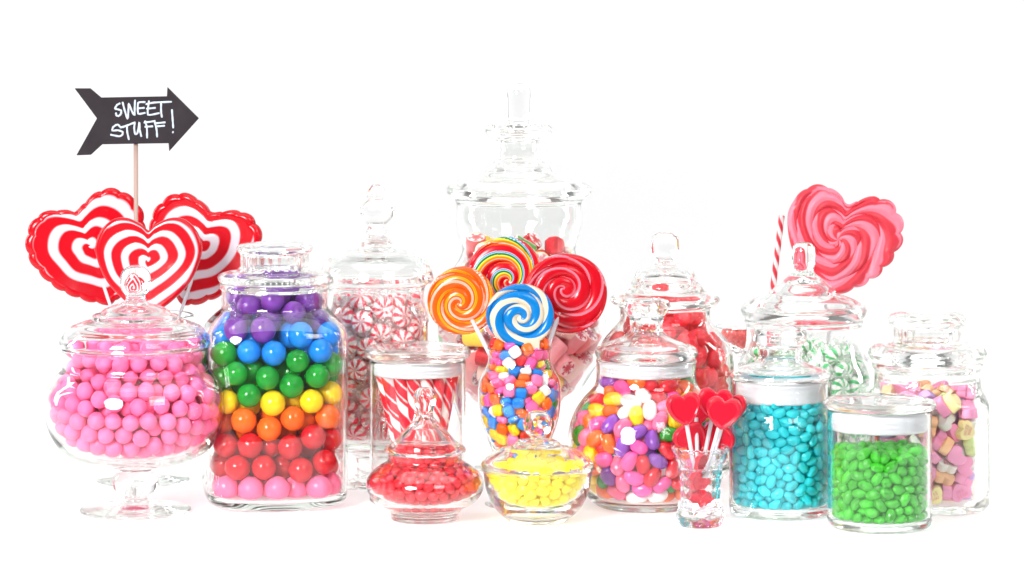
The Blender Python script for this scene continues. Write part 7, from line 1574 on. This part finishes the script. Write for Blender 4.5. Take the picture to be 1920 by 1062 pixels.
n_ind['bead'] = fill('bead', 'red_bead_candy', 'candy bead', 5.5, lambda i, h: 'bead', lambda k: 'tiny round coral red sweet' if k else 'tiny red sweets',
     'the stemmed glass', 'tiny red sweets in the stemmed glass')

# square gum
gum = ('green', 'hotpink', 'orange', 'yellow', 'blue', 'white', 'red', 'blue', 'hotpink', 'orange', 'pink', 'blue', 'yellow')
for c in set(gum):
    proto('ch_' + c, pillow_geo(22.5, 22, 13.5), pbr('gum_shell_' + c, CC[c], .3, coat=.3, vary=.05), low_ell(26, 26, 15, CC[c]))
rg = random.Random(5)
gk = [rg.choice(gum) for _ in range(700)]
word = lambda c: {'hotpink': 'bright pink', 'lime': 'lime green', 'lav': 'violet', 'gum_pink': 'pink', 'jred': 'red', 'pink': 'pale pink'}.get(c, c)
n_ind['vase'] = fill('vase', 'square_gum', 'chewing gum', 10, lambda i, h: 'ch_' + gk[i], lambda k: (word(k[3:]) + ' pillow shaped gum') if k else 'pillow shaped gum',
     'the curved vase', 'pillow gum in the curved vase')

# jelly beans
jb = ('hotpink', 'orange', 'yellow', 'green', 'jpurple', 'white', 'jred', 'gum_pink', 'orange', 'hotpink', 'orange', 'yellow', 'jpurple', 'jred', 'gum_pink')
CC['jpurple'] = (.24, .06, .42)
for c in set(jb):
    proto('jb_' + c, bean_geo(40, 27.5, 25.5, .09), pbr('jelly_bean_' + c, CC[c], .16, coat=.3, spec=.5, vary=.08, sss=.15), low_ell(44, 30, 28, CC[c]))
jk = [rg.choice(jb) for _ in range(700)]
n_ind['bean'] = fill('bean', 'jelly_bean', 'jelly bean', 14.5, lambda i, h: 'jb_' + jk[i], lambda k: ('shiny ' + {'jpurple': 'violet'}.get(k[3:], word(k[3:])) + ' jelly bean') if k else 'mixed jelly beans',
     'the round bellied jar', 'mixed jelly beans in the bellied jar')
m = pbr('teal_jelly', CC['teal'], .14, coat=.3, spec=.5, vary=.14, sss=.35)
proto('teal', bean_geo(28, 19.5, 18, .06, 2.1), m, low_ell(27, 19, 17, CC['teal']))
n_ind['teal'] = fill('teal', 'teal_jelly_bean', 'jelly bean', 10, lambda i, h: 'teal', lambda k: 'small teal jelly bean' if k else 'teal jelly beans',
     'the jar with the waisted stopper', 'teal jelly beans')
m = pbr('green_jelly', CC['jgreen'], .14, coat=.3, spec=.5, vary=.16, sss=.35)
proto('jgreen', bean_geo(29, 20, 19, .06, 2.1), m, low_ell(28, 19, 18, CC['jgreen']))
n_ind['green'] = fill('green', 'green_jelly_bean', 'jelly bean', 10.5, lambda i, h: 'jgreen', lambda k: 'small bright green jelly bean' if k else 'green jelly beans',
     'the low straight jar', 'green jelly beans')

# cut rock: short cylinders with a picture running through them
def rock_geo(side, face, kind, a=42, r=18):
    n = 40
    V, C = [], []
    rows = [(-.5, .04)] + [(-.5, q) for q in (.25, .45, .6, .75, .88, .96)] + [(-.47, 1.0), (-.2, 1.03), (.1, 1.0), (.3, 1.02), (.47, 1.0)] + [(.5, q) for q in (.96, .88, .75, .6, .45, .25)] + [(.5, .04)]
    for x, q in rows:
        for k in range(n):
            t = 2 * pi * k / n
            w = 1 + (.05 * cos(4 * t) if kind == 'square' else 0) + (.03 * cos(9 * t + x * 8) if kind == 'spiral' else 0)
            V.append((x * a, r * q * w * cos(t), r * q * w * sin(t)))
            if abs(x) < .5 or q > .93:
                c = side
                if kind == 'stripe' and (k // 5) % 2:
                    c = (.8, .78, .74)
                if kind == 'spiral' and ((t / (2 * pi) * 4 + x * 3) % 1) < .25:
                    c = tuple(.6 * u for u in side)
            else:
                petal = abs(q - .55 - .15 * cos(5 * t)) < .2 and cos(5 * t) > -.3
                c = (.84, .80, .78) if (q > .82 or petal) else face
            C.append(c)
    Fc = grid_faces(len(rows), n) + [tuple(range(n))[::-1], tuple(range((len(rows) - 1) * n, len(rows) * n))]
    return V, Fc, np.array(C)
ROCKMAT = pbr('cut_rock_candy', (1, 1, 1), .45, vcol=True, vary=.06, sss=.15)
rocks = [('pink', (.82, .36, .40), (.55, .05, .10), 'plain'), ('cream', (.80, .62, .55), (.60, .10, .16), 'plain'), ('red', (.62, .02, .03), (.65, .04, .05), 'spiral'),
         ('salmon', (.80, .30, .30), (.40, .06, .14), 'plain'), ('green', (.10, .34, .06), (.5, .06, .08), 'stripe'), ('yellow', (.84, .60, .06), (.7, .25, .3), 'plain'),
         ('purple', (.34, .20, .48), (.30, .20, .45), 'stripe'), ('blush', (.82, .52, .50), (.55, .08, .14), 'square')]
for nm, sd, fc, kd in rocks:
    Vr, Fr, Cr = rock_geo(sd, fc, kd)
    low = low_ell(42, 34, 34, sd)
    proto('rk_' + nm, (Vr, Fr), ROCKMAT, low, cols=Cr)
rk = [rg.choice([0, 0, 1, 1, 1, 2, 3, 3, 4, 5, 6, 7, 7, 2]) for _ in range(400)]
def rock_kind(i, h):
    y = 880 - h
    return 'rk_' + (rocks[rk[i]][0] if y > 500 else ('red', 'red', 'yellow', 'green')[i % 4])
n_ind['big'] = fill('big', 'cut_rock_candy', 'rock candy', 17, rock_kind, lambda k: (k[3:] + ' sided cut rock sweet') if k else 'cut rock sweets',
     'the tallest jar', 'cut rock candy in the tallest jar')

# red gummies, knobbly
V, Fc = sph(28, 20)
for q in range(3):
    W = superq(V, 2.6) * np.array([19, 17, 15])
    rs = np.random.RandomState(q)
    ph = rs.rand(6, 3) * 6
    d_ = np.zeros(len(W))
    for a in range(6):
        fr = rs.randn(3) * .28
        d_ += np.sin(W @ fr + ph[a, 0])
    W = W * (1 + .035 * d_[:, None])
    proto(f'gummy{q}', (W, Fc), pbr('red_gummy', (.86, .008, .03), .25, coat=.2, vary=.12, sss=.8, scale=.008, bump=.6, bscale=.35), low_ell(36, 32, 28, CC['jred']))
n_ind['gummy'] = fill('gummy', 'red_gummy', 'gummy', 16, lambda i, h: f'gummy{i % 3}', lambda k: 'knobbly deep red gummy' if k else 'deep red gummies',
     'the jar behind the jelly beans', 'red gummies in the back jar')

# candy hearts, a few with stamped words
HT, HR = heart_R(48, [(x, y * .92) for x, y in HEART])
hv, hf, hc = slab(HT, HR * 19.5, 17, .09, 4, wall=.78)
hv = hv[:, [0, 2, 1]]
hf = [f[::-1] for f in hf]
PRINT = pbr('red_food_print', (.72, .12, .22), .6)
GLY = {'M': [[(0, 0), (0, 1), (.5, .4), (1, 1), (1, 0)]], 'I': [[(.5, 0), (.5, 1)]], 'S': [[(1, .85), (.5, 1), (.05, .75), (.9, .3), (.5, 0), (0, .12)]],
       'Y': [[(0, 1), (.5, .5), (1, 1)], [(.5, .5), (.5, 0)]], 'O': [[(.5, 0), (0, .5), (.5, 1), (1, .5), (.5, 0)]], 'U': [[(0, 1), (.05, .2), (.5, 0), (.95, .2), (1, 1)]],
       'K': [[(0, 0), (0, 1)], [(1, 1), (0, .45), (1, 0)]], 'E': [[(1, 1), (0, 1), (0, 0), (1, 0)], [(0, .5), (.8, .5)]]}
def stamp(lines):
    V, Fc = [], []
    for li, w in enumerate(lines):
        adv, hh = 5.2, 6.2
        for ci, ch in enumerate(w):
            ox, oy = (ci - len(w) / 2) * adv + .6, 2.5 - li * 8.6
            for st in GLY[ch]:
                pts = [(ox + x * 3.8, oy + y * hh - 1, 8.55) for x, y in st]
                o0 = len(V)
                v, f = tube(pts, .55, 6)
                V += v
                Fc += [tuple(a + o0 for a in g) for g in f]
    return mesh('stamp', V, Fc, PRINT)
stamps = [stamp(('MISS', 'YOU')), stamp(('KISS', 'ME'))]
hcols = ('h_pink', 'h_white', 'h_yellow', 'h_orange', 'h_lav', 'h_pink', 'h_green', 'h_orange', 'h_pink', 'h_white', 'h_pink')
for c in set(hcols):
    for q in range(3):
        mm = pbr('chalky_' + c, CC[c], .75, vary=.05, bump=.15, bscale=.5)
        proto(f'{c}{q}', (hv, hf), mm, low_ell(38, 36, 16, CC[c]), children=[('stamped_words', stamps[q])] if q < 2 else [])
hk = [rg.choice(hcols) for _ in range(400)]
hw = {'h_pink': 'pink', 'h_white': 'white', 'h_yellow': 'yellow', 'h_orange': 'orange', 'h_lav': 'lilac', 'h_green': 'pale green'}
n_ind['heart'] = fill('heart', 'candy_heart', 'candy heart', 16, lambda i, h: hk[i] + str((i * 7 % 9) // 2 if (i * 7 % 9) < 4 else 2), lambda k: (hw[k[:-1]] + ' candy heart' + ('' if k[-1] == '2' else ' with red words')) if k else 'pastel candy hearts',
     'the square stoppered jar', 'pastel candy hearts')
print('individual sweets', n_ind, sum(n_ind.values()))

# red and white candy sticks fanned in their jar
base, s, yb, cx, d = INFO['stick']
STRIPE = pbr('striped_stick_candy', (1, 1, 1), .22, vcol=True, coat=.4)
def stick_geo(L, r, red, white, turns, duty, seg=24, ph=0, rows=110, m=2):
    pts = [(0, 0, L * i / rows) for i in range(rows + 1)]
    V, Fc = [], []
    C = []
    for i in range(rows + 1):
        rr = r if 0 < i < rows else r * .8
        for k in range(seg):
            t = 2 * pi * k / seg
            V.append((rr * cos(t), rr * sin(t), pts[i][2]))
            v = (t / (2 * pi) * m + i / rows * turns * m + ph) % 1
            thin = .34 < v % 1 < .38 or .62 < v % 1 < .67
            C.append(white if v < duty or (duty < .4 and thin) else red)
    Fc = grid_faces(rows + 1, seg) + [tuple(range(seg))[::-1], tuple(range(rows * seg, (rows + 1) * seg))]
    return V, Fc, np.array(C)
Vs, Fs, Cs = stick_geo(238, 12.5, (.72, .008, .03), (.82, .72, .72), 2.5, .24, seg=60, rows=160, m=1)
stick_me = mesh('candy_stick', Vs, Fs, STRIPE, cols=Cs)
tops = [(-64, -14), (-52, -38), (-30, -50), (-6, -58), (18, -54), (40, -42), (58, -22), (64, 6), (-60, 14), (-40, 36), (-10, 50), (24, 46), (48, 32), (0, 10), (-26, -14), (22, -14)]
for q, (tx, ty) in enumerate(tops):
    b = Vector((tx * .25 + 4, ty * .25, 12 + 7 * (q % 3)))
    t = Vector((tx, ty, 236))
    dirv = (t - b).normalized()
    o = link('candy_stick', stick_me, loc=base + b * s, rot=dirv.to_track_quat('Z', 'Y') @ Quaternion((0, 0, 1), q * 1.3))
    o.scale = (s, s, s)
    side = 'against the front wall' if ty < -30 else 'in the middle' if abs(ty) < 20 else 'against the back wall'
    tag(o, f"red and white striped candy stick {side} of the straight jar", 'candy stick', 'candy sticks in the straight jar')

# ------------------------------------------------------------------ lollipops
LOLLY = pbr('pulled_sugar', (1, 1, 1), .22, vcol=True, coat=.15, sss=.06, scale=.002)
LOLLY_SOFT = pbr('dull_pulled_sugar', (1, 1, 1), .42, vcol=True, coat=.1, sss=.1, bump=.25, bscale=.25)
def lolly(name, label, cat, group, c, d, me, rollz=0, yaw=0, pitch=0, foot=None, stick_r=4.2, stickmat=None, start=40, sname='stick'):
    """c: centre in the photo, d distance; foot: world point its stick stands on"""
    s = d / F
    ctr = P(c[0], c[1], d)
    r = root(name, ctr, label, cat, group)
    o = link('candy', me, r)
    o.scale = (s, s, s)
    o.rotation_euler = (radians(pitch), radians(rollz), radians(yaw))
    if foot is not None:
        dirv = (Vector(foot) - ctr)
        a = dirv.normalized() * start * s + Vector((0, .0015, 0))
        v, f = tube([a, a * .5 + dirv * .5, dirv], stick_r * s, 14)
        link(sname, mesh('lolly_stick', v, f, stickmat or PLASTIC_STICK), r)
    return r

REDC, WHT = np.array((.50, .001, .008)), np.array((.60, .55, .60))
def heart_lolly_mesh(seed, scallop, half, coils, phase, w0=.36):
    n = 288
    t, R = heart_R(n, [(0, .63), (.15, .70)] + HEART[2:] if scallop else HEART)
    R0 = R
    if scallop:
        R = R * (1.0 + .048 * np.abs(np.sin(t * 10 + seed)) ** .6)
    t2 = np.linspace(0, 2 * pi, n, endpoint=False)
    wob = .10 * np.sin(2 * t2 + seed) + .06 * np.sin(4 * t2 + 2.1 * seed) + .025 * np.sin(7 * t2 + seed * 3)
    def sfun(q):
        return q * coils + t2 / (2 * pi) + wob * min(1, q * 1.6) + phase
    def colour(q, _):
        if q < .02: return np.tile(WHT, (n, 1))
        v = sfun(q) % 1
        lim = .89 if scallop else .91
        w = np.clip((w0 / 2 - np.abs(v - .5)) * 14 + .5, 0, 1)
        if q > lim:
            w = w * 0
        return mix(np.tile(REDC, (n, 1)), np.tile(WHT, (n, 1)), w)
    def relief(q, _):
        v = sfun(q) % 1
        lim = .89 if scallop else .91
        h = .9 * np.clip(np.cos((v - .5) * 2 * pi), -.2, 1) * (1 if q < lim else 0)
        if q > lim:
            h = np.full(n, .9 * (1 - ((q - .94) / .07) ** 2)) if not scallop else 1.6 * np.abs(np.sin(t2 * 10 + seed))
        return h
    v, f, c = slab(t, R * half, 22, .09, 76, relief, colour, inner=R0 * half)
    return mesh('heart_lolly', v, f, LOLLY, cols=c)
st = INFO['stand']
foot = st[0] + Vector((0, 0, 72 * st[1]))
lolly('heart_lollipop', 'red and white scalloped heart lollipop with tip leaning over to the sign stick', 'lollipop', 'spiral heart lollipops', (169, 462), 3.35,
      heart_lolly_mesh(.6, True, 110, 2.7, .15, .42), rollz=-21, yaw=8, foot=foot + Vector((.012, .012, 0)), stick_r=3.2)
lolly('heart_lollipop', 'smooth edged red and white spiral heart lollipop in front of two scalloped ones', 'lollipop', 'spiral heart lollipops', (279, 488), 3.265,
      heart_lolly_mesh(2.2, False, 100, 3.2, .4, .41), rollz=0, foot=foot + Vector((0.004, -.012, 0)), stick_r=3.2)
lolly('heart_lollipop', 'red and white scalloped heart lollipop beside the rainbow gumball jar', 'lollipop', 'spiral heart lollipops', (380, 465), 3.36,
      heart_lolly_mesh(4.1, True, 107, 2.7, .7, .42), rollz=17, yaw=-10, foot=foot + Vector((-.008, .015, 0)), stick_r=3.2)

def round_lolly_mesh(R0, coils, k, w, bands, ctr=(0, 0), ph=0, h=5, tail=None, thick=20, mat=None, hand=1, sq=1.0, n=480, rings=130):
    t = np.linspace(0, 2 * pi, n, endpoint=False)
    R = R0 * (1 + .012 * np.sin(3 * t + ph) + .02 * ((t / (2 * pi) + ph / 6) % 1 - .5) * 1.0)
    R = R * np.sqrt(1 / ((np.sin(t)) ** 2 + (np.cos(t) / sq) ** 2))
    R0_ = R
    if tail is not None:
        dt = (t - tail + pi) % (2 * pi) - pi
        R = R + 20 * np.exp(-(dt / .22) ** 4)
    def su(q):
        sv = q * coils + hand * t / (2 * pi)
        return sv, sv % 1
    def colour(q, _):
        sv, u = su(q)
        tot = np.floor(sv) + .5 - hand * t / (2 * pi)           # turns wound from the middle
        v = k * tot * tot / (2 * coils) * hand + w * (u - .5) + ph
        return pal(v, bands)
    def relief(q, _):
        sv, u = su(q)
        e = 1 if q < .97 else .6
        return h * (np.sqrt(np.clip(1 - (2 * u - 1) ** 2, 0, 1)) - .5) * e * min(1, q * 5)
    v, f, c = slab(t, R, thick, .06, rings, relief, colour, centre=ctr, inner=R0_)
    return mesh('round_lolly', v, f, mat or LOLLY, cols=c)
BLU, CRM, ORG, YEL = (0, .16, .46), (.60, .53, .41), (.68, .085, .001), (.68, .33, .001)
W1, GRN, RD, PNK = (.62, .54, .44), (.0, .17, .05), (.50, .001, .010), (.62, .20, .26)
hv_ = INFO['vase']
vt = hv_[0]
def infoot(dx, dy, h=215):
    return vt + Vector((dx, dy, h * hv_[1]))
lolly('round_lollipop', 'blue and cream swirled lollipop at the front of the four', 'lollipop', 'round swirl lollipops', (976, 591), 3.145,
      round_lolly_mesh(64, 2.5, 3.2, -.9, [(.62, BLU), (1, CRM)], ctr=(0, -4), ph=.1, tail=radians(160), sq=.92, h=8), yaw=4, foot=infoot(.008, 0))
lolly('round_lollipop', 'orange lollipop with thin yellow and white swirls', 'lollipop', 'round swirl lollipops', (866, 564), 3.19,
      round_lolly_mesh(64, 2.4, 2.8, -1.2, [(.40, ORG), (.47, YEL), (.51, ORG), (.60, YEL), (.74, ORG), (.79, W1), (.82, ORG), (.86, W1), (.89, ORG), (.93, W1), (1, ORG)], ctr=(-4, -4), ph=.5, h=7), yaw=-6, rollz=-12, foot=infoot(-.018, .004, 240))
lolly('round_lollipop', 'rainbow striped lollipop standing behind the other three', 'lollipop', 'round swirl lollipops', (948, 513), 3.225,
      round_lolly_mesh(69, 2.3, 2.1, -1.2, [(.30, RD), (.33, (.5, .6, .7)), (.40, (.02, .25, .55)), (.43, (.6, .7, .7)), (.56, GRN), (.64, (.80, .72, .05)), (.69, YEL), (.80, (.88, .22, .01)), (.84, W1), (.94, ORG), (1, RD)], ctr=(6, -14), ph=.35, h=7), foot=infoot(.004, .012))
lolly('round_lollipop', 'largest red lollipop with pale pink streaks', 'lollipop', 'round swirl lollipops', (1062, 550), 3.19,
      round_lolly_mesh(78, 2.9, 4.2, -1.1, [(.70, RD), (.75, PNK), (.78, (.75, .12, .18)), (.84, PNK), (.88, (.7, .04, .08)), (.90, PNK), (1, RD)], ctr=(-8, 6), ph=.2, h=7, sq=.96), yaw=6, rollz=15, foot=infoot(.018, .004, 240))

# large pink swirl heart, its bottle and the striped straw
def swirl_heart_mesh():
    n = 384
    t, R = heart_R(n)
    t2 = np.linspace(0, 2 * pi, n, endpoint=False)
    R0 = R
    R = R * (1.0 + .075 * np.abs(np.sin(t2 * 9 + 1.2)) ** .7 * np.clip(np.cos(t2 - 1.1) + .7, 0, 1))
    coils = 3.3
    wob = .06 * np.sin(4 * t2 + 1)
    def su(q):
        sv = q * coils - t2 / (2 * pi) + wob * min(1, q * 2)
        return sv, sv % 1
    A, B = np.array((.55, .03, .05)), np.array((.72, .18, .25))
    def colour(q, _):
        sv, u = su(q)
        tot = t2 / (2 * pi) + np.floor(sv)
        v = (4.3 * tot - .95 * u) % 1
        w = np.clip((.24 - np.abs(v - .5)) * 22 + .5, 0, 1)
        return mix(np.tile(A, (n, 1)), np.tile(B, (n, 1)), w)
    def relief(q, _):
        sv, u = su(q)
        tot = t2 / (2 * pi) + np.floor(sv)
        v = (4.3 * tot - .95 * u) % 1
        return (6 * (np.sqrt(np.clip(1 - (2 * u - 1) ** 2, 0, 1)) - .5) + 1.4 * np.cos((v - .5) * 4 * pi)) * min(1, q * 4) * (1 if q < .97 else .5)
    v, f, c = slab(t, R * 107, 24, .08, 100, relief, colour, centre=(-6, -4), inner=R0 * 107)
    return mesh('swirl_heart', v, f, LOLLY_SOFT, cols=c)
bu = INFO['bud']
lolly('heart_lollipop', 'large pink and red rope swirl heart lollipop tilted beside a striped straw', 'lollipop', None, (1577, 446), 3.47, swirl_heart_mesh(), rollz=13, yaw=0,
      foot=bu[0] + Vector((0, 0, 10 * bu[1])), start=60)
be = INFO['bead']
Vs, Fs, Cs = stick_geo(1.0, 1.0, (.50, .02, .04), (.64, .58, .58), 4.2, .48, rows=200)
p0, p1 = P(1436, 648, 3.50), P(1466, 404, 3.50)
L = (p1 - p0).length
Vs = np.array(Vs) * np.array([5.6 * 3.5 / F, 5.6 * 3.5 / F, L])
o = link('striped_straw', mesh('straw', Vs, Fs, pbr('paper_straw', (1, 1, 1), .6, vcol=True), cols=Cs), loc=p0, rot=(p1 - p0).normalized().to_track_quat('Z', 'Y'))
tag(o, 'red and white striped paper straw leaning beside the big pink heart lollipop', 'straw')

# small red heart lollipops in the crystal vase
def small_heart_mesh():
    n = 96
    t, R = heart_R(n)
    def relief(q, _):
        return np.full(n, 1.8 * math.exp(-((q - .86) / .06) ** 2) - (0 if q > .8 else .8))
    v, f, c = slab(t, R * 33.5, 16, .12, 24, relief)
    return mesh('small_heart', v, f, pbr('clear_red_candy', (.58, .008, .03), .12, coat=.4, sss=.5, scale=.006))
sm = small_heart_mesh()
ck = INFO['crystal']
cvb = ck[0]
for (x, y, dd, rl, yw, lab, fx) in [
        (1282, 764, 3.010, -6, 14, 'small red heart lollipop at the end nearest the jelly beans', -.004),
        (1341, 755, 3.048, 6, 0, 'small red heart lollipop standing tallest of the vase bunch', 0),
        (1357, 772, 3.008, 8, -6, 'small red heart lollipop at the front beside the teal jar', .004),
        (1366, 762, 3.066, 14, -20, 'small red heart lollipop tucked behind the front one by the teal jar', .006),
        (1305, 765, 3.066, -2, 10, 'small red heart lollipop at the back of the vase bunch', -.002),
        (1296, 822, 3.058, -150, 10, 'small red heart lollipop head down in the vase mouth by the jelly beans', None),
        (1344, 822, 3.062, 165, -14, 'small red heart lollipop head down in the vase mouth by the teal jar', None)]:
    lolly('heart_lollipop', lab, 'lollipop', 'small red heart lollipops in the crystal vase', (x, y), dd, sm, rollz=rl, yaw=yw,
          foot=(cvb + Vector((fx, 0, 90 * ck[1]))) if fx is not None else None, stick_r=3.9, start=20)
# red sweets low in the crystal vase
for q, (dy) in enumerate((48, 84, 118)):
    o = link('red_heart_candy', sm, loc=cvb + Vector((0.001 * (-1) ** q, 0, dy * ck[1])))
    o.scale = (ck[1] * .62,) * 3
    o.rotation_euler = (.2, radians(30 * q), .5 * q)
    tag(o, ['lowest', 'middle', 'uppermost'][q] + ' red heart sweet seen through the cut crystal', 'candy heart')

# ------------------------------------------------------------------ arrow sign
def build_sign():
    d = 3.345
    s = d / F
    pts = [(139.6, 166), (169, 166), (189.4, 183.3), (312.8, 181), (313.7, 163.8), (372.6, 222.3), (317, 284), (316, 269), (191.6, 271), (170, 290.7), (143, 291.6), (181.6, 222.3)]
    r = root('arrow_sign', P(253, 222, d), 'black arrow shaped chalkboard sign on a wooden stick', 'sign')
    bm = bmesh.new()
    vs = [bm.verts.new(((x - 253) * s, 0, (222 - y) * s)) for x, y in pts]
    f = bm.faces.new(vs)
    e = bmesh.ops.extrude_face_region(bm, geom=[f])
    for v in e['geom']:
        if isinstance(v, bmesh.types.BMVert):
            v.co.y += 7 * s
    bmesh.ops.recalc_face_normals(bm, faces=bm.faces)
    bmesh.ops.bevel(bm, geom=bm.edges[:], offset=1.1 * s, segments=2, affect='EDGES', profile=.5)
    me = bpy.data.meshes.new('arrow_board')
    bm.to_mesh(me)
    m = bpy.data.materials.new('chalkboard')
    m.use_nodes = True
    nt = m.node_tree
    b = nt.nodes['Principled BSDF']
    b.inputs['Roughness'].default_value = .8
    b.inputs['Specular IOR Level'].default_value = .2
    tc = nt.nodes.new('ShaderNodeTexCoord')
    nz = nt.nodes.new('ShaderNodeTexNoise')
    nz.inputs['Scale'].default_value = 35
    nz.inputs['Detail'].default_value = 6
    cr = nt.nodes.new('ShaderNodeValToRGB')
    cr.color_ramp.elements[0].color = (.017, .013, .016, 1)
    cr.color_ramp.elements[1].color = (.036, .029, .034, 1)
    nt.links.new(tc.outputs['Object'], nz.inputs['Vector'])
    nt.links.new(nz.outputs['Fac'], cr.inputs['Fac'])
    nt.links.new(cr.outputs['Color'], b.inputs['Base Color'])
    me.materials.append(m)
    link('board', me, r)
    K = 160 / 1618.0
    strokes = [
        [(455, 245), (400, 275), (360, 345), (420, 360), (480, 385), (470, 450), (430, 485), (385, 470), (380, 425)],
        [(505, 225), (545, 380), (600, 540), (615, 400), (622, 250), (680, 390), (730, 470), (735, 320), (742, 185)],
        [(930, 220), (800, 235), (800, 440), (930, 425)], [(790, 340), (915, 330)],
        [(950, 260), (1100, 230), (1430, 215)], [(1005, 200), (985, 460), (1200, 430)], [(960, 345), (1125, 330)], [(1235, 240), (1235, 400), (1250, 505)],
        [(530, 690), (470, 700), (410, 645), (330, 690), (310, 760), (420, 755), (505, 785), (500, 840), (440, 870), (280, 840)],
        [(480, 700), (600, 660), (740, 605)], [(585, 670), (595, 800), (625, 930)],
        [(735, 610), (725, 720), (745, 830), (790, 800), (825, 600), (830, 740), (860, 870)],
        [(915, 610), (1120, 580)], [(930, 580), (965, 700), (970, 900)], [(930, 690), (1075, 680)],
        [(1115, 600), (1150, 740), (1160, 880)], [(1120, 625), (1310, 605)], [(1160, 680), (1300, 670)],
        [(1440, 365), (1455, 560), (1465, 710)], [(1455, 790), (1465, 792)]]
    V, Fc = [], []
    for stq in strokes:
        P3 = [Vector(((180 + x * K - 253) * s, -.25 * s, (222 - (170 + y * K)) * s)) for x, y in stq]
        fine = []
        for i in range(len(P3) - 1):
            a, b_, c_, e_ = P3[max(i - 1, 0)], P3[i], P3[i + 1], P3[min(i + 2, len(P3) - 1)]
            for q in range(5):
                tt = q / 5
                cat = .5 * (2 * b_ + (c_ - a) * tt + (2 * a - 5 * b_ + 4 * c_ - e_) * tt * tt + (3 * b_ - a - 3 * c_ + e_) * tt ** 3)
                fine.append(cat.lerp(b_.lerp(c_, tt), .45))
        fine.append(P3[-1])
        o0 = len(V)
        rr = [1.9 * s * (1 + .12 * sin(i * 1.7)) for i in range(len(fine))]
        if len(stq) == 2 and abs(stq[0][0] - stq[1][0]) < 15:
            rr = [2.4 * s] * len(fine)
        first = fine[0] + (fine[0] - fine[1]).normalized() * 1.0 * s
        last = fine[-1] + (fine[-1] - fine[-2]).normalized() * 1.0 * s
        fine = [first] + fine + [last]
        rr = [rr[0] * .6] + rr + [rr[-1] * .6]
        v, f = tube(fine, rr, 8)
        v = [Vector((a.x, -.25 * s + (a.y + .25 * s) * .35, a.z)) for a in v]
        V += v
        Fc += [tuple(a + o0 for a in g) for g in f]
    link('lettering', mesh('chalk_lettering', V, Fc, pbr('chalk_marker', (.50, .56, .64), .8)), r)
    fo = st[0] + Vector((-.01, .03, 74 * st[1])) - P(253, 222, d)
    top = Vector((0, 5.5 * s + 0.0046, -30 * s))
    v, f = tube([top, top * .5 + fo * .5, fo], 4.4 * s, 12)
    link('stick', mesh('sign_stick', v, f, WOOD), r)
build_sign()
